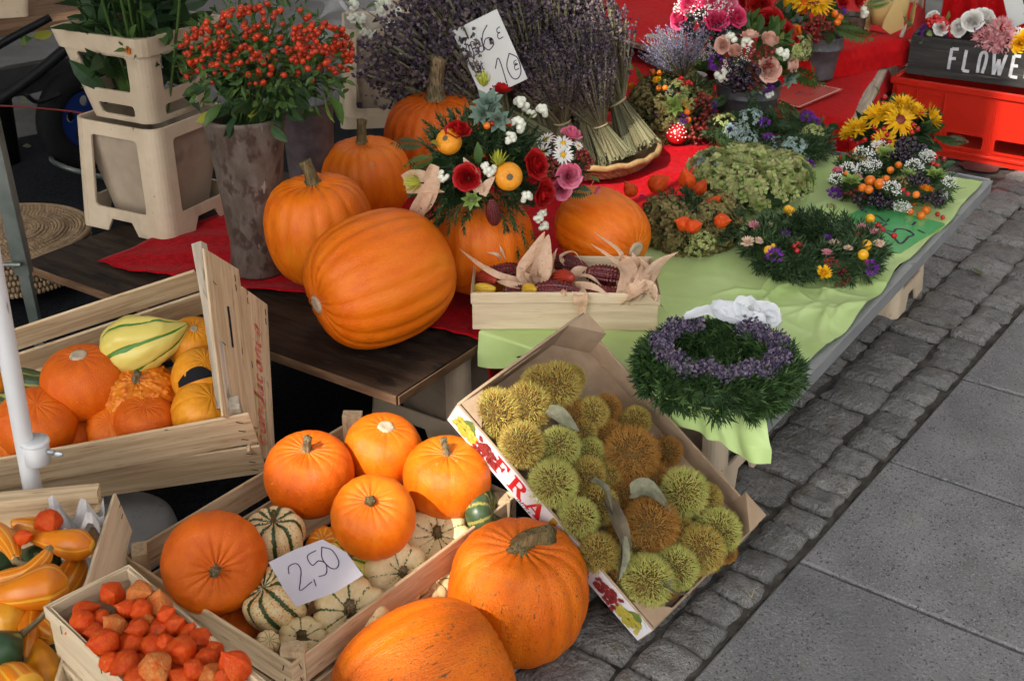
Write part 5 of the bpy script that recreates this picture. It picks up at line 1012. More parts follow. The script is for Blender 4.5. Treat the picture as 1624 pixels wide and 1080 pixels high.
# hidden block that carries the tilted crate
sup = thing('wooden_crate', 'upturned wooden crate mostly hidden beneath the tilted crate', 'crate', (-1.2, 2.15, 0))
for k, y in enumerate((2.0, 2.09, 2.18, 2.27)): slat(sup, 'slat', (-1.42, y, .10 + .028 * k), (-1.0, y, .10 + .028 * k), Z3, .07, .008, M['wood_grey'])
for x in (-1.41, -1.01): slat(sup, 'end_board', (x, 1.97, .047), (x, 2.31, .06), (1, 0, 0), .088, .012, M['wood_grey'])
# ------------------------------------------------------------------ gourd crate at the bottom left
Z4 = .315; fK = P(160, 776, Z4); fR = P(78, 1085, Z4); X4 = nrm(fK - fR); Y4 = np.array([-X4[1], X4[0], 0]); n4 = Z3.copy()
fL = fK + Y4 * .55; fRL = fR + Y4 * .55
cr4 = thing('wooden_crate', 'wooden crate of yellow and green ornamental gourds at the bottom left', 'crate', (fK + fRL) / 2 - Z3 * Z4)
slat(cr4, 'end_board', fK - X4 * .01 - Z3 * .03 + Y4 * .0, fL - Z3 * .03, X4, .055, .008, M['wood']); slat(cr4, 'end_rail', fK + Z3 * .004 - X4 * .018, fL + Z3 * .004 - X4 * .018, Z3, .032, .022, M['wood'])
slat(cr4, 'end_board', fK - Z3 * .105, fL - Z3 * .105, X4, .07, .008, M['wood'])
for i, (o_, w_) in enumerate(((.045, .085), (.14, .085))): slat(cr4, 'side_board', fR - Z3 * o_ - Y4 * .012 - X4 * .1, fK - Z3 * o_ - Y4 * (.012 + .02) - X4 * .012, -Y4 + Z3 * .2, w_, .006, M['wood_pale'])
slat(cr4, 'corner_post', fK - X4 * .035 - Z3 * .2 + Y4 * .012, fK - X4 * .035 - Z3 * .012 + Y4 * .012, X4, .03, .034, M['wood'])
for k in range(4): slat(cr4, 'bottom_slat', fR + Y4 * (.06 + .14 * k) - Z3 * .19 - X4 * .1, fK + Y4 * (.06 + .14 * k) - Z3 * .19, Z3, .11, .006, M['wood'])
pm_ = mat4(X4, Z3, -Y4, fK - X4 * .12 - Y4 * .022 - Z3 * .08); ob('print_mark', plate_me(blob(0, 0, .016, seed=8, ex=.6), t=.0004), M['ink_red'], cr4, pm_); ob('print_mark', plate_me(blob(.03, .018, .009, seed=9, ex=.6), t=.0004), surf('blue_ink', (.03, .04, .22), rough=.5), cr4, pm_)
for k in (.02, .05, .09): staple(cr4, fK - X4 * .03 - Y4 * .0335 - Z3 * k * .8, -Y4, X4)
m4 = mpp(fK) * .88; 
def w4(px, py, h=-.03): return P(px, py, Z4 + h)
gourd('yellow orange gourd with a short neck near the crate corner', [w4(146, 866, .0), w4(120, 864, .0), w4(85, 858, .0), w4(55, 850, .0), w4(28, 838, -.02)], [.012, 29 * m4, 20 * m4, 13 * m4, 9 * m4], 'gourd_or', 12, .04, 0, 71)
gourd('plump yellow striped gourd with a long neck in the middle of the crate', [w4(107, 925, .01), w4(75, 930, .01), w4(35, 940, .01), w4(-10, 946, .0), w4(-50, 950, -.01)], [.012, 39 * m4, 30 * m4, 17 * m4, 12 * m4], 'gourd_or', 12, .04, 0, 72)
gourd('slim orange gourd lying with its crooked neck upward', [w4(-30, 925, -.01), w4(10, 918, -.005), w4(45, 908, .01), w4(68, 888, .02), w4(76, 876, .025)], [.01, 17 * m4, 16 * m4, 14 * m4, 10 * m4], 'gourd_or', 10, .04, .012, 73)
gourd('yellow swan-neck gourd at the left edge', [w4(-30, 828, 0), w4(0, 848, .0), w4(18, 868, .0), w4(26, 888, .0)], [.012, 20 * m4, 16 * m4, 9 * m4], 'gourd_or', 10, .04, .03, 74)
gourd('dark green round gourd between the yellow necks', [w4(92, 900, -.05), w4(66, 888, -.045), w4(38, 880, -.05)], [.012, 30 * m4, .012], 'gourd_green', 10, .03, 0, 75)
gourd('dark green speckled gourd with a curved stem', [w4(-20, 1055, -.0), w4(0, 1035, .0), w4(18, 1018, .0), w4(32, 1006, .0)], [.02, 38 * m4, 24 * m4, 7 * m4], 'gourd_green', 10, .03, .06, 76)
gourd('pale yellow gourd below the long-necked one', [w4(14, 1008, -.03), w4(14, 975, -.02), w4(15, 948, -.03)], [.012, 32 * m4, .014], 'gourd_yellow', 10, .03, 0, 77)
gourd('orange club-shaped gourd standing on its stem end', [w4(60, 940, -.03), w4(52, 975, -.03), w4(46, 1010, -.02), w4(42, 1046, -.02)], [.02, 24 * m4, 15 * m4, 9 * m4], 'gourd_or', 9, .04, .008, 78)
gourd('orange gourd leaning on the side board', [w4(125, 885, -.05), w4(112, 915, -.05), w4(92, 950, -.05), w4(70, 975, -.04)], [.012, 26 * m4, 20 * m4, 12 * m4], 'gourd_or', 10, .04, 0, 79)
gourd('yellow gourd beside the physalis basket', [w4(88, 1010, -.03), w4(75, 1000, -.03), w4(62, 985, -.03)], [.012, 22 * m4, .01], 'gourd_or', 10, .04, 0, 80)
gourd('golden gourd at the bottom edge near the basket', [w4(78, 1085, -.03), w4(66, 1050, -.03), w4(58, 1022, -.03)], [.03, 26 * m4, .012], 'gourd_yellow', 10, .04, 0, 81)
gourd('yellow striped gourd cut by the bottom edge', [w4(40, 1095, -.0), w4(22, 1075, .0), w4(5, 1062, .0)], [.03, 27 * m4, .012], 'gourd_or', 10, .06, 0, 82)
gourd('small green gourd at the left edge', [w4(-15, 905, -.05), w4(5, 890, -.05), w4(20, 880, -.05)], [.012, 20 * m4, .01], 'gourd_green', 10, .03, 0, 83)
gourd('orange neck of a gourd under the red lantern', [w4(95, 845, -.05), w4(60, 832, -.05), w4(22, 828, -.05)], [.02, 14 * m4, 12 * m4], 'gourd_or', 10, .03, 0, 84)
gourd('dark gourd deep in the back corner', [w4(140, 842, -.10), w4(110, 835, -.10), w4(80, 830, -.10)], [.02, 34 * m4, .02], 'gourd_green', 10, .03, 0, 85); gourd('brownish gourd low in the middle', [w4(30, 985, -.09), w4(80, 960, -.10), w4(110, 930, -.10)], [.02, 40 * m4, .02], 'gourd_yellow', 10, .03, 0, 86); gourd('olive gourd low at the front', [w4(20, 1070, -.10), w4(50, 1040, -.10), w4(80, 1010, -.10)], [.02, 38 * m4, .02], 'gourd_green', 10, .03, 0, 87)
np_ = w4(120, 832, -.005); t = grid_t(14, 12, lambda u, v: tuple(np_ + X4 * (u - .5) * .07 + Y4 * (v - .5) * .09 + Z3 * (.018 * math.sin(u * 9 + v * 5) + .016 * math.sin(v * 13 - u * 4) + .012 * math.sin(u * 21)))); tag(ob('newspaper', t.me('newspaper'), M['newspaper']), 'crumpled newspaper in the corner of the gourd crate', 'newspaper')
# ------------------------------------------------------------------ physalis lanterns
def lantern(label, p, axis, s, i, group=None, dry=False):
    root = thing('physalis_lantern', label, 'physalis', p - Z3 * s, group)
    me = PHYS[i % 5] if not dry else PHYSD[i % 5]; ob('husk', me, None, root, Matrix(fr(p, axis, i * 1.3, s)))
    ob('stalk', STALK, None, root, Matrix(fr(p - nrm(axis) * s * 1.02, -nrm(axis), i, s))); return root
for m_ in PHYS: m_.materials.append(M['physalis'])
PHYSD = [m_.copy() for m_ in PHYS]
for m_ in PHYSD: m_.materials.clear(); m_.materials.append(M['physalis_dry'])
STALK = tube_t([(0, 0, -.1), (.05, 0, .15), (.16, .05, .34)], [.05, .04, .03], 6).me('stalk', [M['stem']])
lantern('red physalis lantern lying on the gourds', w4(76, 828, .02), (.3, -.6, -.3), 21 * m4, 1); lantern('small broken red physalis lantern among the gourds', w4(38, 850, .02), (.7, -.2, .3), 15 * m4, 2)
# basket
ZP = .405; h0, h1 = P(80, 966, ZP), P(203, 899, ZP); XP = nrm(P(425, 1088, ZP) - h1); YP = nrm(h0 - h1); YP = nrm(YP - XP * np.dot(YP, XP)); WP = np.linalg.norm(h0 - h1); LP = .37; HP = .085
def PB(x, y, z): return h1 + XP * x + YP * y + Z3 * (z - HP)
pb_ = thing('veneer_basket', 'small pale veneer basket full of orange physalis lanterns', 'basket', PB(LP / 2, WP / 2, 0))
for y, s in ((0, -1), (WP, 1)):
    slat(pb_, 'side_panel', PB(0, y, HP / 2), PB(LP, y, HP / 2), YP * s, HP, .0022, M['wood_pale']); slat(pb_, 'rim_strip', PB(-.004, y + s * .003, HP - .010), PB(LP + .004, y + s * .003, HP - .010), YP * s, .022, .0022, M['wood_pale']); slat(pb_, 'inner_strip', PB(.004, y - s * .003, HP - .009), PB(LP - .004, y - s * .003, HP - .009), YP * s, .020, .0022, M['wood_pale'])
for x, s in ((0, -1), (LP, 1)):
    slat(pb_, 'end_panel', PB(x, .002, HP / 2), PB(x, WP - .002, HP / 2), XP * s, HP, .0022, M['wood_pale']); slat(pb_, 'rim_strip', PB(x + s * .003, -.004, HP - .010), PB(x + s * .003, WP + .004, HP - .010), XP * s, .022, .0022, M['wood_pale']); slat(pb_, 'inner_strip', PB(x - s * .003, .004, HP - .009), PB(x - s * .003, WP - .004, HP - .009), XP * s, .020, .0022, M['wood_pale'])
slat(pb_, 'bottom', PB(.002, WP / 2, .002), PB(LP - .002, WP / 2, .002), Z3, WP - .004, .003, M['wood_pale'])
for x in (.05, .16, .27): staple(pb_, PB(x, WP + .0055, HP - .008), YP, Z3)
phl = [(179, 943, 44, 0), (222, 940, 42, 1), (136, 966, 40, 0), (253, 958, 48, 1), (222, 968, 36, 0), (130, 990, 44, 0), (182, 990, 40, 1), (218, 995, 36, 0), (250, 1003, 46, 0), (278, 990, 34, 0), (163, 1020, 50, 0), (206, 1022, 44, 0), (243, 1028, 46, 0), (286, 1030, 50, 0), (316, 1018, 46, 0), (198, 1055, 50, 0), (245, 1062, 54, 1), (285, 1052, 40, 0), (325, 1045, 40, 0), (371, 1056, 54, 0), (290, 1078, 48, 0), (335, 1072, 44, 1), (172, 1050, 36, 0), (160, 980, 30, 0), (215, 1075, 40, 0), (200, 965, 32, 0), (150, 1002, 32, 0), (232, 985, 30, 1), (262, 1022, 32, 0), (300, 1005, 34, 0), (340, 1032, 34, 0), (308, 1060, 34, 0), (225, 1045, 32, 0), (352, 1078, 36, 0), (265, 975, 30, 0)]
ORD = ('first', 'second', 'third', 'fourth', 'fifth', 'sixth', 'seventh', 'eighth', 'ninth', 'tenth', 'eleventh', 'twelfth')
def rowlabels(lst, ys, names, fmt):
    out = [None] * len(lst); ys = list(ys) + [9e9]
    for r in range(len(ys) - 1):
        ids = sorted([i for i, q in enumerate(lst) if ys[r] <= q[1] < ys[r + 1]], key=lambda i: lst[i][0])
        for k, i in enumerate(ids): out[i] = fmt(lst[i], ORD[k], names[r])
    return out
lb = rowlabels(phl, (0, 960, 985, 1010, 1040, 1060), ('backmost', 'second', 'third', 'fourth', 'fifth', 'front'), lambda q, o_, r_: ('faded tan' if q[3] else 'orange red') + f' physalis lantern, {o_} from left in the {r_} row of the basket')
for i, (px, py, d, dry) in enumerate(phl):
    p = P(px, py, ZP + .002 + .010 * math.sin(i * 2.1)); lantern(lb[i], p, nrm((random.uniform(-1, 1), random.uniform(-1, .2), random.uniform(-.2, .9))), d / 2 * mpp(p) * .95, i, 'physalis lanterns in the veneer basket', dry)
n_low = [lantern(f'shadowed physalis lantern deep in the basket, {ORD[i % 5]} from the back in the {("right", "left")[i // 5]} column', PB(.05 + .068 * (i % 5), .035 + .05 * (i // 5), .038), nrm((random.uniform(-1, 1), random.uniform(-1, 1), .5)), .024, i, 'physalis lanterns deep in the basket') for i in range(10)]
sp_ = thing('wooden_crate', 'upturned crate hidden under the physalis basket', 'crate', (PB(.2, .06, 0)[0], PB(.2, .06, 0)[1], 0)); zb = ZP - HP
for y in (.03, .10): slat(sp_, 'slat', PB(.02, y, -.008), PB(.34, y, -.008), Z3, .06, .01, M['wood_pale'])
for x in (.03, .33): slat(sp_, 'end_board', PB(x, .0, -.013 - (zb - .013) / 2), PB(x, .13, -.013 - (zb - .013) / 2), XP, zb - .015, .012, M['wood_pale'])
# ------------------------------------------------------------------ printed cardboard tray of chestnut burs, leaning on the bench
S_ = .95
tF, tR, tK, tL = (EYE + S_ * (np.array(q) - EYE) for q in ((.268, 1.766, -.011), (.525, 2.047, .045), (.150, 2.322, .376), (-.106, 2.040, .320)))
nT = nrm(np.cross(tR - tF, tL - tF)); cT = (tF + tR + tK + tL) / 4; XT = nrm(tR - tF); YT = nrm(tL - tF); YT = nrm(YT - XT * np.dot(XT, YT)); WT = np.linalg.norm(tR - tF); LT = np.linalg.norm(tL - tF); DT = .062
def TR(x, y, z): return tF + XT * x + YT * y + nT * z          # x across, y up the slope, z above the rim plane
tray = thing('cardboard_tray', 'printed cardboard fruit tray of chestnut burs leaning against the table', 'tray', TR(WT / 2, 0, -DT))
slat(tray, 'bottom', TR(WT / 2, 0, -DT), TR(WT / 2, LT, -DT), nT, WT, .005, M['card'], bow=0)
slat(tray, 'side_wall', TR(0, 0, -DT / 2), TR(0, LT, -DT / 2), -XT, DT, .005, M['card'], bow=0); slat(tray, 'side_wall', TR(WT, .0, -DT / 2 - .006), TR(WT, LT, -DT / 2 - .006), XT, DT - .012, .005, M['card'], bow=0)
slat(tray, 'end_wall', TR(0.004, 0, -DT / 2 - .012), TR(WT - .004, 0, -DT / 2 - .012), -YT, DT - .024, .005, M['card'], bow=0)
ol = [(0, -DT), (WT, -DT), (WT, .010), (WT - .03, .022), (WT * .5, .012), (.03, .006), (0, 0)]
ob('end_wall', plate_me(ol, [quadround([(WT * .36, -.022), (WT * .66, -.018), (WT * .66, -.008), (WT * .36, -.012)], .004)], .005), M['card'], tray, mat4(XT, nT, np.cross(XT, nT), TR(0, LT, 0)))
for x, y, tall in ((0, 0, .0), (WT, 0, .012), (0, LT, .002), (WT, LT, .022)):          # folded corner tabs
    sx = 1 if x == 0 else -1; sy = 1 if y == 0 else -1; a = TR(x + sx * .003, y + sy * .062, 0); b = TR(x + sx * .062, y + sy * .003, 0); lo = -nT * (DT - .004); up = nT * tall
    V = [a, b, b + lo, a + lo, TR(x + sx * .003, y + sy * .003, 0) + up, a + up, b + up]
    ob('corner_tab', T([V[5], V[6], V[2], V[3], V[4]], [(0, 1, 2, 3), (0, 4, 1)]).me('corner_tab'), M['card'], tray)
# white printed strip on the long left side: local x runs down the slope from the upper end
PX = -YT; PYv = nT; PZ = -XT; Mp = mat4(PX, PYv, PZ, TR(-.0030, LT, -DT))
ob('printed_strip', plate_me([(.001, .001), (LT - .001, .001), (LT - .001, DT - .001), (.001, DT - .001)], (), .0008), M['white_print'], tray, Mp @ Matrix.Translation((0, 0, .0006)))
LB_ = {'F': ([[(.00, 0), (.42, 0), (.42, .07), (.32, .10), (.32, .46), (.48, .46), (.53, .34), (.60, .34), (.60, .70), (.53, .70), (.48, .56), (.32, .56), (.32, .90), (.60, .90), (.72, .72), (.80, .72), (.78, 1), (.00, 1), (.00, .93), (.10, .90), (.10, .10), (.00, .07)]], []),
 'R': ([[(.00, 0), (.42, 0), (.42, .07), (.32, .10), (.32, .45), (.42, .45), (.66, 0), (.95, 0), (.95, .08), (.86, .10), (.64, .50), (.78, .58), (.84, .74), (.76, .92), (.58, 1), (.00, 1), (.00, .93), (.10, .90), (.10, .10), (.00, .07)]], [[(.32, .54), (.50, .55), (.60, .64), (.60, .82), (.50, .90), (.32, .90)]]),
 'A': ([[(-.05, 0), (.28, 0), (.28, .07), (.19, .10), (.26, .27), (.58, .27), (.64, .10), (.54, .07), (.54, 0), (.98, 0), (.98, .07), (.90, .10), (.55, 1), (.43, 1), (.08, .12), (-.05, .07)]], [[(.31, .36), (.54, .36), (.43, .68)]])}
hx = DT * .74; x = LT * .225
for ch in 'FRA':
    ol, ho = LB_[ch]; ob('letter', plate_me([(a * hx * .95, b * hx) for a, b in ol[0]], [[(a * hx * .95, b * hx) for a, b in h] for h in ho], .0004), M['ink_red'], tray, Mp @ Matrix.Translation((x, DT * .17, .0016))); x += hx * (1.02 if ch == 'F' else 1.10)
ol, ho = LB_['A']
for xx in (LT * .60, LT * .655): ob('letter', plate_me([(a * hx * .95, b * hx) for a, b in ol[0]], [[(a * hx * .95, b * hx) for a, b in h] for h in ho], .0004), M['ink_red' if xx > LT * .65 else 'ink_gold'], tray, Mp @ Matrix.Translation((xx, DT * .24, .0016)))
for xx in (LT * .505, LT * .56): ob('letter', plate_me([(0, 0), (hx * .3, 0), (hx * .3, hx), (0, hx)], (), .0004), M['ink_gold'], tray, Mp @ Matrix.Translation((xx, DT * .24, .0016)))
ob('script_line', write('Delizie', DT * .17, .0011, LT * .37, DT * .06, .25, .5).me('script_line'), M['ink_black'], tray, Mp @ Matrix.Translation((0, 0, .0016)))
ob('script_line', write('sme', DT * .10, .0008, LT * .76, DT * .62, .25, .5).me('script_line'), M['ink_red'], tray, Mp @ Matrix.Translation((0, 0, .0016)))
def grapes(x0, y0, s, m, n, seed, flip=1):
    r = np.random.default_rng(seed); out = []
    for i in range(n):
        t = r.uniform(0, 1); a = r.uniform(-1, 1) * (1 - t * .55); out.append(inst(T([(math.cos(k * .7854), math.sin(k * .7854), 0) for k in range(8)], [tuple(range(8))]), frames([(x0 + s * 1.3 * (t - .5) * flip, y0 + s * .55 * a, .0002 + i * .00003)], (0, 0, 1.), 0, s * r.uniform(.085, .12))))
    ob('printed_grapes', cat(out).me('printed_grapes'), m, tray, Mp @ Matrix.Translation((0, 0, .0017)))
for x0, f in ((LT * .075, 1), (LT * .925, -1)):
    ob('printed_leaf', plate_me(blob(x0, DT * .58, DT * .34, seed=4, ex=1.15), t=.0004), M['ink_leaf'], tray, Mp @ Matrix.Translation((0, 0, .0014))); grapes(x0, DT * .46, DT * .78, M['ink_grape'], 60, 3, f); grapes(x0 + f * LT * .115, DT * .50, DT * .74, M['ink_dkgrape'], 80, 5, f)
ob('printed_vine', cat([ribbon_t(spl([(LT * .13, DT * .2), (LT * .17, DT * .1), (LT * .21, DT * .16), (LT * .23, DT * .1)], 6), .0008), ribbon_t(spl([(LT * .93, DT * .85), (LT * .96, DT * .95), (LT * .985, DT * .85)], 6), .0007)]).me('printed_vine'), M['ink_leaf'], tray, Mp @ Matrix.Translation((0, 0, .0018)))
# ------------------------------------------------------------------ chestnut burs: spiny balls
def bur_me(seed, m, n=2600):
    r = np.random.default_rng(seed); i = np.arange(n) + .5; ph = np.arccos(1 - 2 * i / n); th = np.pi * (1 + 5 ** .5) * i
    d = np.stack([np.cos(th) * np.sin(ph), np.sin(th) * np.sin(ph), np.cos(ph)], 1) + r.normal(0, .05, (n, 3))
    sp = T([(0.018, 0, 0), (-.009, .016, 0), (-.009, -.016, 0), (.03, 0, .28)], [(0, 1, 3), (1, 2, 3), (2, 0, 3)])
    t = inst(sp, frames(nrm_rows(d) * .76, nrm_rows(d), None, r.uniform(.6, 1.1, n), jit=.30)); core = ball_t(14, 9).sc(.78).mi(1)
    return cat([t, core]).me('bur', [m, M['bur_core']])
def nrm_rows(d): return d / np.linalg.norm(d, axis=1, keepdims=True)
BUR = {k: [bur_me(s + i * 7, M['bur_' + k]) for i in range(2)] for s, k in enumerate(('green', 'yellow', 'brown'))}
burs = [(787, 656, 84, 'yellow', .0), (836, 645, 82, 'yellow', .0), (858, 612, 70, 'yellow', .0), (884, 611, 78, 'yellow', .01), (827, 706, 76, 'yellow', .02), (888, 708, 68, 'green', .015), (938, 656, 58, 'yellow', .0), (910, 657, 52, 'brown', -.012), (926, 683, 46, 'yellow', -.01), (877, 767, 82, 'green', .02), (936, 717, 50, 'green', -.008), (932, 752, 60, 'yellow', .0), (967, 690, 52, 'brown', -.01), (1000, 721, 94, 'brown', .018), (947, 800, 70, 'yellow', -.005), (917, 822, 70, 'green', .012), (948, 876, 68, 'yellow', .008), (988, 782, 60, 'brown', -.015), (1036, 758, 56, 'brown', -.012), (1033, 832, 92, 'brown', .02), (1083, 781, 84, 'green', .01), (1138, 842, 78, 'green', .0), (1110, 872, 82, 'yellow', .012), (1072, 900, 76, 'green', .01), (1026, 921, 88, 'green', .018), (1004, 872, 52, 'yellow', -.014), (968, 912, 46, 'brown', -.018), (1060, 930, 40, 'brown', -.02), (985, 845, 50, 'brown', -.02), (1075, 845, 60, 'yellow', -.018), (900, 780, 50, 'brown', -.02), (905, 860, 40, 'brown', -.02), (1150, 875, 40, 'brown', -.02), (905, 601, 50, 'yellow', -.012), (962, 648, 50, 'brown', -.014), (1008, 668, 52, 'yellow', -.014), (1058, 716, 52, 'brown', -.014), (1118, 792, 58, 'yellow', -.012), (965, 752, 46, 'yellow', -.004), (985, 890, 46, 'green', .0)]
lb = rowlabels(burs, (0, 660, 714, 765, 810, 868), ('top', 'second', 'third', 'fourth', 'fifth', 'lowest'), lambda q, o_, r_: {'green': 'light green', 'yellow': 'yellowish', 'brown': 'rusty brown'}[q[3]] + f' chestnut bur, {o_} from left in the {r_} row of the tray')
for i, (px, py, d, m, h) in enumerate(burs):
    p = PPL(px, py, cT + nT * (h - .012), nT); r = d / 2 * mpp(p); o = ob('chestnut_bur', BUR[m][i % 2], None, None, Matrix(fr(p, (math.sin(i * 3), math.cos(i * 5), .5), i, r * 1.06))); tag(o, lb[i], 'chestnut bur', 'chestnut burs in the cardboard tray')
p = PPL(1020, 918, cT + nT * .045, nT); 
def dleaf(label, pts, wd, m, tw=0., cup=.3, n0=None):
    t = husk_t([PPL(x, y, cT + nT * h, nT) for x, y, h in pts], wd * 1.25, tw * 1.4, nT if n0 is None else n0, cup); tag(ob('dried_leaf', t.me('dried_leaf', smooth=True), M[m]), label, 'leaf', 'dried leaves on the burs')
dleaf('grey dried leaf near the top of the bur tray', [(868, 650, .025), (890, 662, .034), (918, 684, .028)], .03, 'leaf_dry'); dleaf('pale curled leaf standing above the dark split leaf', [(938, 760, .02), (960, 778, .05), (972, 815, .04)], .022, 'leaf_dry', .8); dleaf('long dark brown split leaf across the middle burs', [(962, 790, .02), (978, 830, .05), (990, 870, .045), (978, 925, .02)], .034, 'leaf_brown', .5); dleaf('grey leaf lying on the rust brown bur', [(1000, 780, .03), (1030, 778, .055), (1068, 815, .045)], .036, 'leaf_dry', .3); dleaf('grey curled leaf on the lowest burs', [(1048, 905, .03), (1062, 935, .042), (1095, 945, .02)], .026, 'leaf_dry', 1.0); dleaf('small pale leaf edge along the dark split leaf', [(990, 850, .05), (992, 885, .052), (982, 920, .03)], .012, 'leaf_dry')
# ------------------------------------------------------------------ corn basket
q = np.array([(-.084, 2.244, .459), (.305, 2.237, .433), (.308, 2.437, .427), (-.081, 2.444, .454)]); q = EYE + 1.055 * (q - EYE)
XK = nrm(np.array([1, -.018, 0])); YK = np.array([-XK[1], XK[0], 0]); WK, DK = .405, .205; ZK = ZT + .010; HK = .088; kc = q.mean(axis=0)
def KB(x, y, z): return np.array([kc[0], kc[1], 0]) + XK * (x - WK / 2) + YK * (y - DK / 2) + Z3 * (ZK + z)
kb = thing('veneer_basket', 'long pale veneer basket of red corn cobs on the table corner', 'basket', KB(WK / 2, DK / 2, 0))
for y, s in ((0, -1), (DK, 1)):
    slat(kb, 'side_panel', KB(0, y, HK / 2), KB(WK, y, HK / 2), YK * s, HK, .002, M['wood_pale']); slat(kb, 'rim_strip', KB(-.003, y + s * .003, HK - .012), KB(WK + .003, y + s * .003, HK - .012), YK * s, .026, .0022, M['wood_pale']); slat(kb, 'inner_strip', KB(.004, y - s * .003, HK - .008), KB(WK - .004, y - s * .003, HK - .008), YK * s, .018, .002, M['wood_pale'])
for x, s in ((0, -1), (WK, 1)):
    slat(kb, 'end_panel', KB(x, .002, HK / 2), KB(x, DK - .002, HK / 2), XK * s, HK, .002, M['wood_pale']); slat(kb, 'rim_strip', KB(x + s * .003, 0, HK - .012), KB(x + s * .003, DK, HK - .012), XK * s, .026, .0022, M['wood_pale'])
slat(kb, 'bottom', KB(.002, DK / 2, .002), KB(WK - .002, DK / 2, .002), Z3, DK - .004, .003, M['wood_pale'])
COB = [cob_me(1, 14, 13), cob_me(2, 16, 15)]
COBS = {}
for k in ('corn_red', 'corn_yel', 'corn_bright'):
    COBS[k] = []
    for c_ in COB: m_ = c_.copy(); m_.materials.append(M[k]); COBS[k].append(m_)
cobs = [(795, 432, 62, (1, .2, .1), 'corn_red', .055), (772, 443, 44, (.5, -.7, .2), 'corn_bright', .06), (768, 458, 34, (.9, -.3, .1), 'corn_yel', .062), (818, 424, 34, (1, .3, 0), 'corn_yel', .055), (822, 460, 40, (1, -.1, 0), 'corn_red', .055), (840, 463, 36, (.4, -.8, .35), 'corn_yel', .066), (884, 468, 66, (1, -.15, .02), 'corn_red', .068), (893, 442, 54, (.4, -.75, .4), 'corn_bright', .075), (870, 448, 40, (.5, -.6, .2), 'corn_red', .06), (903, 420, 56, (.9, -.5, .0), 'corn_red', .07), (965, 438, 64, (1, -.15, -.1), 'corn_red', .075), (955, 470, 60, (1, -.1, 0), 'corn_red', .06), (985, 466, 40, (.8, .5, 0), 'corn_red', .05)]
cl = ['long dark red cob at the back left of the corn basket', 'short bright red cob standing in the left corner of the basket', 'yellow cob tip at the left corner of the corn basket', 'yellow cob behind the tall central husk', 'small red cob under the curled husk strip', 'yellow cob end facing the viewer in the basket middle', 'dark red cob lying along the front rim of the basket', 'bright red cob leaning against the central husk', 'shadowed red cob beneath the central husk', 'dark red cob at the back of the basket', 'fat dark red cob beside the pink husks', 'dark red cob at the front right of the basket', 'small dark cob under the pink husk bunch']
for i, (px, py, L, ax, m, h) in enumerate(cobs):
    p = P(px, py, ZK + h + .012); s = L / 2 * mpp(p) * 1.08; p[1] = max(p[1], kc[1] - DK / 2 + .022 + abs(nrm(ax)[1]) * s); r = thing('corn_cob', cl[i], 'corn cob', p - Z3 * s * .4, 'corn cobs in the veneer basket'); ob('kernels', COBS[m][i % 2], None, r, Matrix(fr(p, nrm(ax), i, s * 1.05))); 
    ob('husk_base', tube_t([(0, 0, -1.05), (0, 0, -.95), (0, 0, -.8)], [.10, .2, .3], 10).me('husk_base', smooth=True), M['husk'], r, Matrix(fr(p, nrm(ax), i, s * 1.05)))
def husk(label, strips, n0=(0, -.6, .8)):
    root = None
    for pts, wd, tw, cup in strips:
        W = [P(x, y, ZK + h) if not isinstance(h, tuple) else PY(x, y, h[0]) for x, y, h in pts]
        if root is None: root = thing('corn_husk', label, 'corn husk', W[0] - Z3 * .02, 'dry husks in the corn basket')
        ob('husk_leaf', husk_t(W, wd * .62 * mpp(W[0]), tw * 1.5, n0, cup).me('husk_leaf', smooth=True), M['husk'], root)
yk = kc[1]
husk('tall closed pale husk standing in the middle of the corn basket', [([(850, 455, .05), (838, 435, (yk,)), (850, 405, (yk + .01,)), (864, 368, (yk + .02,))], 58, .3, .5), ([(852, 456, .05), (858, 430, (yk - .02,)), (862, 400, (yk - .01,)), (870, 372, (yk,))], 50, -.3, .5), ([(850, 455, .05), (868, 438, (yk,)), (876, 415, (yk,)), (884, 394, (yk,))], 26, .5, .4), ([(848, 452, .05), (832, 430, (yk,)), (846, 412, (yk,)), (858, 385, (yk,))], 30, .5, .6)])
husk('long thin husk strip curling over the left corner of the basket', [([(838, 447, .07), (800, 440, .085), (765, 422, (yk,)), (728, 394, (yk,))], 18, .8, .3), ([(840, 458, .07), (806, 450, .085), (788, 446, .08)], 16, .5, .3), ([(800, 425, .07), (790, 405, (yk + .05,)), (772, 400, (yk + .05,))], 10, .5, .3), ([(803, 426, .07), (797, 402, (yk + .06,)), (792, 388, (yk + .06,))], 9, .5, .3)])
husk('dry husk wrapped round the bright red cob', [([(905, 448, .07), (918, 430, .09), (935, 425, .09)], 30, .3, .4), ([(908, 440, .08), (935, 440, .1), (958, 458, .085)], 18, .6, .3), ([(898, 425, .075), (890, 408, (yk + .04,)), (910, 400, (yk + .05,)), (925, 420, (yk + .03,))], 14, .8, .3)])
husk('short husk hanging over the front rim of the basket', [([(915, 452, .08), (920, 470, .088), (922, 486, (kc[1] - DK / 2 - .012,)), (925, 505, (kc[1] - DK / 2 - .014,))], 36, .1, .2), ([(912, 450, .085), (940, 455, .1), (965, 468, .09)], 18, .4, .3), ([(905, 452, .08), (895, 465, .095), (890, 455, .09)], 18, .4, .3)], (0, -1, .3))
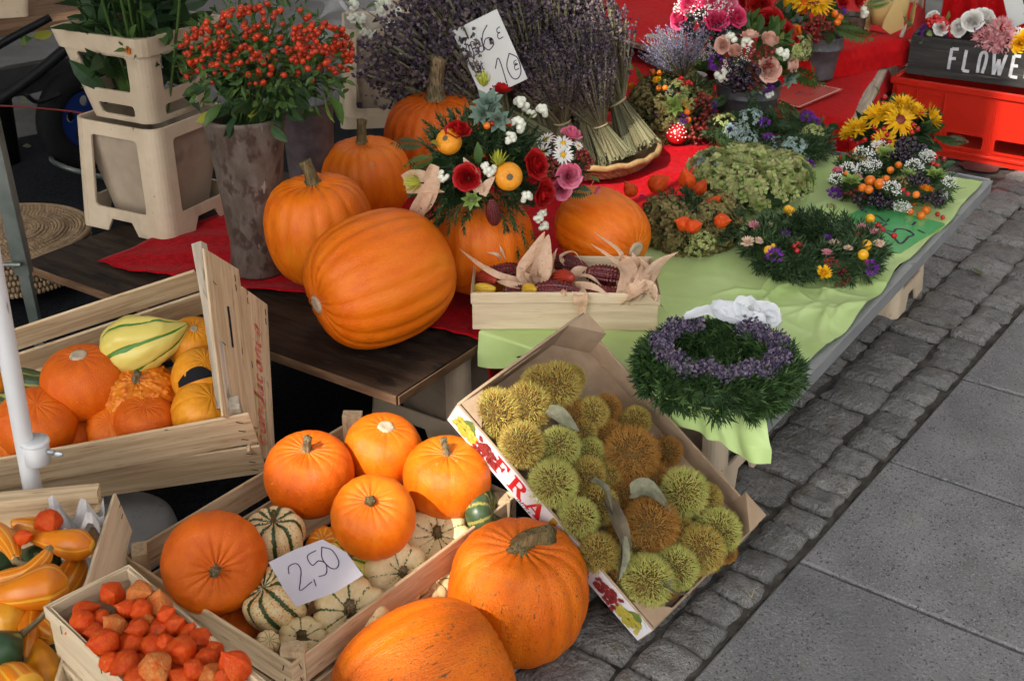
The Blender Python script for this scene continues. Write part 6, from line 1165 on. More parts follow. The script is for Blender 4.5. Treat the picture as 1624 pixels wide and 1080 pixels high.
husk('pink tinged husk bunch spreading from the right end of the basket', [([(1010, 478, .06), (990, 460, .09), (985, 435, (yk,)), (985, 400, (yk + .01,)), (942, 368, (yk + .02,))], 26, 1.0, .4), ([(1010, 478, .06), (1000, 455, .1), (990, 428, (yk,)), (965, 405, (yk,)), (937, 387, (yk,))], 16, .8, .3), ([(1000, 480, .06), (1010, 455, .11), (1015, 430, (yk - .02,)), (1003, 400, (yk,))], 40, .4, .4), ([(1005, 480, .06), (1025, 450, .11), (1045, 420, (yk - .02,)), (1076, 400, (yk,))], 42, .4, .4), ([(985, 470, .07), (1000, 458, .1), (1012, 440, .1), (1035, 445, (yk - .03,)), (1055, 430, (yk,))], 22, .9, .3), ([(1000, 475, .07), (1022, 462, .105), (1032, 470, .1), (1052, 488, (yk - .06,))], 20, .6, .3), ([(990, 478, .07), (1005, 465, .1), (1030, 455, .11), (1040, 478, .09)], 44, .3, .5), ([(985, 476, .07), (998, 440, .11), (990, 415, (yk,)), (985, 405, (yk,))], 46, .3, .5), ([(1005, 470, .09), (1018, 440, .12), (1022, 425, (yk - .02,)), (1012, 408, (yk,))], 34, -.4, .5)])
# ------------------------------------------------------------------ lavender in a flat wicker bowl
LZ = ZB + .012; bc = P(925, 237, LZ + .035); bc = np.array([bc[0], bc[1], LZ])
def bowl(c, R0_, H):
    root = thing('wicker_bowl', 'flat woven straw bowl full of dried lavender bundles', 'bowl', c); out = []
    for i in range(7):
        t = i / 6; r = R0_ * (.80 + .20 * t ** .7); k = 64; a = (np.arange(k) + .5 * (i % 2)) / k * 6.283; pos = np.stack([c[0] + r * np.cos(a), c[1] + r * np.sin(a), np.full(k, c[2] + H * (t * .95 + .03))], 1); tg = np.stack([-np.sin(a), np.cos(a), 0 * a], 1)
        out.append(inst(ball_t(7, 4).sc(H / 11, .007, 6.283 * r / k * .60), frames(pos, tg, 0, 1, n=(0, 0, 1.))))
    ob('weave', cat(out).me('weave', smooth=True), M['wicker'], root, kind='stuff'); a = np.arange(81) / 80 * 6.283
    ob('rim', tube_t(np.stack([c[0] + R0_ * 1.01 * np.cos(a), c[1] + R0_ * 1.01 * np.sin(a), c[2] + H + .003 * np.sin(a * 20)], 1), .010, 8, False).me('rim', smooth=True), M['wicker'], root)
    ob('floor_disc', lathe_t([(.001, .006), (R0_ * .8, .006), (R0_ * .97, H - .004)], 40).me('floor_disc', smooth=True), M['wicker'], root, Matrix.Translation(c)); return root
BR_ = 118 * mpp(bc); bowl(bc, BR_, .05)
def lav_me(seed, n=300, L=1., tie=.34, bot=.13, top=.26, head=.34, m='lav'):
    """bundle along +z: cut ends flare at 0, tied, then opens to the flower heads"""
    r = np.random.default_rng(seed); st = []; fl = []; a = r.uniform(0, 6.283, n); q = np.sqrt(r.uniform(0, 1, n)); P0 = np.stack([np.cos(a) * q * bot, np.sin(a) * q * bot, r.uniform(-.03, .03, n)], 1)
    P1 = np.stack([np.cos(a) * q * .045, np.sin(a) * q * .045, np.full(n, tie)], 1); a2 = a + r.normal(0, .25, n); P2 = np.stack([np.cos(a2) * q * top, np.sin(a2) * q * top, L * r.uniform(.72, 1.02, n) - .06 * q], 1)
    for s, e, w0 in ((P0, P1, .0065), (P1, P2, .0055)):
        d = e - s; ln = np.linalg.norm(d, axis=1); k = T([(-w0, 0, 0), (w0, 0, 0), (w0 * .8, 0, 1), (-w0 * .8, 0, 1), (0, -w0, 0), (0, w0, 0), (0, w0 * .8, 1), (0, -w0 * .8, 1)], [(0, 1, 2, 3), (4, 5, 6, 7)])
        Ms = frames(s, d); Ms[:, :3, 2] *= ln[:, None]; st.append(inst(k, Ms))
    d = nrm_rows(P2 - P1); oc = T([(1, 0, 0), (-.5, .87, 0), (-.5, -.87, 0), (0, 0, 1.6), (0, 0, -1)], [(0, 1, 3), (1, 2, 3), (2, 0, 3), (1, 0, 4), (2, 1, 4), (0, 2, 4)])
    for j in range(17):
        t = j / 16; off = r.normal(0, .015 * (1 - .55 * t), (n, 3)); p = P2 + d * ((t - .75) * head) + off; keep = r.uniform(0, 1, n) < (.9 if t > .3 else .55); fl.append(inst(oc, frames(p[keep], d[keep], None, r.uniform(.0065, .0125, keep.sum()), jit=.4)))
    return cat(st).me('stalks', [M['lavstem']]), cat(fl).me('flower_heads', [M[m]])
LAV = [lav_me(i) for i in range(3)]; a = np.arange(25) / 24 * 6.283; TIE = tube_t(np.stack([.052 * np.cos(a), .052 * np.sin(a), .34 + .012 * np.sin(a)], 1), .008, 6, False).me('tie', [M['raffia']], True)
def lavender(label, p0, p1, i=0, fat=1., g='dried lavender bundles in the straw bowl'):
    d = np.asarray(p1) - np.asarray(p0); L = np.linalg.norm(d); root = thing('lavender_bundle', label, 'lavender', p0, g); Mx = fr(p0, d, i * 1.1, L); Mx[:3, :2] *= fat
    ob('stalks', LAV[i % 3][0], None, root, Matrix(Mx), kind='stuff'); ob('flower_heads', LAV[i % 3][1], None, root, Matrix(Mx), kind='stuff'); ob('tie', TIE, None, root, Matrix(Mx)); return root
yb = bc[1]; zt = lambda px, py, y: PY(px, py, y)
lavender('dried lavender bundle nearest the red cloth with stalks fanned over the bowl rim', zt(1012, 235, yb - .02), zt(915, 20, yb + .12), 0, 1.15)
lavender('dried lavender bundle with flared pale stalks in the bowl middle', zt(960, 245, yb - .10), zt(868, 60, yb - .02), 1, 1.35)
lavender('dried lavender bundle with heads drooping over the bowl centre', zt(935, 232, yb - .06), zt(905, 50, yb + .05), 2, 1.25)
lavender('short dried lavender bundle leaning towards the rose arrangement', zt(905, 248, yb - .12), zt(865, 85, yb - .08), 0, 1.5)
lavender('dried lavender bundle behind the price card', zt(880, 215, yb + .0), zt(800, -20, yb + .14), 1, 1.35)
lavender('tall dried lavender bundle at the back of the bowl', zt(900, 200, yb + .06), zt(860, -60, yb + .2), 2, 1.35)
lavender('long dried lavender bundle lying towards the tall stemmed pumpkin', zt(860, 245, yb - .05), zt(625, 35, yb + .02), 0, 1.25)
lavender('short dried lavender bundle at the front rim of the straw bowl', zt(975, 252, yb - .13), zt(905, 95, yb - .06), 1, 1.3)
lavender('second long dried lavender bundle lying to the left', zt(850, 255, yb - .08), zt(690, 60, yb - .04), 1, 1.3)
lavender('dried lavender bundle standing left behind the card', zt(850, 200, yb + .05), zt(730, -20, yb + .2), 2, 1.4)
# white price card with handwriting
y_ = yb - .19; a0, a1, b0_ = PY(760, 140, y_), PY(822, 125, y_ + .01), PY(716, 48, y_ + .05)
a0 = PY(752, 128, y_); a1 = PY(824, 132, y_); b0_ = PY(717, 50, y_ + .06); b1_ = PY(788, 15, y_ + .06)
xv = nrm(b1_ - b0_); Wc = np.linalg.norm(b1_ - b0_); yv = nrm((b0_ + b1_) / 2 - (a0 + a1) / 2 ); yv = nrm(yv - xv * np.dot(xv, yv)); Hc = np.linalg.norm((b0_ + b1_) / 2 - (a0 + a1) / 2) + .03; zv = np.cross(xv, yv); o0 = b0_ - yv * Hc; Mx = mat4(xv, yv, zv, o0)
card = tag(ob('price_card', plate_me([(0, 0), (Wc, 0), (Wc, Hc), (0, Hc)], (), .0015), M['paper_w'], M=Mx), 'white handwritten price card stuck in the lavender, 6 and 10 euro', 'price card')
for tx, h, x, y, wl in (('1Bd', .26, .06, .58, .02), ('6', .46, .42, .56, .022), ('E', .24, .76, .62, .02), ('St', .2, .12, .36, .018), ('10', .52, .40, .06, .022), ('E', .2, .82, .16, .018)): ob('handwriting', write(tx, Wc * h * 1.0, Wc * wl, Wc * x, Hc * y, .1, .5).me('handwriting'), M['pen'], card, Mx @ Matrix.Translation((0, 0, .0012)))
# ------------------------------------------------------------------ helpers for arrangements
def put(root, name, t, mats, p, d, s, roll=None, smooth=True):
    me = t if isinstance(t, bpy.types.Mesh) else t.me(name, smooth=smooth)
    return ob(name, me, mats, root, Matrix(fr(p, d, random.uniform(0, 6.28) if roll is None else roll, s)))
_shared = {}
def sh(key, t, mats, smooth=True):
    """one shared mesh for alike pieces"""
    if key not in _shared: _shared[key] = t.me(key, mats if isinstance(mats, list) else [mats], smooth)
    return _shared[key]
KIT = {'rose_red': ('rose', ROSE[0], [M['f_red']]), 'rose_pink': ('rose', ROSE[1], [M['f_pink']]), 'rose_hot': ('rose', ROSE[2], [M['f_hot']]), 'rose_blush': ('rose', ROSE[0], [M['f_blush']]), 'rose_bud': ('rose', ROSEB[0], [M['f_blush']]), 'rose_orange': ('rose', ROSE[1], [M['f_orange']]), 'rose_white': ('rose', ROSE[1], [M['f_white']]), 'rose_yellow': ('rose', ROSE[2], [M['f_yellow']]), 'daisy': ('daisy', DAISY, [M['f_white'], M['f_yellow']]), 'straw_pink': ('strawflower', STRAW, [M['f_straw'], M['f_pink']]), 'straw_cream': ('strawflower', STRAW, [M['f_cream'], M['f_blush']]), 'straw_yellow': ('strawflower', STRAW, [M['f_yellow'], M['f_orange']]), 'straw_orange': ('strawflower', STRAW, [M['f_orange'], M['f_yellow']]), 'statice': ('statice', RUFF[0], [M['f_purple']]), 'carnation': ('carnation', CARN, [M['f_carn']]), 'sunflower': ('sunflower', SUNF, [M['f_yellow'], M['berry_brown']]), 'sunflower_full': ('sunflower', SUNB, [M['f_yellow']]), 'tulip_yellow': ('tulip', TULIP, [M['f_yellow']]), 'tulip_orange': ('tulip', TULIP, [M['f_tulip']]), 'lime': ('lime_tuft', LIME, [M['f_lime']]), 'succulent': ('succulent', SUCC, [M['leaf_light']]), 'succulent_blue': ('succulent', SUCC, [M['leaf_blue']]), 'thistle': ('safflower', THIST, [M['leaf'], M['f_orange']]), 'snow': ('snowberry_cluster', CLUS[0], [M['berry_white']]), 'redclus': ('berry_cluster', CLUS[1], [M['berry_red']]), 'brownclus': ('berry_cluster', DARKB[0], [M['berry_brown'], M['leaf_dark']]), 'darkclus': ('berry_cluster', DARKB[1], [M['berry_dark'], M['leaf_dark']]), 'gyp': ('baby_breath', GYP[0], [M['gyp'], M['leaf_light']]), 'hyd_green': ('hydrangea_head', HYDR[0], [M['hydr_green']]), 'hyd_brown': ('hydrangea_head', HYDR[1], [M['hydr_brown']]), 'hyd_blue': ('hydrangea_head', HYDR[2], [M['hydr_blue']]), 'b_orange': ('orange_fruit', BALL, [M['berry_orange']]), 'b_yellow': ('yellow_fruit', BALL, [M['berry_yellow']]), 'b_red': ('red_berry', BALL, [M['berry_red']]), 'hip': ('rosehip', BALL, [M['rosehip']]), 'fern': ('fern_leaf', FERN, [M['leaf']]), 'fern_dark': ('fern_leaf', FERN, [M['leaf_dark']]), 'fern_blue': ('fern_leaf', FERN, [M['leaf_blue']]), 'leaf': ('leaf', LEAF[0], [M['leaf']]), 'leaf_dark': ('leaf', LEAF[1], [M['leaf_dark']]), 'leaf_light': ('leaf', LEAF[1], [M['leaf_light']]), 'leaf_yel': ('leaf', LEAF[1], [M['leaf_yel']]), 'leafr': ('leaf', LEAFR, [M['leaf_blue']]), 'phys': ('physalis_husk', PHYST, [M['physalis']]), 'thist_w': ('white_bud', STRAW, [M['f_white'], M['leaf_light']])}
def el(root, key, p, d, s, roll=None):
    nm, t, ms = KIT[key]; return put(root, nm, sh(key, t, ms), None, p, d, s, roll)
def fill(root, name, tpls, m, pos, d, s, jit=.4, n=None):
    return ob(name, insts(tpls, frames(pos, d, None if n is None else None, s, jit=jit)).me(name), m, root, kind='stuff')
def dome_pts(c, R0_, n, up=None, zmin=-.1, fl=1., r0=.75, seed=0):
    r = np.random.default_rng(seed); d = r.normal(0, 1, (n * 4, 3)); d /= np.linalg.norm(d, axis=1, keepdims=True); d = d[d[:, 2] > zmin][:n]; rr = r.uniform(r0, 1., (len(d), 1)); return np.asarray(c) + d * rr * R0_ * np.array([1, 1, fl]), d
# ------------------------------------------------------------------ arrangement on the pumpkin
ac = P5c + np.array([-.0, -.02, P5r * .9 + .055]); AR_ = 118 * mpp(ac)
arr = thing('flower_arrangement', 'autumn arrangement of red roses, snowberries and mini pumpkins on a pumpkin', 'arrangement', P5c + Z3 * P5r * .7)
pts, d = dome_pts(ac, AR_ * .86, 150, zmin=-.45, seed=1); fill(arr, 'conifer_sprigs', SPRIG_F, M['needle_dark'], ac + (pts - ac) * .62, d, AR_ * .55, .25)
pts, d = dome_pts(ac, AR_ * .7, 60, zmin=-.3, seed=2); fill(arr, 'leaves', LEAF, M['leaf_dark'], ac + (pts - ac) * .5, d, AR_ * .5, .3)
def oa(key, px, py, s, dd=None, rad=1., c=None, roll=None, root=None):
    c_ = ac if c is None else c; p, n = PS(px, py, c_, AR_ * rad); dd = n if dd is None else nrm(np.asarray(dd)); return el(root or arr, key, p, dd, s * mpp(p), roll)
for a in [('rose_red', 726, 212, 21, (.1, -.3, 1)), ('rose_red', 741, 282, 22, (-.1, -1, .5)), ('rose_red', 845, 262, 24), ('rose_red', 856, 306, 24), ('rose_red', 795, 148, 18, (0, .3, 1)), ('lime', 767, 138, 26, (0, 0, 1)), ('lime', 790, 262, 26, (.0, -.3, 1)), ('lime', 668, 290, 30, (-1, -.3, .1)), ('succulent_blue', 775, 165, 30, (0, -.8, .6)), ('succulent_blue', 790, 190, 26, (0, -1, .2)), ('succulent_blue', 765, 180, 26, (-.5, -.8, .2)), ('snow', 826, 168, 15), ('snow', 858, 177, 13), ('snow', 820, 200, 15), ('snow', 808, 220, 12), ('snow', 842, 182, 9), ('snow', 775, 268, 14), ('snow', 704, 279, 11), ('snow', 834, 312, 12), ('snow', 852, 345, 11), ('snow', 860, 358, 11), ('snow', 860, 336, 9), ('hip', 796, 190, 6.5), ('hip', 806, 195, 6.5), ('hip', 780, 196, 4.5), ('hip', 863, 280, 6), ('b_orange', 772, 200, 6), ('thistle', 868, 305, 15), ('thist_w', 750, 314, 10), ('succulent', 748, 316, 20), ('phys', 858, 262, 10, (1, -.2, -.1)), ('fern_dark', 672, 230, 50, (-.8, -.5, .3)), ('fern', 690, 250, 50, (-.7, -.6, -.1)), ('leaf', 757, 225, 40, (.1, -.4, -1)), ('leaf_light', 835, 195, 26), ('leaf_light', 822, 190, 20), ('fern_dark', 890, 300, 50, (1, -.3, -.1)), ('leaf_yel', 700, 235, 30)]: oa(*a)
for px, py, dr in ((705, 320, (-.4, -.7, -.6)), (725, 335, (-.1, -.8, -.6)), (745, 330, (0, -.9, -.5)), (695, 340, (-.3, -.7, -.7)), (735, 350, (.1, -.8, -.7)), (715, 350, (-.2, -.7, -.8)), (810, 345, (.2, -.8, -.4)), (828, 365, (.2, -.8, -.7)), (845, 375, (.3, -.7, -.8)), (820, 385, (.1, -.7, -.9)), (800, 350, (0, -.9, -.5)), (838, 395, (.2, -.6, -.9)), (690, 205, (-.6, -.2, .5)), (700, 215, (-.7, -.3, .3)), (735, 190, (-.4, -.3, .7)), (850, 230, (.6, -.4, .5))):
    p, n = PS(px, py, ac, AR_ * .98); put(arr, 'juniper_sprig', sh('juniper', SPRIG_F[0], M['needle'], False), None, p - nrm(dr) * .02, nrm(dr), 44 * mpp(p))
for i, (px, py, w_, ax) in enumerate(((712, 225, 42, (-.3, -.6, .5)), (806, 280, 46, (.15, -.9, .25)))):
    p, n = PS(px, py, ac, AR_ * .98); r = w_ / 2 * mpp(p); q = pumpkin_t(.86, 8, .02, 90 + i, .15, .1, .01, 40, 22); ob('mini_pumpkin', q.me('mini_pumpkin', smooth=True), M['pumpkin_yellow'], arr, Matrix(fr(p, nrm(ax), 0, r))); ob('blossom_scar', lathe_t([(.001, .05), (.22, .03), (.3, -.02)], 10).me('blossom_scar'), M['leaf_brown'], arr, Matrix(fr(p + nrm(ax) * r * .70, nrm(ax), 0, r)))
p, n = PS(782, 336, ac, AR_ * 1.0); ob('red_cone', COBS['corn_red'][1], None, arr, Matrix(fr(p, (-.1, -.3, 1), 0, 25 * mpp(p))))
for pts_, wd in ((((668, 330), (685, 300), (698, 275)), 30), (((655, 350), (672, 320), (690, 300)), 26), (((640, 285), (665, 280), (700, 290)), 22), (((760, 305), (750, 275), (735, 250)), 20), (((765, 310), (772, 295), (785, 280)), 16), (((690, 262), (682, 285), (678, 300)), 22), (((645, 300), (670, 300), (705, 305)), 16)):
    W = [PS(x, y, ac, AR_ * (1.02 if 660 < x < 800 else 1.1))[0] for x, y in pts_]; ob('husk_strip', husk_t(W, wd * mpp(W[0]), .4, (0, -1, .3), .4).me('husk_strip', smooth=True), M['husk'], arr)
# small posy of daisies and pink roses right of it
pc2 = PY(888, 265, ac[1] + .03); pos2 = thing('posy', 'posy of white daisies and pink edged roses beside the arrangement', 'posy', pc2 - Z3 * .1); R2 = 55 * mpp(pc2)
pts, d = dome_pts(pc2, R2 * .9, 60, zmin=-.5, seed=3); fill(pos2, 'leaves', LEAF, M['leaf_dark'], pc2 + (pts - pc2) * .55, d, R2 * .5, .3); fill(pos2, 'berries', [BALL6], M['berry_brown'], *dome_pts(pc2, R2 * .93, 70, zmin=-.3, r0=.9, seed=5), R2 * .07, 0)
def op(key, px, py, s, dd=None):
    p, n = PS(px, py, pc2, R2); el(pos2, key, p, n if dd is None else nrm(dd), s * mpp(p))
for a in [('daisy', 866, 222, 17), ('daisy', 893, 228, 17), ('daisy', 893, 246, 18), ('daisy', 862, 242, 16), ('daisy', 917, 232, 10), ('rose_pink', 905, 217, 17), ('rose_pink', 902, 280, 20, (.1, -.9, .4)), ('rose_pink', 890, 300, 17, (-.1, -.9, .1)), ('snow', 915, 285, 8), ('brownclus', 870, 265, 20), ('brownclus', 925, 255, 18), ('leafr', 925, 295, 18), ('daisy', 940, 288, 8), ('rose_pink', 945, 300, 8), ('leaf', 935, 280, 20)]: op(*a)
# ------------------------------------------------------------------ wreaths
def torus_pts(c, R0_, r, n, lo=-.4, seed=0, ey=1., rot=0.):
    q = np.random.default_rng(seed); a = q.uniform(0, 6.283, n); b = q.uniform(lo, math.pi - lo, n); ca = np.stack([np.cos(a), np.sin(a) * ey, 0 * a], 1); rad = nrm_rows(np.stack([np.cos(a), np.sin(a), 0 * a], 1)); nn = rad * np.cos(b)[:, None] + Z3 * np.sin(b)[:, None]
    p = ca * R0_ + nn * r; tg = np.stack([-np.sin(a), np.cos(a), 0 * a], 1); cr, sr = math.cos(rot), math.sin(rot); Rm = np.array([[cr, -sr, 0], [sr, cr, 0], [0, 0, 1.]]); return np.asarray(c) + p @ Rm.T, nn @ Rm.T, tg @ Rm.T
WR_ = {}
def wreath(label, px, py, wpx, z0, minor, n=330, m='needle', sp=SPRIG, sl=.9, seed=0, ey=1., rot=0., name='wreath', base=True):
    """flat ring lying on the table, wpx = outer width in the photograph"""
    c = P(px, py, z0 + minor * .8); R0_ = wpx / 2 * mpp(c) - minor * 1.15; root = thing(name, label, 'wreath', (c[0], c[1], z0)); cz = np.array([c[0], c[1], z0 + minor * .75])
    p, nn, tg = torus_pts(cz, R0_, minor * .50, n, -.95, seed, ey, rot); fill(root, 'evergreen_sprigs', sp, M[m], p, nn * .75 + tg * .8, minor * sl, .3)
    a = np.arange(49) / 48 * 6.283; cr, sr = math.cos(rot), math.sin(rot); ob('straw_ring', tube_t(np.stack([cz[0] + R0_ * (np.cos(a) * cr - np.sin(a) * ey * sr), cz[1] + R0_ * (np.cos(a) * sr + np.sin(a) * ey * cr), np.full(49, cz[2])], 1), minor * .45, 10, False).me('straw_ring', smooth=True), M['leaf_dark'], root)
    WR_[root.name] = R0_ + minor * 2.3; return root, cz, R0_
def ow(root, cz, key, px, py, s, dd=(0, -.25, 1), h=.0):
    p = P(px, py, cz[2] + h)
    if np.linalg.norm((p - cz)[:2]) > WR_[root.name]: p = P(px, py, ZG + .004 + s * mpp(p) * .9)      # pieces that have dropped beside the ring
    return el(root, key, p, nrm(np.asarray(dd) + np.random.default_rng(int(px * 7 + py)).normal(0, .12, 3)), s * mpp(p))
ZG = ZT + .012
M['lav_ring'] = surf('lavender_ring', (.1, .08, .15), None, isl=[(.035, .028, .05), (.07, .055, .095), (.11, .088, .14), (.16, .13, .185), (.23, .18, .20)], rough=.9, spec=.1)
# front wreath with lavender ring and white bow
w1, c1_, r1 = wreath('conifer wreath with a lavender ring and white bow on the table corner', 1140, 584, 286, ZG, .052, 760, 'needle', SPRIG_Y, .80, 1, .92)
q = np.random.default_rng(8); n = 6500; a = q.uniform(0, 6.283, n); keep = ~((a > 1.15) & (a < 1.75)); a = a[keep]; n = len(a); rr = r1 + np.clip(q.normal(-.004, .0105, n), -.024, .024); pp = np.stack([c1_[0] + rr * np.cos(a), c1_[1] + rr * np.sin(a) * .92, c1_[2] + .052 + .006 * np.sin(a * 9) + q.normal(0, .006, n)], 1)
oc = T([(1, 0, 0), (-.5, .87, 0), (-.5, -.87, 0), (0, 0, 1.6), (0, 0, -1)], [(0, 1, 3), (1, 2, 3), (2, 0, 3), (1, 0, 4), (2, 1, 4), (0, 2, 4)]); ob('lavender_ring', inst(oc, frames(pp, (0, 0, 1.), None, q.uniform(.0022, .0042, n), jit=1.)).me('lavender_ring'), M['lav_ring'], w1, kind='stuff')
pin, din = dome_pts(c1_ - Z3 * .03, r1 * .72, 170, zmin=-.1, fl=.25, r0=.35, seed=91); fill(w1, 'inner_sprigs', SPRIG_Y, M['needle'], pin, din * np.array([1, 1, .5]) + Z3 * .6, .042, .4)
def bow(root, px, py, z):
    b = P(px, py, z); s = mpp(b); right = np.array([1., 0, 0]); back = np.array([0, .5, .86])
    def at_(x, y, o=0.): return b + s * (right * x + back * y) + np.array([0, -.8, .6]) * s * o
    def rib(name, pts_, wd, tw, cup=.25):
        t = husk_t([at_(*q_) for q_ in pts_], wd * s, tw, (0, -.85, .5), cup); t.V += np.stack([vnoise(t.V / s * .22, k_, 2) for k_ in (1, 2, 3)], 1) * s * 3.2; ob(name, t.me(name, smooth=True), M['ribbon'], root)
    rib('ribbon_loop', ((2, 0, 4), (-24, 18, 10), (-46, 20, 8), (-40, 4, 14), (-14, -4, 10), (4, -2, 6)), 24, .9)
    rib('ribbon_loop', ((-2, 0, 4), (20, 16, 10), (44, 14, 6), (44, -6, 12), (18, -8, 12), (0, -2, 6)), 24, -.9)
    rib('ribbon_loop', ((0, 0, 6), (-10, 22, 14), (4, 28, 16), (16, 14, 16), (2, 0, 8)), 20, .7); rib('ribbon_loop', ((0, 0, 8), (14, 2, 20), (20, -14, 20), (4, -16, 18), (0, -2, 10)), 20, .8)
    rib('ribbon_knot', ((-8, 6, 10), (-2, 0, 16), (6, -6, 12), (8, -10, 6)), 20, .5, .6)
    rib('ribbon_tail', ((0, -4, 6), (-8, -18, 10), (2, -32, 6), (-4, -44, 2)), 20, 1.0); rib('ribbon_tail', ((-6, 4, 4), (-40, 14, 8), (-76, 12, 6), (-112, -6, 0)), 20, .5, .1); rib('ribbon_tail', ((6, 4, 4), (30, 14, 10), (54, 4, 8), (58, -16, 2)), 20, .8, .1)
bow(w1, 1180, 508, c1_[2] + .055)
# mixed wreath with strawflowers
w2, c2_, r2 = wreath('dark conifer wreath with strawflowers, purple statice and yellow fruits', 1290, 392, 238, ZG, .055, 430, 'needle_dark', SPRIG_Y, .80, 2, .95)
for a in [('straw_pink', 1196, 360, 13), ('straw_cream', 1186, 385, 13), ('straw_cream', 1203, 383, 9), ('b_yellow', 1250, 333, 8), ('b_yellow', 1255, 341, 5), ('b_yellow', 1219, 397, 8), ('b_yellow', 1226, 390, 4), ('statice', 1228, 408, 17), ('statice', 1246, 373, 9), ('b_red', 1260, 391, 4.5), ('b_red', 1265, 387, 4.5), ('b_red', 1270, 390, 4.5), ('b_red', 1264, 398, 4.5), ('straw_cream', 1323, 388, 13), ('straw_pink', 1311, 402, 11), ('straw_cream', 1345, 395, 9), ('statice', 1313, 380, 9), ('straw_yellow', 1306, 433, 15, (0, -.7, .7)), ('straw_pink', 1367, 363, 13), ('straw_pink', 1387, 370, 11), ('straw_cream', 1394, 388, 11), ('b_yellow', 1380, 347, 8), ('b_yellow', 1374, 389, 9), ('b_yellow', 1369, 404, 9), ('statice', 1380, 425, 15, (.2, -.7, .6)), ('b_red', 1392, 358, 5), ('b_red', 1399, 364, 5), ('b_red', 1418, 374, 5), ('b_red', 1365, 380, 4), ('b_red', 1362, 372, 4), ('brownclus', 1335, 440, 16, (0, -.7, .6)), ('brownclus', 1318, 418, 12), ('statice', 1325, 310, 12), ('hyd_brown', 1318, 330, 8), ('b_yellow', 1255, 335, 7), ('b_red', 1375, 415, 4), ('straw_cream', 1220, 357, 7)]: ow(w2, c2_, *a, h=.045) if len(a) == 4 else ow(w2, c2_, a[0], a[1], a[2], a[3], a[4], .035)
# berry and baby's breath wreath
w3, c3_, r3 = wreath("wreath of baby's breath, orange fruits and dark berries at the table end", 1415, 285, 205, ZG, .055, 260, 'needle', SPRIG, .9, 3, .95)
for a in [('gyp', 1370, 245, 17), ('gyp', 1395, 235, 16), ('gyp', 1345, 270, 16), ('gyp', 1325, 285, 13), ('gyp', 1370, 270, 16), ('gyp', 1415, 300, 16), ('gyp', 1450, 265, 16), ('gyp', 1470, 250, 14), ('gyp', 1490, 310, 16), ('gyp', 1430, 330, 16), ('gyp', 1505, 290, 13), ('gyp', 1385, 262, 14), ('darkclus', 1440, 240, 26), ('darkclus', 1430, 248, 20), ('darkclus', 1455, 290, 20), ('darkclus', 1480, 320, 22), ('darkclus', 1375, 320, 24), ('darkclus', 1400, 325, 20), ('brownclus', 1360, 310, 18), ('b_orange', 1380, 287, 9), ('b_orange', 1395, 292, 9), ('b_orange', 1368, 298, 7), ('b_orange', 1378, 301, 7), ('b_orange', 1453, 309, 6), ('b_orange', 1449, 320, 7), ('b_orange', 1469, 333, 7), ('b_orange', 1461, 342, 7), ('b_orange', 1444, 336, 6), ('straw_orange', 1469, 302, 14), ('succulent', 1350, 290, 22), ('succulent', 1404, 310, 24), ('succulent', 1483, 280, 22), ('succulent', 1405, 245, 20), ('b_orange', 1342, 275, 4), ('b_orange', 1356, 240, 5), ('leaf_dark', 1495, 265, 22, (1, .2, .5)), ('b_red', 1480, 260, 5), ('b_red', 1487, 263, 4), ('b_red', 1497, 252, 4), ('b_red', 1484, 250, 4), ('b_red', 1335, 250, 5), ('b_red', 1345, 248, 4), ('b_red', 1432, 302, 4), ('b_red', 1440, 308, 4), ('b_red', 1495, 345, 4), ('b_red', 1487, 340, 4), ('rose_white', 1475, 248, 9), ('rose_pink', 1328, 272, 8), ('statice', 1322, 308, 14), ('b_orange', 1405, 285, 7), ('b_orange', 1425, 262, 6), ('b_orange', 1412, 270, 6), ('straw_pink', 1340, 300, 10), ('straw_pink', 1360, 282, 9), ('b_red', 1390, 312, 4), ('b_red', 1398, 316, 4), ('b_red', 1420, 318, 4), ('succulent', 1440, 280, 20), ('succulent', 1372, 305, 18), ('leaf', 1335, 262, 22), ('fern', 1500, 300, 28, (1, -.3, .1)), ('hyd_brown', 1430, 290, 14), ('hyd_brown', 1365, 258, 14)]: ow(w3, c3_, *a, h=.045) if len(a) == 4 else ow(w3, c3_, a[0], a[1], a[2], a[3], a[4], .045)
# green hydrangea wreath
w4_, c4_, r4 = wreath('big pale green hydrangea wreath in the middle of the table', 1190, 292, 210, ZG, .06, 60, 'needle', SPRIG, .8, 4, .95)
q = np.random.default_rng(4)
for i in range(26):
    a = i / 17 * 6.283 if i < 17 else q.uniform(0, 6.283); rr = r4 * (1.0 if i < 17 else .55 + .1 * (i % 2)); p = c4_ + np.array([math.cos(a) * rr, math.sin(a) * rr * .95, .03 + q.uniform(-.01, .012)]); el(w4_, 'hyd_green', p, nrm((math.cos(a) * .5, math.sin(a) * .5 - .15, 1)), q.uniform(.052, .068))
for a in [('hyd_blue', 1120, 258, 22), ('hyd_blue', 1140, 262, 18), ('hyd_brown', 1240, 258, 20)]: ow(w4_, c4_, *a, h=.05)
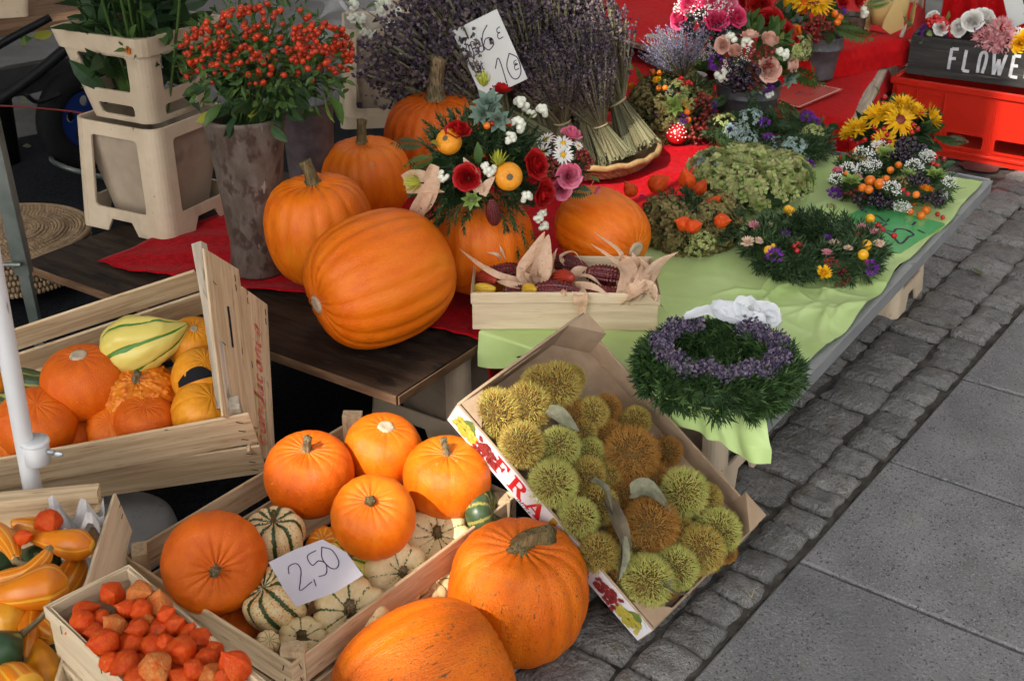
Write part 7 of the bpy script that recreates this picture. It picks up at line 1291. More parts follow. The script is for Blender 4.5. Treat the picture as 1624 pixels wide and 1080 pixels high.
# browning hydrangea wreath with physalis
w5, c5_, r5 = wreath('browning hydrangea wreath with orange physalis beside the oblong pumpkin', 1095, 350, 185, ZG, .062, 200, 'needle_dark', SPRIG, .85, 5, 1.0)
for i in range(15):
    a = i / 15 * 6.283; s_ = math.sin(a)
    if s_ > .55: continue
    p = c5_ + np.array([math.cos(a) * r5, s_ * r5, .02 + q.uniform(-.01, .01)]); el(w5, 'hyd_brown', p, nrm((math.cos(a) * .6, s_ * .6 - .15, 1)), q.uniform(.05, .062))
for i in range(12):
    a = 3.4 + i * .24; p = c5_ + np.array([math.cos(a) * r5 * 1.22, math.sin(a) * r5 * 1.22, -.02]); el(w5, 'hyd_brown', p, nrm((math.cos(a), math.sin(a), .35)), .042)
for a in [('phys', 1083, 354, 12, (-.8, -.3, .4)), ('phys', 1100, 358, 12, (.7, -.5, .3)), ('phys', 1132, 321, 12, (.7, .1, .5)), ('phys', 1145, 350, 12, (.9, -.2, .1)), ('phys', 1110, 297, 12, (.5, .2, .6)), ('phys', 1045, 292, 16, (.6, .2, .6)), ('phys', 1088, 285, 14, (-.2, .2, 1)), ('phys', 1000, 300, 12, (-.6, .2, .8))]: ow(w5, c5_, *a, .055)
for a in [('hyd_green', 1115, 385, 20), ('hyd_green', 1100, 400, 16), ('statice', 1018, 313, 5)]: ow(w5, c5_, *a, h=.03)
# blue hydrangea wreath at the back
w6, c6_, r6 = wreath('dark wreath with blue hydrangea and purple statice at the back of the table', 1222, 218, 215, ZG, .055, 330, 'needle_dark', SPRIG, .95, 6, .95)
for a in [('hyd_blue', 1190, 190, 20), ('hyd_blue', 1165, 212, 20), ('hyd_blue', 1185, 225, 20), ('hyd_blue', 1228, 238, 24), ('hyd_blue', 1260, 235, 20), ('hyd_blue', 1270, 255, 14), ('hyd_green', 1150, 195, 18), ('statice', 1163, 208, 11), ('statice', 1213, 196, 11), ('statice', 1218, 220, 10), ('statice', 1280, 188, 14), ('statice', 1290, 195, 12), ('statice', 1316, 236, 10), ('statice', 1282, 265, 14), ('statice', 1265, 268, 10), ('hyd_green', 1290, 210, 16), ('hyd_blue', 1205, 240, 16), ('statice', 1130, 170, 10), ('leaf', 1290, 300, 50, (-.1, .3, 1))]: ow(w6, c6_, *a, h=.05) if len(a) == 4 else ow(w6, c6_, a[0], a[1], a[2], a[3], a[4], .03)
# colourful mixed wreath behind the straw bowl
c7_ = PY(1066, 182, bc[1] + .30); R7 = 80 * mpp(c7_); w7 = thing('wreath', 'colourful mixed wreath with hydrangea, berries and a spotted mushroom by the straw bowl', 'wreath', c7_ - Z3 * R7 * .7); pts, d = dome_pts(c7_, R7 * .9, 120, zmin=-.6, seed=17); fill(w7, 'evergreen_sprigs', SPRIG, M['needle_dark'], c7_ + (pts - c7_) * .6, d, R7 * .6, .3)
pts, d = dome_pts(c7_, R7 * .8, 50, zmin=-.6, seed=18); fill(w7, 'hydrangea_florets', [HYDR[1]], M['hydr_brown'], pts, d, R7 * .24, .2)
def o7(key, px, py, s):
    p, n = PS(px, py, c7_, R7 * .96); el(w7, key, p, n, s * mpp(p))
for a in [('hyd_brown', 1020, 155, 20), ('hyd_brown', 1045, 170, 20), ('hyd_green', 1075, 145, 18), ('hyd_brown', 1055, 195, 18), ('hyd_green', 1090, 160, 16), ('succulent', 1068, 168, 22), ('b_orange', 1036, 115, 5), ('b_orange', 1046, 116, 5), ('b_orange', 1055, 140, 5), ('b_orange', 1044, 141, 5), ('b_orange', 1090, 178, 6), ('b_orange', 1092, 190, 5), ('straw_yellow', 1042, 128, 9), ('straw_yellow', 1088, 165, 9), ('straw_yellow', 1002, 138, 10), ('statice', 1062, 148, 8), ('statice', 1085, 188, 9), ('statice', 998, 122, 9), ('statice', 1130, 175, 7), ('statice', 1045, 182, 8), ('redclus', 1080, 130, 10), ('redclus', 1092, 135, 8), ('brownclus', 1110, 170, 22), ('brownclus', 1120, 195, 22), ('brownclus', 1105, 210, 20), ('fern', 1020, 130, 30), ('b_yellow', 1138, 184, 4), ('leaf_light', 1005, 112, 16)]: o7(*a)
mp = PS(1073, 212, c7_, R7)[0]; mush = put(w7, 'mushroom_cap', lathe_t([(.001, .75), (.4, .68), (.75, .45), (.95, .1), (1, -.1), (.8, -.15)], 20), M['berry_red'], mp, (0, -.75, .65), 18 * mpp(mp)); dts = []
for i in range(26):
    a = i * 2.4; rr = math.sqrt(i / 26) * .92; z = .75 * math.sqrt(max(0, 1 - rr * rr)) ; dts.append((rr * math.cos(a), rr * math.sin(a), z * .98))
ob('cap_dots', inst(BALL6, frames(np.array(dts), (0, 0, 1.), 0, .075)).me('cap_dots', smooth=True), M['gyp'], mush, wm(mush))
# sunflower arrangement at the far end
sc_ = P(1420, 215, ZG + .05); sf = thing('sunflower_bouquet', 'sunflowers with red berries standing by the red crate', 'bouquet', (sc_[0], sc_[1], ZG)); RS = 84 * mpp(sc_)
pts, d = dome_pts(sc_, RS * .9, 70, zmin=-.3, seed=11, fl=.7); fill(sf, 'leaves', LEAF, M['leaf_dark'], sc_ + (pts - sc_) * .5, d, RS * .55, .3)
def os_(key, px, py, s, dd=None):
    p, n = PS(px, py, sc_, RS * .95); el(sf, key, p, n if dd is None else nrm(dd), s * mpp(p))
for a in [('sunflower_full', 1432, 168, 23, (.0, -.2, 1)), ('sunflower_full', 1392, 184, 24, (-.5, -.5, .8)), ('sunflower', 1428, 190, 24, (.1, -.8, .6)), ('sunflower_full', 1475, 188, 26, (.9, -.2, .5)), ('sunflower_full', 1360, 205, 23, (-.2, -.3, 1)), ('sunflower', 1402, 225, 18, (-.1, -.8, .2)), ('sunflower_full', 1452, 178, 20, (.3, -.3, .8)), ('sunflower_full', 1412, 178, 20, (-.2, -.3, .9)), ('sunflower_full', 1345, 212, 16, (-.6, -.3, .6)), ('leaf', 1395, 155, 22, (-.3, 0, 1)), ('leaf', 1460, 195, 34, (.6, -.6, .3)), ('leaf_dark', 1480, 215, 36, (.8, -.4, -.1)), ('leaf_dark', 1440, 215, 36, (0, -.6, -.7)), ('fern_dark', 1490, 222, 40, (1, -.2, -.1)), ('leaf_dark', 1332, 205, 24, (-.8, -.2, .4))] + [('b_red', x, y, 4.6) for x, y in ((1393, 210), (1402, 205), (1407, 214), (1398, 220), (1410, 200), (1388, 203), (1440, 203), (1448, 198), (1455, 205), (1446, 210), (1403, 155), (1400, 165), (1460, 180), (1410, 225), (1385, 218), (1372, 222), (1360, 228), (1350, 222), (1415, 190))]: os_(*a)
# green price card
yv_ = ZT + .016; g00, g10, g01 = P(1428, 402, yv_), P(1500, 355, yv_), P(1360, 352, yv_); Mx = cardM(g00, g10, g01); wc, hc = np.linalg.norm(g10 - g00), np.linalg.norm(g01 - g00)
gc = tag(ob('price_card', plate_me(rrect(0, 0, wc, hc, .008), (), .0012), M['greencard'], M=Mx), 'shiny green price card reading Kranz 25 between two wreaths', 'price card')
ob('handwriting', write('Kranz', hc * .34, .006, wc * .0, hc * .56, .1, .55).me('handwriting'), M['pen'], gc, Mx @ Matrix.Translation((0, 0, .0012))); ob('handwriting', write('25,-', hc * .40, .0065, wc * .20, hc * .12, .1, .58).me('handwriting'), M['pen'], gc, Mx @ Matrix.Translation((0, 0, .0012)))
# red price card
zr = .318; g00, g10, g01 = P(1268, 177, zr), P(1337, 147, zr), P(1225, 152, zr); Mx = cardM(g00, g10, g01); wc, hc = np.linalg.norm(g10 - g00), np.linalg.norm(g01 - g00); Mx = Mx @ Matrix.Translation((0, 0, .012)) 
rc_ = tag(ob('price_card', plate_me(rrect(0, 0, wc, hc, .006), (), .0015), M['redcard'], M=Mx), 'salmon red price card reading 11 on the middle red cloth', 'price card')
ob('handwriting', write('11,-', hc * .26, .004, wc * .42, hc * .25, .1, .45).me('handwriting'), M['pen'], rc_, Mx @ Matrix.Translation((0, 0, .0012))); ob('border', plate_me(rrect(.006, .006, wc - .006, hc - .006, .005), [rrect(.010, .010, wc - .010, hc - .010, .004)], .0006), M['f_blush'], rc_, Mx @ Matrix.Translation((0, 0, .001)))
# ------------------------------------------------------------------ buckets and bouquets at the back
def bucket(name, label, px, py, z0, rt, rb, h, m='zinc_grey', cat_='bucket'):
    """px,py = middle of the base in the photograph; sizes in photo pixels"""
    b = P(px, py, z0); s = mpp(b); rt, rb, h = rt * s, rb * s, h * s; root = thing(name, label, cat_, b)
    ob('body', lathe_t([(.001, .004), (rb, .004), (rb * 1.02, .0), (rb * 1.02, h * .03), (rb + (rt - rb) * .3, h * .3), (rb + (rt - rb) * .31, h * .31), (rb + (rt - rb) * .7, h * .70), (rt * 1.015, h * .72), (rt, h * .74), (rt, h * .98), (rt * 1.03, h), (rt * .99, h * 1.005), (rt * .96, h * .97), (rb * .95, .01)], 40).me('body', smooth=True), M[m], root, Matrix.Translation(b)); 
    ob('water', lathe_t([(.001, h * .86), (rt * .95, h * .86)], 24).me('water'), M['blackplastic'], root, Matrix.Translation(b)); return root, b + Z3 * h, rt
def bouquet(label, c, R0_, els, leaf='leaf_dark', nl=70, seed=0, fl=.85, ferns=0, stem_to=None, name='bouquet'):
    c = np.asarray(c, float); root = thing(name, label, 'bouquet', c - Z3 * R0_); pts, d = dome_pts(c, R0_ * .9, nl, zmin=-.25, seed=seed, fl=fl); fill(root, 'leaves', LEAF, M[leaf], c + (pts - c) * .6, d, R0_ * .34, .3)
    if ferns:
        for i in range(ferns): a = i / ferns * 6.283 + .3; el(root, 'fern', c + np.array([math.cos(a), math.sin(a), -.5]) * R0_ * .45, (math.cos(a), math.sin(a), -.05), R0_ * .85)
    if stem_to is not None: ob('stems', cat([tube_t([c + np.array([math.cos(a), math.sin(a), 0]) * R0_ * .3, np.asarray(stem_to) + np.array([math.cos(a + 2), math.sin(a + 2), 0]) * R0_ * .12], [.003, .003], 5) for a in np.arange(14)]).me('stems'), M['leaf'], root)
    for e in els:
        p, n = PS(e[1], e[2], c, R0_); el(root, e[0], p, n if len(e) < 5 else nrm(e[4]), e[3] * mpp(p))
    return root
bk, top_, rt_ = bucket('zinc_bucket', 'round grey bucket holding the blush rose bouquet', 1182, 192, ZB + .03, 50, 42, 62)
bc1 = top_ + Z3 * .10; R1 = 92 * mpp(bc1)
bouquet('bouquet of blush roses, dark berries and purple statice in the grey bucket', bc1, R1, [('rose_blush', 1217, 112, 20, (.2, -.9, .4)), ('rose_bud', 1218, 70, 20, (.2, -.5, .9)), ('rose_bud', 1167, 85, 16, (-.3, -.7, .7)), ('rose_blush', 1190, 62, 16, (0, .2, 1)), ('rose_bud', 1250, 105, 17, (.7, -.6, .3)), ('rose_blush', 1148, 72, 14), ('snow', 1185, 68, 11), ('snow', 1240, 85, 13), ('snow', 1146, 118, 14), ('snow', 1160, 62, 11), ('snow', 1220, 150, 8), ('statice', 1138, 98, 17), ('statice', 1218, 138, 11), ('darkclus', 1180, 110, 28), ('darkclus', 1170, 122, 24), ('darkclus', 1195, 120, 22), ('gyp', 1184, 85, 15), ('gyp', 1160, 105, 15), ('brownclus', 1205, 92, 24), ('brownclus', 1200, 128, 20), ('succulent_blue', 1250, 122, 22), ('succulent_blue', 1200, 135, 20), ('leaf', 1230, 90, 26), ('leaf_light', 1235, 60, 24), ('fern', 1110, 120, 50, (-1, -.3, -.1)), ('fern', 1230, 160, 60, (.8, -.6, -.3)), ('fern_dark', 1190, 152, 50, (0, -.8, -.4)), ('fern_dark', 1150, 150, 50, (-.5, -.8, -.4)), ('hyd_green', 1268, 80, 20)], 'leaf', 110, 21, .85, 9, top_ - Z3 * .08)
bk, top_, rt_ = bucket('zinc_bucket', 'tapered zinc bucket behind the blush rose bucket', 1292, 122, .325, 38, 28, 66); bc1 = top_ + Z3 * .09; R1 = 62 * mpp(bc1)
bouquet('round bouquet of red and orange ranunculus behind the blush roses', PY(1215, 42, bc1[1] - .12), 66 * mpp(bc1), [('rose_red', 1190, 40, 22), ('rose_red', 1220, 38, 24), ('rose_red', 1240, 55, 20), ('rose_red', 1175, 15, 20), ('rose_red', 1205, 12, 20), ('rose_orange', 1213, 45, 12), ('rose_orange', 1258, 52, 12), ('rose_orange', 1196, 12, 13), ('rose_orange', 1166, 50, 12), ('rose_red', 1255, 60, 14), ('statice', 1190, 28, 14), ('statice', 1212, 28, 12), ('snow', 1198, 8, 8), ('hyd_green', 1268, 75, 22), ('rose_red', 1165, 45, 14)], 'leaf_dark', 60, 22, .8, 4)
bouquet('bouquet of orange tulips, yellow proteas and sunflower in the zinc bucket', PY(1290, 25, bc1[1] + .02), 72 * mpp(bc1), [('tulip_yellow', 1250, 15, 22, (-.1, -.3, 1)), ('tulip_yellow', 1292, 25, 20, (.1, -.5, 1)), ('tulip_orange', 1272, 22, 24, (0, -.5, 1)), ('sunflower', 1290, 5, 30, (0, -.3, 1)), ('sunflower_full', 1275, 0, 24), ('b_orange', 1324, 22, 6), ('b_orange', 1332, 28, 6), ('b_orange', 1328, 36, 6), ('statice', 1333, 18, 10), ('statice', 1236, 18, 10), ('brownclus', 1300, 45, 22), ('brownclus', 1285, 52, 20), ('rose_red', 1288, 45, 11), ('rose_red', 1355, 0, 16), ('snow', 1368, 20, 10), ('snow', 1362, 5, 9), ('fern', 1340, 50, 46, (.7, -.5, -.2)), ('succulent_blue', 1265, 35, 18), ('fern', 1372, 10, 40, (1, -.2, .2)), ('rose_red', 1335, 5, 12)], 'leaf', 80, 23, .8, 8, top_ - Z3 * .06)
bucket('zinc_bucket', 'reddish zinc bucket at the right behind the tulips', 1340, 76, .33, 28, 22, 52, 'zinc')
el(thing('hydrangea_sprig', 'green hydrangea sprig hanging beside the zinc bucket', 'hydrangea', P(1295, 110, .4)), 'fern', P(1285, 95, .42), (.3, -.6, -.6), .12)
# pink bouquet and fresh lavender
pkc = PY(1125, 46, 4.05); bouquet('bouquet of hot pink roses with white lace flowers at the top', pkc, 66 * mpp(pkc), [('rose_hot', 1135, 35, 20, (.1, -.7, .6)), ('rose_hot', 1165, 28, 18), ('rose_hot', 1080, 32, 17), ('rose_hot', 1095, 12, 18), ('rose_hot', 1128, 6, 18), ('gyp', 1085, 15, 20), ('gyp', 1115, 18, 22), ('gyp', 1145, 15, 20), ('darkclus', 1110, 45, 26), ('darkclus', 1125, 60, 22), ('gyp', 1115, 70, 18), ('gyp', 1120, 82, 16), ('darkclus', 1150, 50, 22), ('gyp', 1145, 48, 14), ('leaf', 1100, 30, 24), ('rose_pink', 1155, 8, 15)], 'leaf_dark', 80, 24, .9)
b, _, _ = (bucket('zinc_bucket', 'small zinc pot holding the fresh lavender', 1096, 158, ZB + .02, 22, 17, 40))
LAVF = lav_me(9, 240, 1., .3, .06, .52, .30, 'lav_blue'); lf = thing('lavender_bouquet', 'round bouquet of fresh blue lavender behind the mixed wreath', 'lavender', PY(1088, 150, 3.9)); Mx = fr(PY(1088, 150, 3.9), nrm((-.30, -.16, 1)), 0, 106 * mpp(PY(1095, 90, 3.9))); ob('stalks', LAVF[0], None, lf, Matrix(Mx), kind='stuff'); ob('flower_heads', LAVF[1], None, lf, Matrix(Mx), kind='stuff')
# ivory ceramic vase
vb = P(1405, 48, .41); vs = mpp(vb); vz = thing('ceramic_vase', 'ivory yellow ceramic vase with pointed feet on the back table', 'vase', vb)
ob('body', lathe_t([(.001, 0), (26 * vs, 2 * vs), (29 * vs, 20 * vs), (31 * vs, 60 * vs), (36 * vs, 100 * vs), (33 * vs, 100 * vs), (27 * vs, 60 * vs)], 24).me('body', smooth=True), M['ivory'], vz, Matrix.Translation(vb + Z3 * 8 * vs))
for i in range(5): a = i / 5 * 6.283 + .9; ob('petal_foot', leaf_t(60 * vs, 34 * vs, -.1, .25, 5, .8, .6).me('petal_foot', smooth=True), M['ivory'], vz, Matrix(fr(vb + np.array([math.cos(a), math.sin(a), 0]) * 30 * vs, nrm((math.cos(a) * .05, math.sin(a) * .05, 1)), 0, 1, n=(math.cos(a), math.sin(a), 0))))
wbk = P(1010, 12, .32); ws = mpp(wbk); tag(ob('ceramic_pot', lathe_t([(.001, 0), (36 * ws, 0), (39 * ws, 8 * ws), (46 * ws, 70 * ws), (43 * ws, 70 * ws), (36 * ws, 10 * ws)], 32).me('ceramic_pot', smooth=True), M['zinc_grey'], M=Matrix.Translation(wbk)), 'pale grey pot at the top edge above the lavender', 'pot')
# posies in the black box
def boxposy(label, px, py, els, R0_=.075, seed=0):
    p = PY(px, py, b0[1] + (b1[1] - b0[1]) * (px - 1437) / 203 + .10); return bouquet(label, p, R0_, els, 'leaf', 40, seed, .8, name='posy')
boxposy('red currant and white rose posy at the left end of the black box', 1488, 48, [('redclus', 1488, 32, 12), ('redclus', 1500, 42, 11), ('redclus', 1508, 52, 10), ('redclus', 1475, 38, 10), ('rose_white', 1492, 45, 12), ('rose_white', 1480, 28, 10), ('statice', 1470, 50, 13), ('statice', 1502, 60, 9), ('leaf_light', 1478, 52, 22), ('leaf_light', 1500, 30, 20), ('leaf', 1450, 40, 30, (-1, -.2, .4)), ('leafr', 1470, 62, 18)], seed=31)
boxposy('white lisianthus posy in the middle of the black box', 1540, 45, [('rose_white', 1523, 45, 14), ('rose_white', 1542, 35, 17), ('rose_white', 1562, 30, 15), ('rose_white', 1572, 42, 14), ('statice', 1550, 43, 11), ('brownclus', 1560, 40, 12), ('leaf', 1520, 62, 22), ('rose_white', 1556, 26, 12)], seed=32)
boxposy('posy of pink carnations in the black box', 1585, 58, [('carnation', 1562, 60, 20), ('carnation', 1588, 48, 22), ('carnation', 1592, 65, 22), ('carnation', 1578, 66, 20), ('leaf', 1572, 76, 18, (0, -.8, .1)), ('gyp', 1612, 60, 16), ('leaf', 1595, 80, 16, (.2, -.9, -.1))], seed=33)
boxposy('yellow flower posy at the right end of the black box', 1622, 65, [('rose_yellow', 1620, 70, 16), ('rose_yellow', 1630, 60, 14), ('gyp', 1610, 55, 12), ('leaf', 1625, 85, 18)], seed=34)
cy = 4.75; x0_, x1_, y1_ = PY(1606, 45, cy), PY(1650, 30, cy), PY(1595, 0, cy); Mx = cardM(x0_, x1_, y1_); sc = tag(ob('price_card', plate_me([(-.01, 0), (.16, .01), (.18, .22), (-.02, .20)], (), .001), M['paper_w'], M=Mx), 'cream price card with a 5 above the black flower box', 'price card')
ob('handwriting', write('5', .075, .005, .045, .035, .1, .5).me('handwriting'), M['pen'], sc, Mx @ Matrix.Translation((0, 0, .001))); ob('handwriting', write('1 Stuk', .03, .004, .0, .125, .1, .5).me('handwriting'), surf('blue_pen', (.02, .05, .25), rough=.6), sc, Mx @ Matrix.Translation((0, 0, .001)))
# ------------------------------------------------------------------ stacked containers with foliage, zinc vases, background left
q = P(268, 386, ZB + .002); CA2 = math.atan2(P(384, 330, ZB)[1] - q[1], P(384, 330, ZB)[0] - q[0])
Xs = np.array([math.cos(CA2), math.sin(CA2), 0]); Ys = np.array([-Xs[1], Xs[0], 0]); WS_ = 1.0 * np.linalg.norm(P(384, 330, ZB) - q); 
sc0 = q + Xs * WS_ / 2 + Ys * WS_ / 2
container('flower_container', 'lower beige container of the stack beside the zinc vase', sc0 + Z3 * .002, CA2, WS_ * 1.06, WS_ * .94, .30, arch=.12, win=(.22, .88), corner=.036, mg=.030)
container('flower_container', 'upper beige container of the stack, full of green stems', sc0 + Z3 * .304, CA2, WS_ * .72, WS_ * 1.02, .235, arch=.0, win=(.36, .78), cut=(.06, .20), rim=(.80, 1.0), inner=False, corner=.036, mg=.024)
fc = sc0 + Z3 * .50; fb = thing('foliage_bunch', 'bunch of dark green leafy stems in the upper beige container', 'foliage', sc0 + Z3 * .32)
r = np.random.default_rng(2); n = 300; a = r.uniform(0, 6.28, n); rr = np.sqrt(r.uniform(0, 1, n)) * .13; pos = np.stack([fc[0] + rr * np.cos(a), fc[1] + rr * np.sin(a), fc[2] - .13 + r.uniform(0, .42, n)], 1); dd = np.stack([np.cos(a) * .6, np.sin(a) * .6, r.uniform(.0, 1., n)], 1)
ob('leaves', insts(LEAF, frames(pos, dd, None, r.uniform(.07, .13, n), jit=.3)).me('leaves'), M['leaf_dark'], fb, kind='stuff')
ob('stems', cat([tube_t([sc0 + np.array([x * .05, y * .05, .32]), fc + np.array([x * .11, y * .11, .1]), fc + np.array([x * .16, y * .16, .4])], [.004, .004, .003], 5) for x, y in r.normal(0, 1, (16, 2))]).me('stems'), M['leaf'], fb)
for i, (px, py, L, dr) in enumerate(((185, 45, 60, (-.5, -.5, .4)), (230, 20, 60, (.3, -.8, .3)), (215, 60, 50, (-.2, -.9, -.1)), (250, 50, 55, (.4, -.8, .1)), (200, 20, 60, (-.4, -.6, .8)), (170, 15, 50, (-.8, -.3, .4)), (280, 40, 55, (.7, -.5, .3)), (190, 115, 50, (.4, -.6, -.6)), (215, 130, 45, (.3, -.7, -.7)), (205, 95, 50, (.3, -.7, -.6)), (180, 100, 45, (.6, -.6, -.4)), (225, 150, 30, (.1, -.8, .5)))):
    p = PY(px, py, fc[1] - (.10 if i < 7 else .06)); put(fb, 'large_leaf', sh('bigleaf', leaf_t(1, .45, .3, .15, 5), M['leaf']), None, p, nrm(dr), L * mpp(p), 0)
p = PY(207, 72, fc[1] - .18); el(fb, 'thistle', p, (0, -.75, -.5), 20 * mpp(p))
for i in range(5): put(fb, 'large_leaf', sh('bigleaf', leaf_t(1, .45, .3, .15, 5), M['leaf']), None, p + np.array([0, .01, .008]), nrm((math.cos(i * 1.3), -.5, math.sin(i * 1.3))), 34 * mpp(p))
# tall zinc vase with rosehips
vb = P(412, 428, ZB + .008); vs = mpp(vb); vz = thing('zinc_vase', 'tall tapered rusty zinc vase of rosehips', 'vase', vb); hv_ = .265 * 1.0; zt_ = None
rb_, rt2_ = 42 * vs, 61 * vs; hz = PY(418, 180, vb[1])[2] - vb[2]
ob('body', lathe_t([(.001, .004), (rb_, .002), (rb_ * 1.06, hz * .02), (rb_ * .96, hz * .22), (rb_ * .97, hz * .23), (rb_ * 1.02, hz * .26), (rb_ * 1.12, hz * .5), (rb_ * 1.28, hz * .75), (rb_ * 1.3, hz * .76), (rt2_, hz * .97), (rt2_ * 1.03, hz), (rt2_ * .97, hz), (rt2_ * .9, hz * .9), (rb_ * .9, .02)], 48).me('body', smooth=True), M['zinc'], vz, Matrix.Translation(vb))
hc_ = PY(425, 100, vb[1] + .0); RH = 138 * mpp(hc_); hb = thing('rosehip_bouquet', 'dense bouquet of red rosehips in the tall zinc vase', 'bouquet', vb + Z3 * hz * .8)
pts, d = dome_pts(hc_, RH * .95, 620, zmin=-.65, seed=41, fl=.72, r0=.3); fill(hb, 'leaves', LEAF, M['leaf'], pts, d, RH * .14, .6)
pts, d = dome_pts(hc_ - Z3 * RH * .35, RH * .62, 120, zmin=-.6, seed=42, fl=.8, r0=.3); fill(hb, 'inner_leaves', LEAF, M['leaf_dark'], pts, d, RH * .3, .6)
ob('stems', cat([tube_t([vb + Z3 * hz * .85 + np.array([x * .02, y * .02, 0]), hc_ + np.array([x * .05, y * .05, -.02])], [.0028, .002], 5) for x, y in np.random.default_rng(5).normal(0, 1, (34, 2))]).me('stems'), M['leaf'], hb)
pts, d = dome_pts(hc_, RH * 1.0, 230, zmin=-.5, seed=47, fl=.74, r0=.86); fill(hb, 'outer_leaves', LEAF, M['leaf'], pts, d, RH * .13, .9)
hipm = cat([BALL.sc(.85, .85, 1).mi(0), petals_t(5, .7, .16, .35, -.95, .3, .1, .1, 2, 1, .3, 3).tf(Matrix.Rotation(math.pi, 4, 'X') @ Matrix.Translation((0, 0, 2.0))).mi(1)]).me('rosehip', [M['rosehip'], M['leaf_brown']], True)
rr_ = np.random.default_rng(77)
for i in range(285):
    px = 285 + 275 * rr_.uniform() ; t = abs((px - 425) / 140); py = rr_.uniform(5 + 60 * t * t, 125 - 18 * rr_.uniform()) if rr_.uniform() < .85 else rr_.uniform(60, 140)
    rad = RH * rr_.uniform(.86, 1.02) * (1.0); c_ = hc_.copy(); r_ = ray(px, py); r_ /= np.linalg.norm(r_)
    p = PY(px, py, hc_[1] - math.sqrt(max(0, 1 - t * t)) * RH * rr_.uniform(.55, .85)); ob('rosehip', hipm, None, hb, Matrix(fr(p, nrm((rr_.normal(0, .7), -.6 + rr_.normal(0, .5), rr_.normal(.1, .7))), i, rr_.uniform(4.7, 6.4) * mpp(p))))
for px, py, L, dr, k in ((352, 165, 46, (-.6, -.6, -.5), 'leaf'), (345, 175, 40, (-.8, -.4, -.4), 'leaf_yel'), (370, 180, 44, (-.2, -.7, -.7), 'leaf_dark'), (415, 150, 50, (0, -.8, -.5), 'leaf'), (440, 145, 44, (.3, -.8, -.4), 'leaf'), (520, 150, 60, (.6, -.4, -.7), 'leaf'), (515, 155, 46, (.3, -.6, -.8), 'leaf_light'), (400, 165, 36, (.1, -.8, -.4), 'leaf_yel'), (470, 150, 50, (.4, -.6, -.3), 'leaf_dark'), (435, 180, 26, (0, -.7, -.8), 'leaf'), (330, 140, 44, (-.8, -.5, -.1), 'leaf_dark'), (500, 130, 44, (.7, -.6, -.2), 'leaf'), (380, 140, 40, (-.3, -.9, -.2), 'leaf_light'), (360, 120, 44, (-.6, -.7, 0), 'leaf'), (450, 120, 40, (.3, -.9, .1), 'leaf_dark')):
    p = PY(px, py, vb[1] - .07); el(hb, k, p, nrm(dr), L * mpp(p))
# second dark zinc vase behind
vb2 = P(500, 345, ZB + .008); s2 = mpp(vb2); h2 = PY(500, 85, vb2[1])[2] - vb2[2]; v2 = thing('zinc_vase', 'dark grey zinc vase standing behind the rosehip vase', 'vase', vb2)
ob('body', lathe_t([(.001, .004), (34 * s2, .002), (36 * s2, h2 * .02), (34 * s2, h2 * .2), (38 * s2, h2 * .6), (46 * s2, h2), (44 * s2, h2), (32 * s2, .02)], 40).me('body', smooth=True), M['zinc_grey'], v2, Matrix.Translation(vb2))
# containers behind with snowberries
cb = P(610, 208, ZB - .01); CB_ = np.array([cb[0], cb[1] + .17, ZB + .002]); container('flower_container', 'beige container behind the long stemmed pumpkin', CB_, R_(8), .33, .29, .33, arch=.0, win=(.2, .93), corner=.03, rim=(0, .12))
container('flower_container', 'pale container at the top edge behind the lavender', CB_ + np.array([.12, .5, 0]), R_(8), .30, .34, .42, arch=.0, win=(.3, .8), corner=.03, rim=(.85, 1.0), inner=True)
sbp = PY(590, 40, CB_[1] - .16); sb = thing('snowberry_branch', 'trailing branches of white snowberries right of the rosehips', 'branch', sbp)
ln = [(560, 10), (572, 30), (590, 55), (605, 20), (620, 45), (632, 70), (640, 92), (600, 5), (575, 48), (560, 30), (612, 8), (628, 20)]
for i, (px, py) in enumerate(ln): p = PY(px, py, CB_[1] - .18 + .01 * (i % 3)); el(sb, 'snow', p, (.2, -.8, .3), 10.5 * mpp(p)); 
for i, (px, py, dr) in enumerate(((565, 35, (.3, -.6, -.5)), (600, 35, (-.3, -.6, .3)), (645, 80, (.8, -.3, .2)), (580, 15, (.5, -.5, .5)), (615, 60, (-.6, -.5, -.3)))): p = PY(px, py, CB_[1] - .17); el(sb, 'leaf', p, nrm(dr), 24 * mpp(p))
W = [PY(x, y, CB_[1] - .17) for x, y in ((550, 0), (585, 20), (615, 45), (640, 90))]; ob('twig', tube_t(spl(W, 5), .0022, 5).me('twig'), M['stem'], sb)
W = [PY(x, y, CB_[1] - .17) for x, y in ((548, 5), (565, 25), (590, 55))]; ob('twig', tube_t(spl(W, 5), .0022, 5).me('twig'), M['stem'], sb)
r = np.random.default_rng(3); pf = PY(570, 50, CB_[1] - .13); sf_ = mpp(pf)
t = grid_t(26, 26, lambda u, v: tuple(pf + sf_ * np.array([(u - .5) * 130 + 14 * math.sin(v * 9 + u * 4), 16 * math.sin(u * 14 + v * 6) + 12 * math.sin(v * 17 - u * 8), (v - .5) * 110 + 10 * math.sin(u * 11)]))); tag(ob('plastic_film', t.me('plastic_film'), M['film']), 'crumpled clear plastic wrap behind the rosehips', 'plastic film')
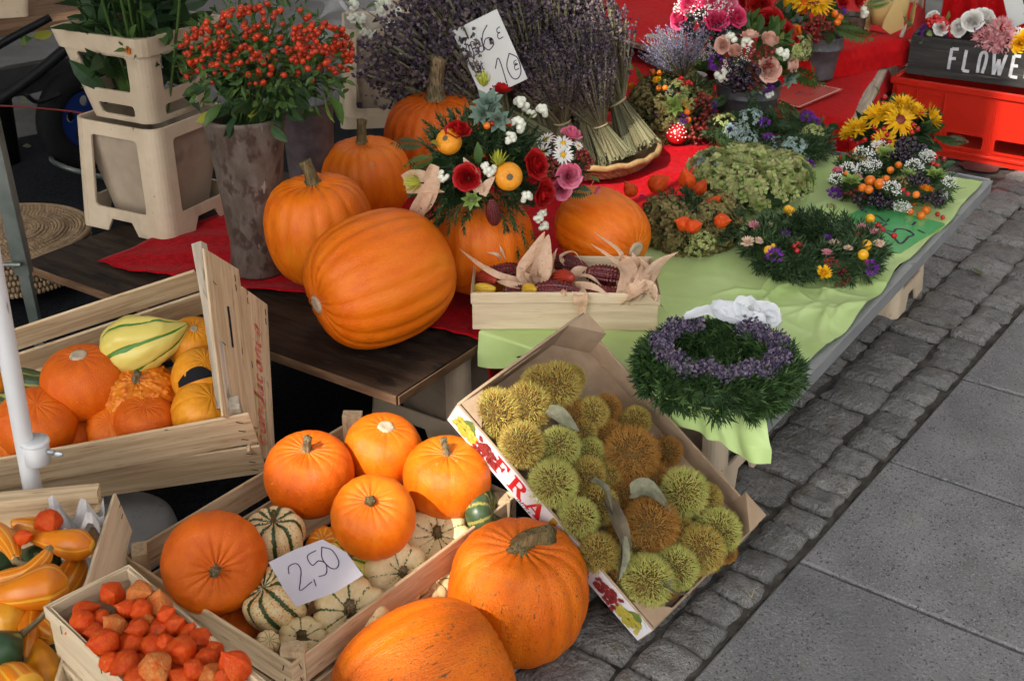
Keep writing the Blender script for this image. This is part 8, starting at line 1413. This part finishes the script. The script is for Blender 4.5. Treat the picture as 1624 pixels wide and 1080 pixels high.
# ------------------------------------------------------------------ hand cart with a blue wheel
wy = 4.35; wc_ = PY(132, 178, wy); ws = mpp(wc_); RWh = 82 * ws; wc_ = np.array([wc_[0], wc_[1], RWh + .02]); ct_ = thing('wheelbarrow', 'black wheelbarrow with a blue rimmed wheel in the dark background', 'wheelbarrow', wc_ - Z3 * RWh)
axw = nrm((.80, -.60, .0)); a = np.arange(49) / 48 * 6.283; e1_ = nrm(np.cross(axw, Z3)); e2_ = Z3
wh = ob('wheel', lathe_t([(.55, -.10), (.60, -.16), (.72, -.2), (.9, -.18), (1., -.08), (1., .08), (.9, .18), (.72, .2), (.60, .16), (.55, .10), (.55, -.10)], 44).me('wheel', smooth=True), M['rubber'], ct_, Matrix(fr(wc_, axw, 0, RWh)))
rim = ob('rim', plate_me([(.62 * math.cos(q_), .62 * math.sin(q_)) for q_ in a[:-1]], [[(.36 * math.cos(k * 1.2566) + .10 * math.cos(q_), .36 * math.sin(k * 1.2566) + .10 * math.sin(q_)) for q_ in a[:-1:4]] for k in range(5)], .06), M['bluemetal'], wh, Matrix(fr(wc_ + axw * RWh * .06, axw, 0, RWh)))
ob('hub', tube_t([wc_ - axw * .06, wc_ + axw * .07], [.03, .03], 14).me('hub', smooth=True), M['blackplastic'], wh)
def wb(name, pts_, r_, m='blackplastic'): 
    W = [PY(x, y, yy) for x, y, yy in pts_]; ob(name, tube_t(spl(W, 6) if len(W) > 2 else W, r_, 10).me(name, smooth=True), M[m], ct_)
wb('handle', ((-40, 185, 4.1), (60, 115, 4.2), (160, 30, 4.3)), .02); wb('handle', ((-40, 95, 4.7), (20, 60, 4.7), (80, 28, 4.75)), .016)
W = [PY(*q_) for q_ in ((-30, 118, 4.25), (150, 85, 4.35), (165, 118, 4.35), (40, 152, 4.25), (-30, 160, 4.2))]; back = [w_ + np.array([.05, .12, .0]) for w_ in W]; n_ = len(W)
ob('tray_panel', T(W + back, [tuple(range(n_)), tuple(range(2 * n_ - 1, n_ - 1, -1))] + [(i, n_ + i, n_ + (i + 1) % n_, (i + 1) % n_) for i in range(n_)]).me('tray_panel'), M['blackplastic'], ct_)
wb('stand', ((165, 282, 4.15), (110, 268, 4.12), (82, 254, 4.2), (95, 244, 4.35), (150, 250, 4.4)), .009, 'greymetal')
wb('cable', ((0, 168, 4.0), (60, 172, 4.05), (130, 180, 4.1), (165, 195, 4.1)), .003, 'berry_brown'); wb('fork', ((95, 150, 4.2), (60, 162, 4.15), (40, 150, 4.1)), .008)
kb_ = P(8, 258, 0); ks = mpp(kb_); tag(ob('black_bucket', lathe_t([(.001, .003), (24 * ks, .003), (28 * ks, 100 * ks), (30 * ks, 102 * ks), (26 * ks, 100 * ks), (22 * ks, 6 * ks)], 32).me('black_bucket', smooth=True), M['blackplastic'], M=Matrix.Translation(kb_)), 'black bucket at the left edge in front of the wheelbarrow', 'bucket')
# shelf board at the top left with a container, leaf litter in the sun
sy = 5.0; s0, s1 = PY(-60, 62, sy - .3), PY(215, 22, sy + .15); shf = thing('bench', 'brown board bench crossing the top left corner', 'bench', ((s0[0] + s1[0]) / 2, sy, 0)); d_ = nrm(s1 - s0); bk_ = nrm(np.cross(Z3, d_))
slat(shf, 'board', s0 + bk_ * .25, s1 + bk_ * .25, np.cross(d_, bk_), .5, .03, M['plank_edge'])
for q_ in (s0 + bk_ * .3, s1 + bk_ * .3): slat(shf, 'leg', np.array([q_[0], q_[1], 0]), q_ - Z3 * .02, (0, 1, 0), .06, .06, M['wood_grey'])
cq = PY(12, 22, sy); container('flower_container', 'beige container on the board bench in the top left corner', np.array([cq[0] - .02, cq[1] + .05, s0[2] + (s1[2] - s0[2]) * .25 + .02]), R_(20), .16, .24, .3, arch=.0, win=(.3, .8), corner=.02, inner=False)
lit = np.random.default_rng(12)
for i, (px, py, L, k, lab) in enumerate(((32, 70, 30, 'leaf_light', 'pale cut leaf on the sunny ground behind the wheelbarrow'), (50, 58, 34, 'leaf_yel', 'yellow cut leaf on the sunny ground'), (30, 60, 26, 'leaf', 'green cut stem on the ground near the handles'), (95, 32, 24, 'leaf_light', 'pale leaf scrap by the board bench'), (72, 48, 14, 'leaf_light', 'small white petal scrap on the ground'), (35, 162, 26, 'leaf_light', 'light green scrap on the sunny patch by the wheel'), (50, 232, 14, 'leaf_dry', 'grey scrap on the dark floor'), (12, 55, 26, 'leaf', 'green leaf heap at the left edge'))):
    p = P(px, py, .012); tag(put(None, 'fallen_leaf', sh('fl_' + k, LEAF[1], M[k]), None, p, nrm((lit.normal(), lit.normal() * .6, .03)), L * mpp(p), 1.57), lab, 'leaf', 'scraps on the ground')
p = P(1556, 436, .016); tag(put(None, 'fallen_leaf', sh('fl_one', leaf_t(1, .8, .1, .1, 4, .8, .5), M['leaf']), None, p, nrm((-.3, 1, .25)), 24 * mpp(p), 0.3), 'single green leaf on the cobbles beyond the table', 'leaf')
p = P(1192, 947, .006); tag(ob('straw_scrap', cat([tube_t([p, p + np.array([.008, .02, .004]), p + np.array([.02, .03, .002])], .0008, 4), tube_t([p, p + np.array([-.008, .018, .003])], .0008, 4)]).me('straw_scrap'), M['raffia']), 'tiny straw scrap on the paving slab edge', 'straw')
dq = np.random.default_rng(21); n_ = 130; pos = np.stack([O_ + AS * dq.uniform(-.9, 2.2) + BS * dq.uniform(-.35, .8) + Z3 * .016 for _ in range(n_)]); dd_ = dq.normal(0, 1, (n_, 3)) * np.array([1, 1, .12]); tag(ob('debris', insts([leaf_t(1, .3, .2, .2, 2), needle_t(1, .1, .2)], frames(pos, dd_, None, dq.uniform(.004, .014, n_))).me('debris'), M['leaf_dry2'] if 'leaf_dry2' in M else surf('ground_scraps', (.2, .15, .07), None, isl=[(.10, .07, .035), (.22, .17, .08), (.08, .11, .03), (.30, .25, .15)], rough=.9)), 'crumbs of leaf and stalk scattered over the setts', 'debris', kind='stuff')
# ------------------------------------------------------------------ awning added out of view, its gaps shaped to place shade and sun patches
ZA = 6.0; hx_ = Vector((SUN_TO.x, SUN_TO.y, 0)).normalized(); ex_ = Vector((hx_.y, -hx_.x, 0))
def blocker_pt(s_, r_, z=.25):
    """point of the awning whose shadow falls at s_ across and r_ along the sun's direction"""
    q = ex_ * s_ + hx_ * r_; k = (ZA - z) / SUN_TO.z; return (q.x + SUN_TO.x * k, q.y + SUN_TO.y * k)
blocker_root = thing('sun_blocker', 'canvas awning added out of view, gaps cut to place sun patches', 'blocker', (0, 0, 0))
def blocker_rect(s0, s1, r0, r1): return [blocker_pt(s0, r0), blocker_pt(s1, r0), blocker_pt(s1, r1), blocker_pt(s0, r1)]
gd = P(75, 180); gs, gr_ = ex_.dot(Vector(gd)), hx_.dot(Vector(gd))
SUN_GAPS = ((gs - .3, gs + .32, gr_ - .32, gr_ + .28), (1.70, 1.97, -3.4, -2.75), (1.99, 2.26, -3.95, -3.42), (.8, 1.36, -5.6, -4.3))
ob('canvas', plate_me(blocker_rect(-2.0, 6.2, -8.5, .6), [blocker_rect(*g_) for g_ in SUN_GAPS] + [[blocker_pt(*q_) for q_ in ((1.17, -1.70), (1.56, -1.70), (1.56, -1.22), (1.21, -1.23), (1.14, -.92), (1.0, -.92), (1.06, -1.28), (1.17, -1.30))]], .004), M['canvas'], blocker_root, Matrix.Translation((0, 0, ZA)))
for s_, r_ in ((-2.0, .6), (6.2, .6)): q = blocker_pt(s_, r_); ob('mast', tube_t([(q[0], q[1], 0), (q[0], q[1], ZA)], .05, 12).me('mast', smooth=True), M['whitepaint'], blocker_root)
# unseen houses added left, right and beyond to keep low sky off the stall
M['plaster'] = surf('blocker_plaster', (.20, .18, .15), (.24, .22, .19), 3, rough=.9); M['pane'] = surf('dark_window', (.03, .035, .04), rough=.1)
def house(label, p0, p1, h, depth):
    p0 = np.array([p0[0], p0[1], 0.]); p1 = np.array([p1[0], p1[1], 0.]); x = nrm(p1 - p0); y = np.cross(Z3, x); L = np.linalg.norm(p1 - p0); root = thing('sky_blocker_house', label, 'house', (p0 + p1) / 2, 'unseen houses added to block low sky')
    ob('wall', box_t(L, depth, h).tf(np.array(mat4(x, y, Z3, (p0 + p1) / 2 + y * depth / 2 + Z3 * h / 2))).me('wall'), M['plaster'], root)
    ob('roof', T([tuple(q_) for q_ in (p0 + Z3 * h - y * .3, p1 + Z3 * h - y * .3, p1 + y * depth + Z3 * h, p0 + y * depth + Z3 * h, p0 + y * depth / 2 + Z3 * (h + 2), p1 + y * depth / 2 + Z3 * (h + 2))], [(0, 1, 5, 4), (2, 3, 4, 5), (0, 4, 3), (1, 2, 5)]).me('roof'), M['terracotta'], root)
    win = box_t(1.0, .06, 1.5).me('window', [M['pane']])
    for r_ in range(int(h // 3)):
        for c_ in range(int(L // 2.2)): ob('window', win, None, root, mat4(x, y, Z3, p0 + x * (1.3 + 2.2 * c_) + Z3 * (1.8 + 3 * r_) - y * .0))
house('unseen plastered house added left of the stall to block low sky', (-7.5, -2), (-7.5, 12), 9, 5); house('unseen plastered house added beyond the stall to block low sky', (-7.4, 12.2), (9, 12.2), 9, 5); house('unseen plastered house added right of the pavement to block low sky', (9.2, 12), (9.2, -2), 9, 5)
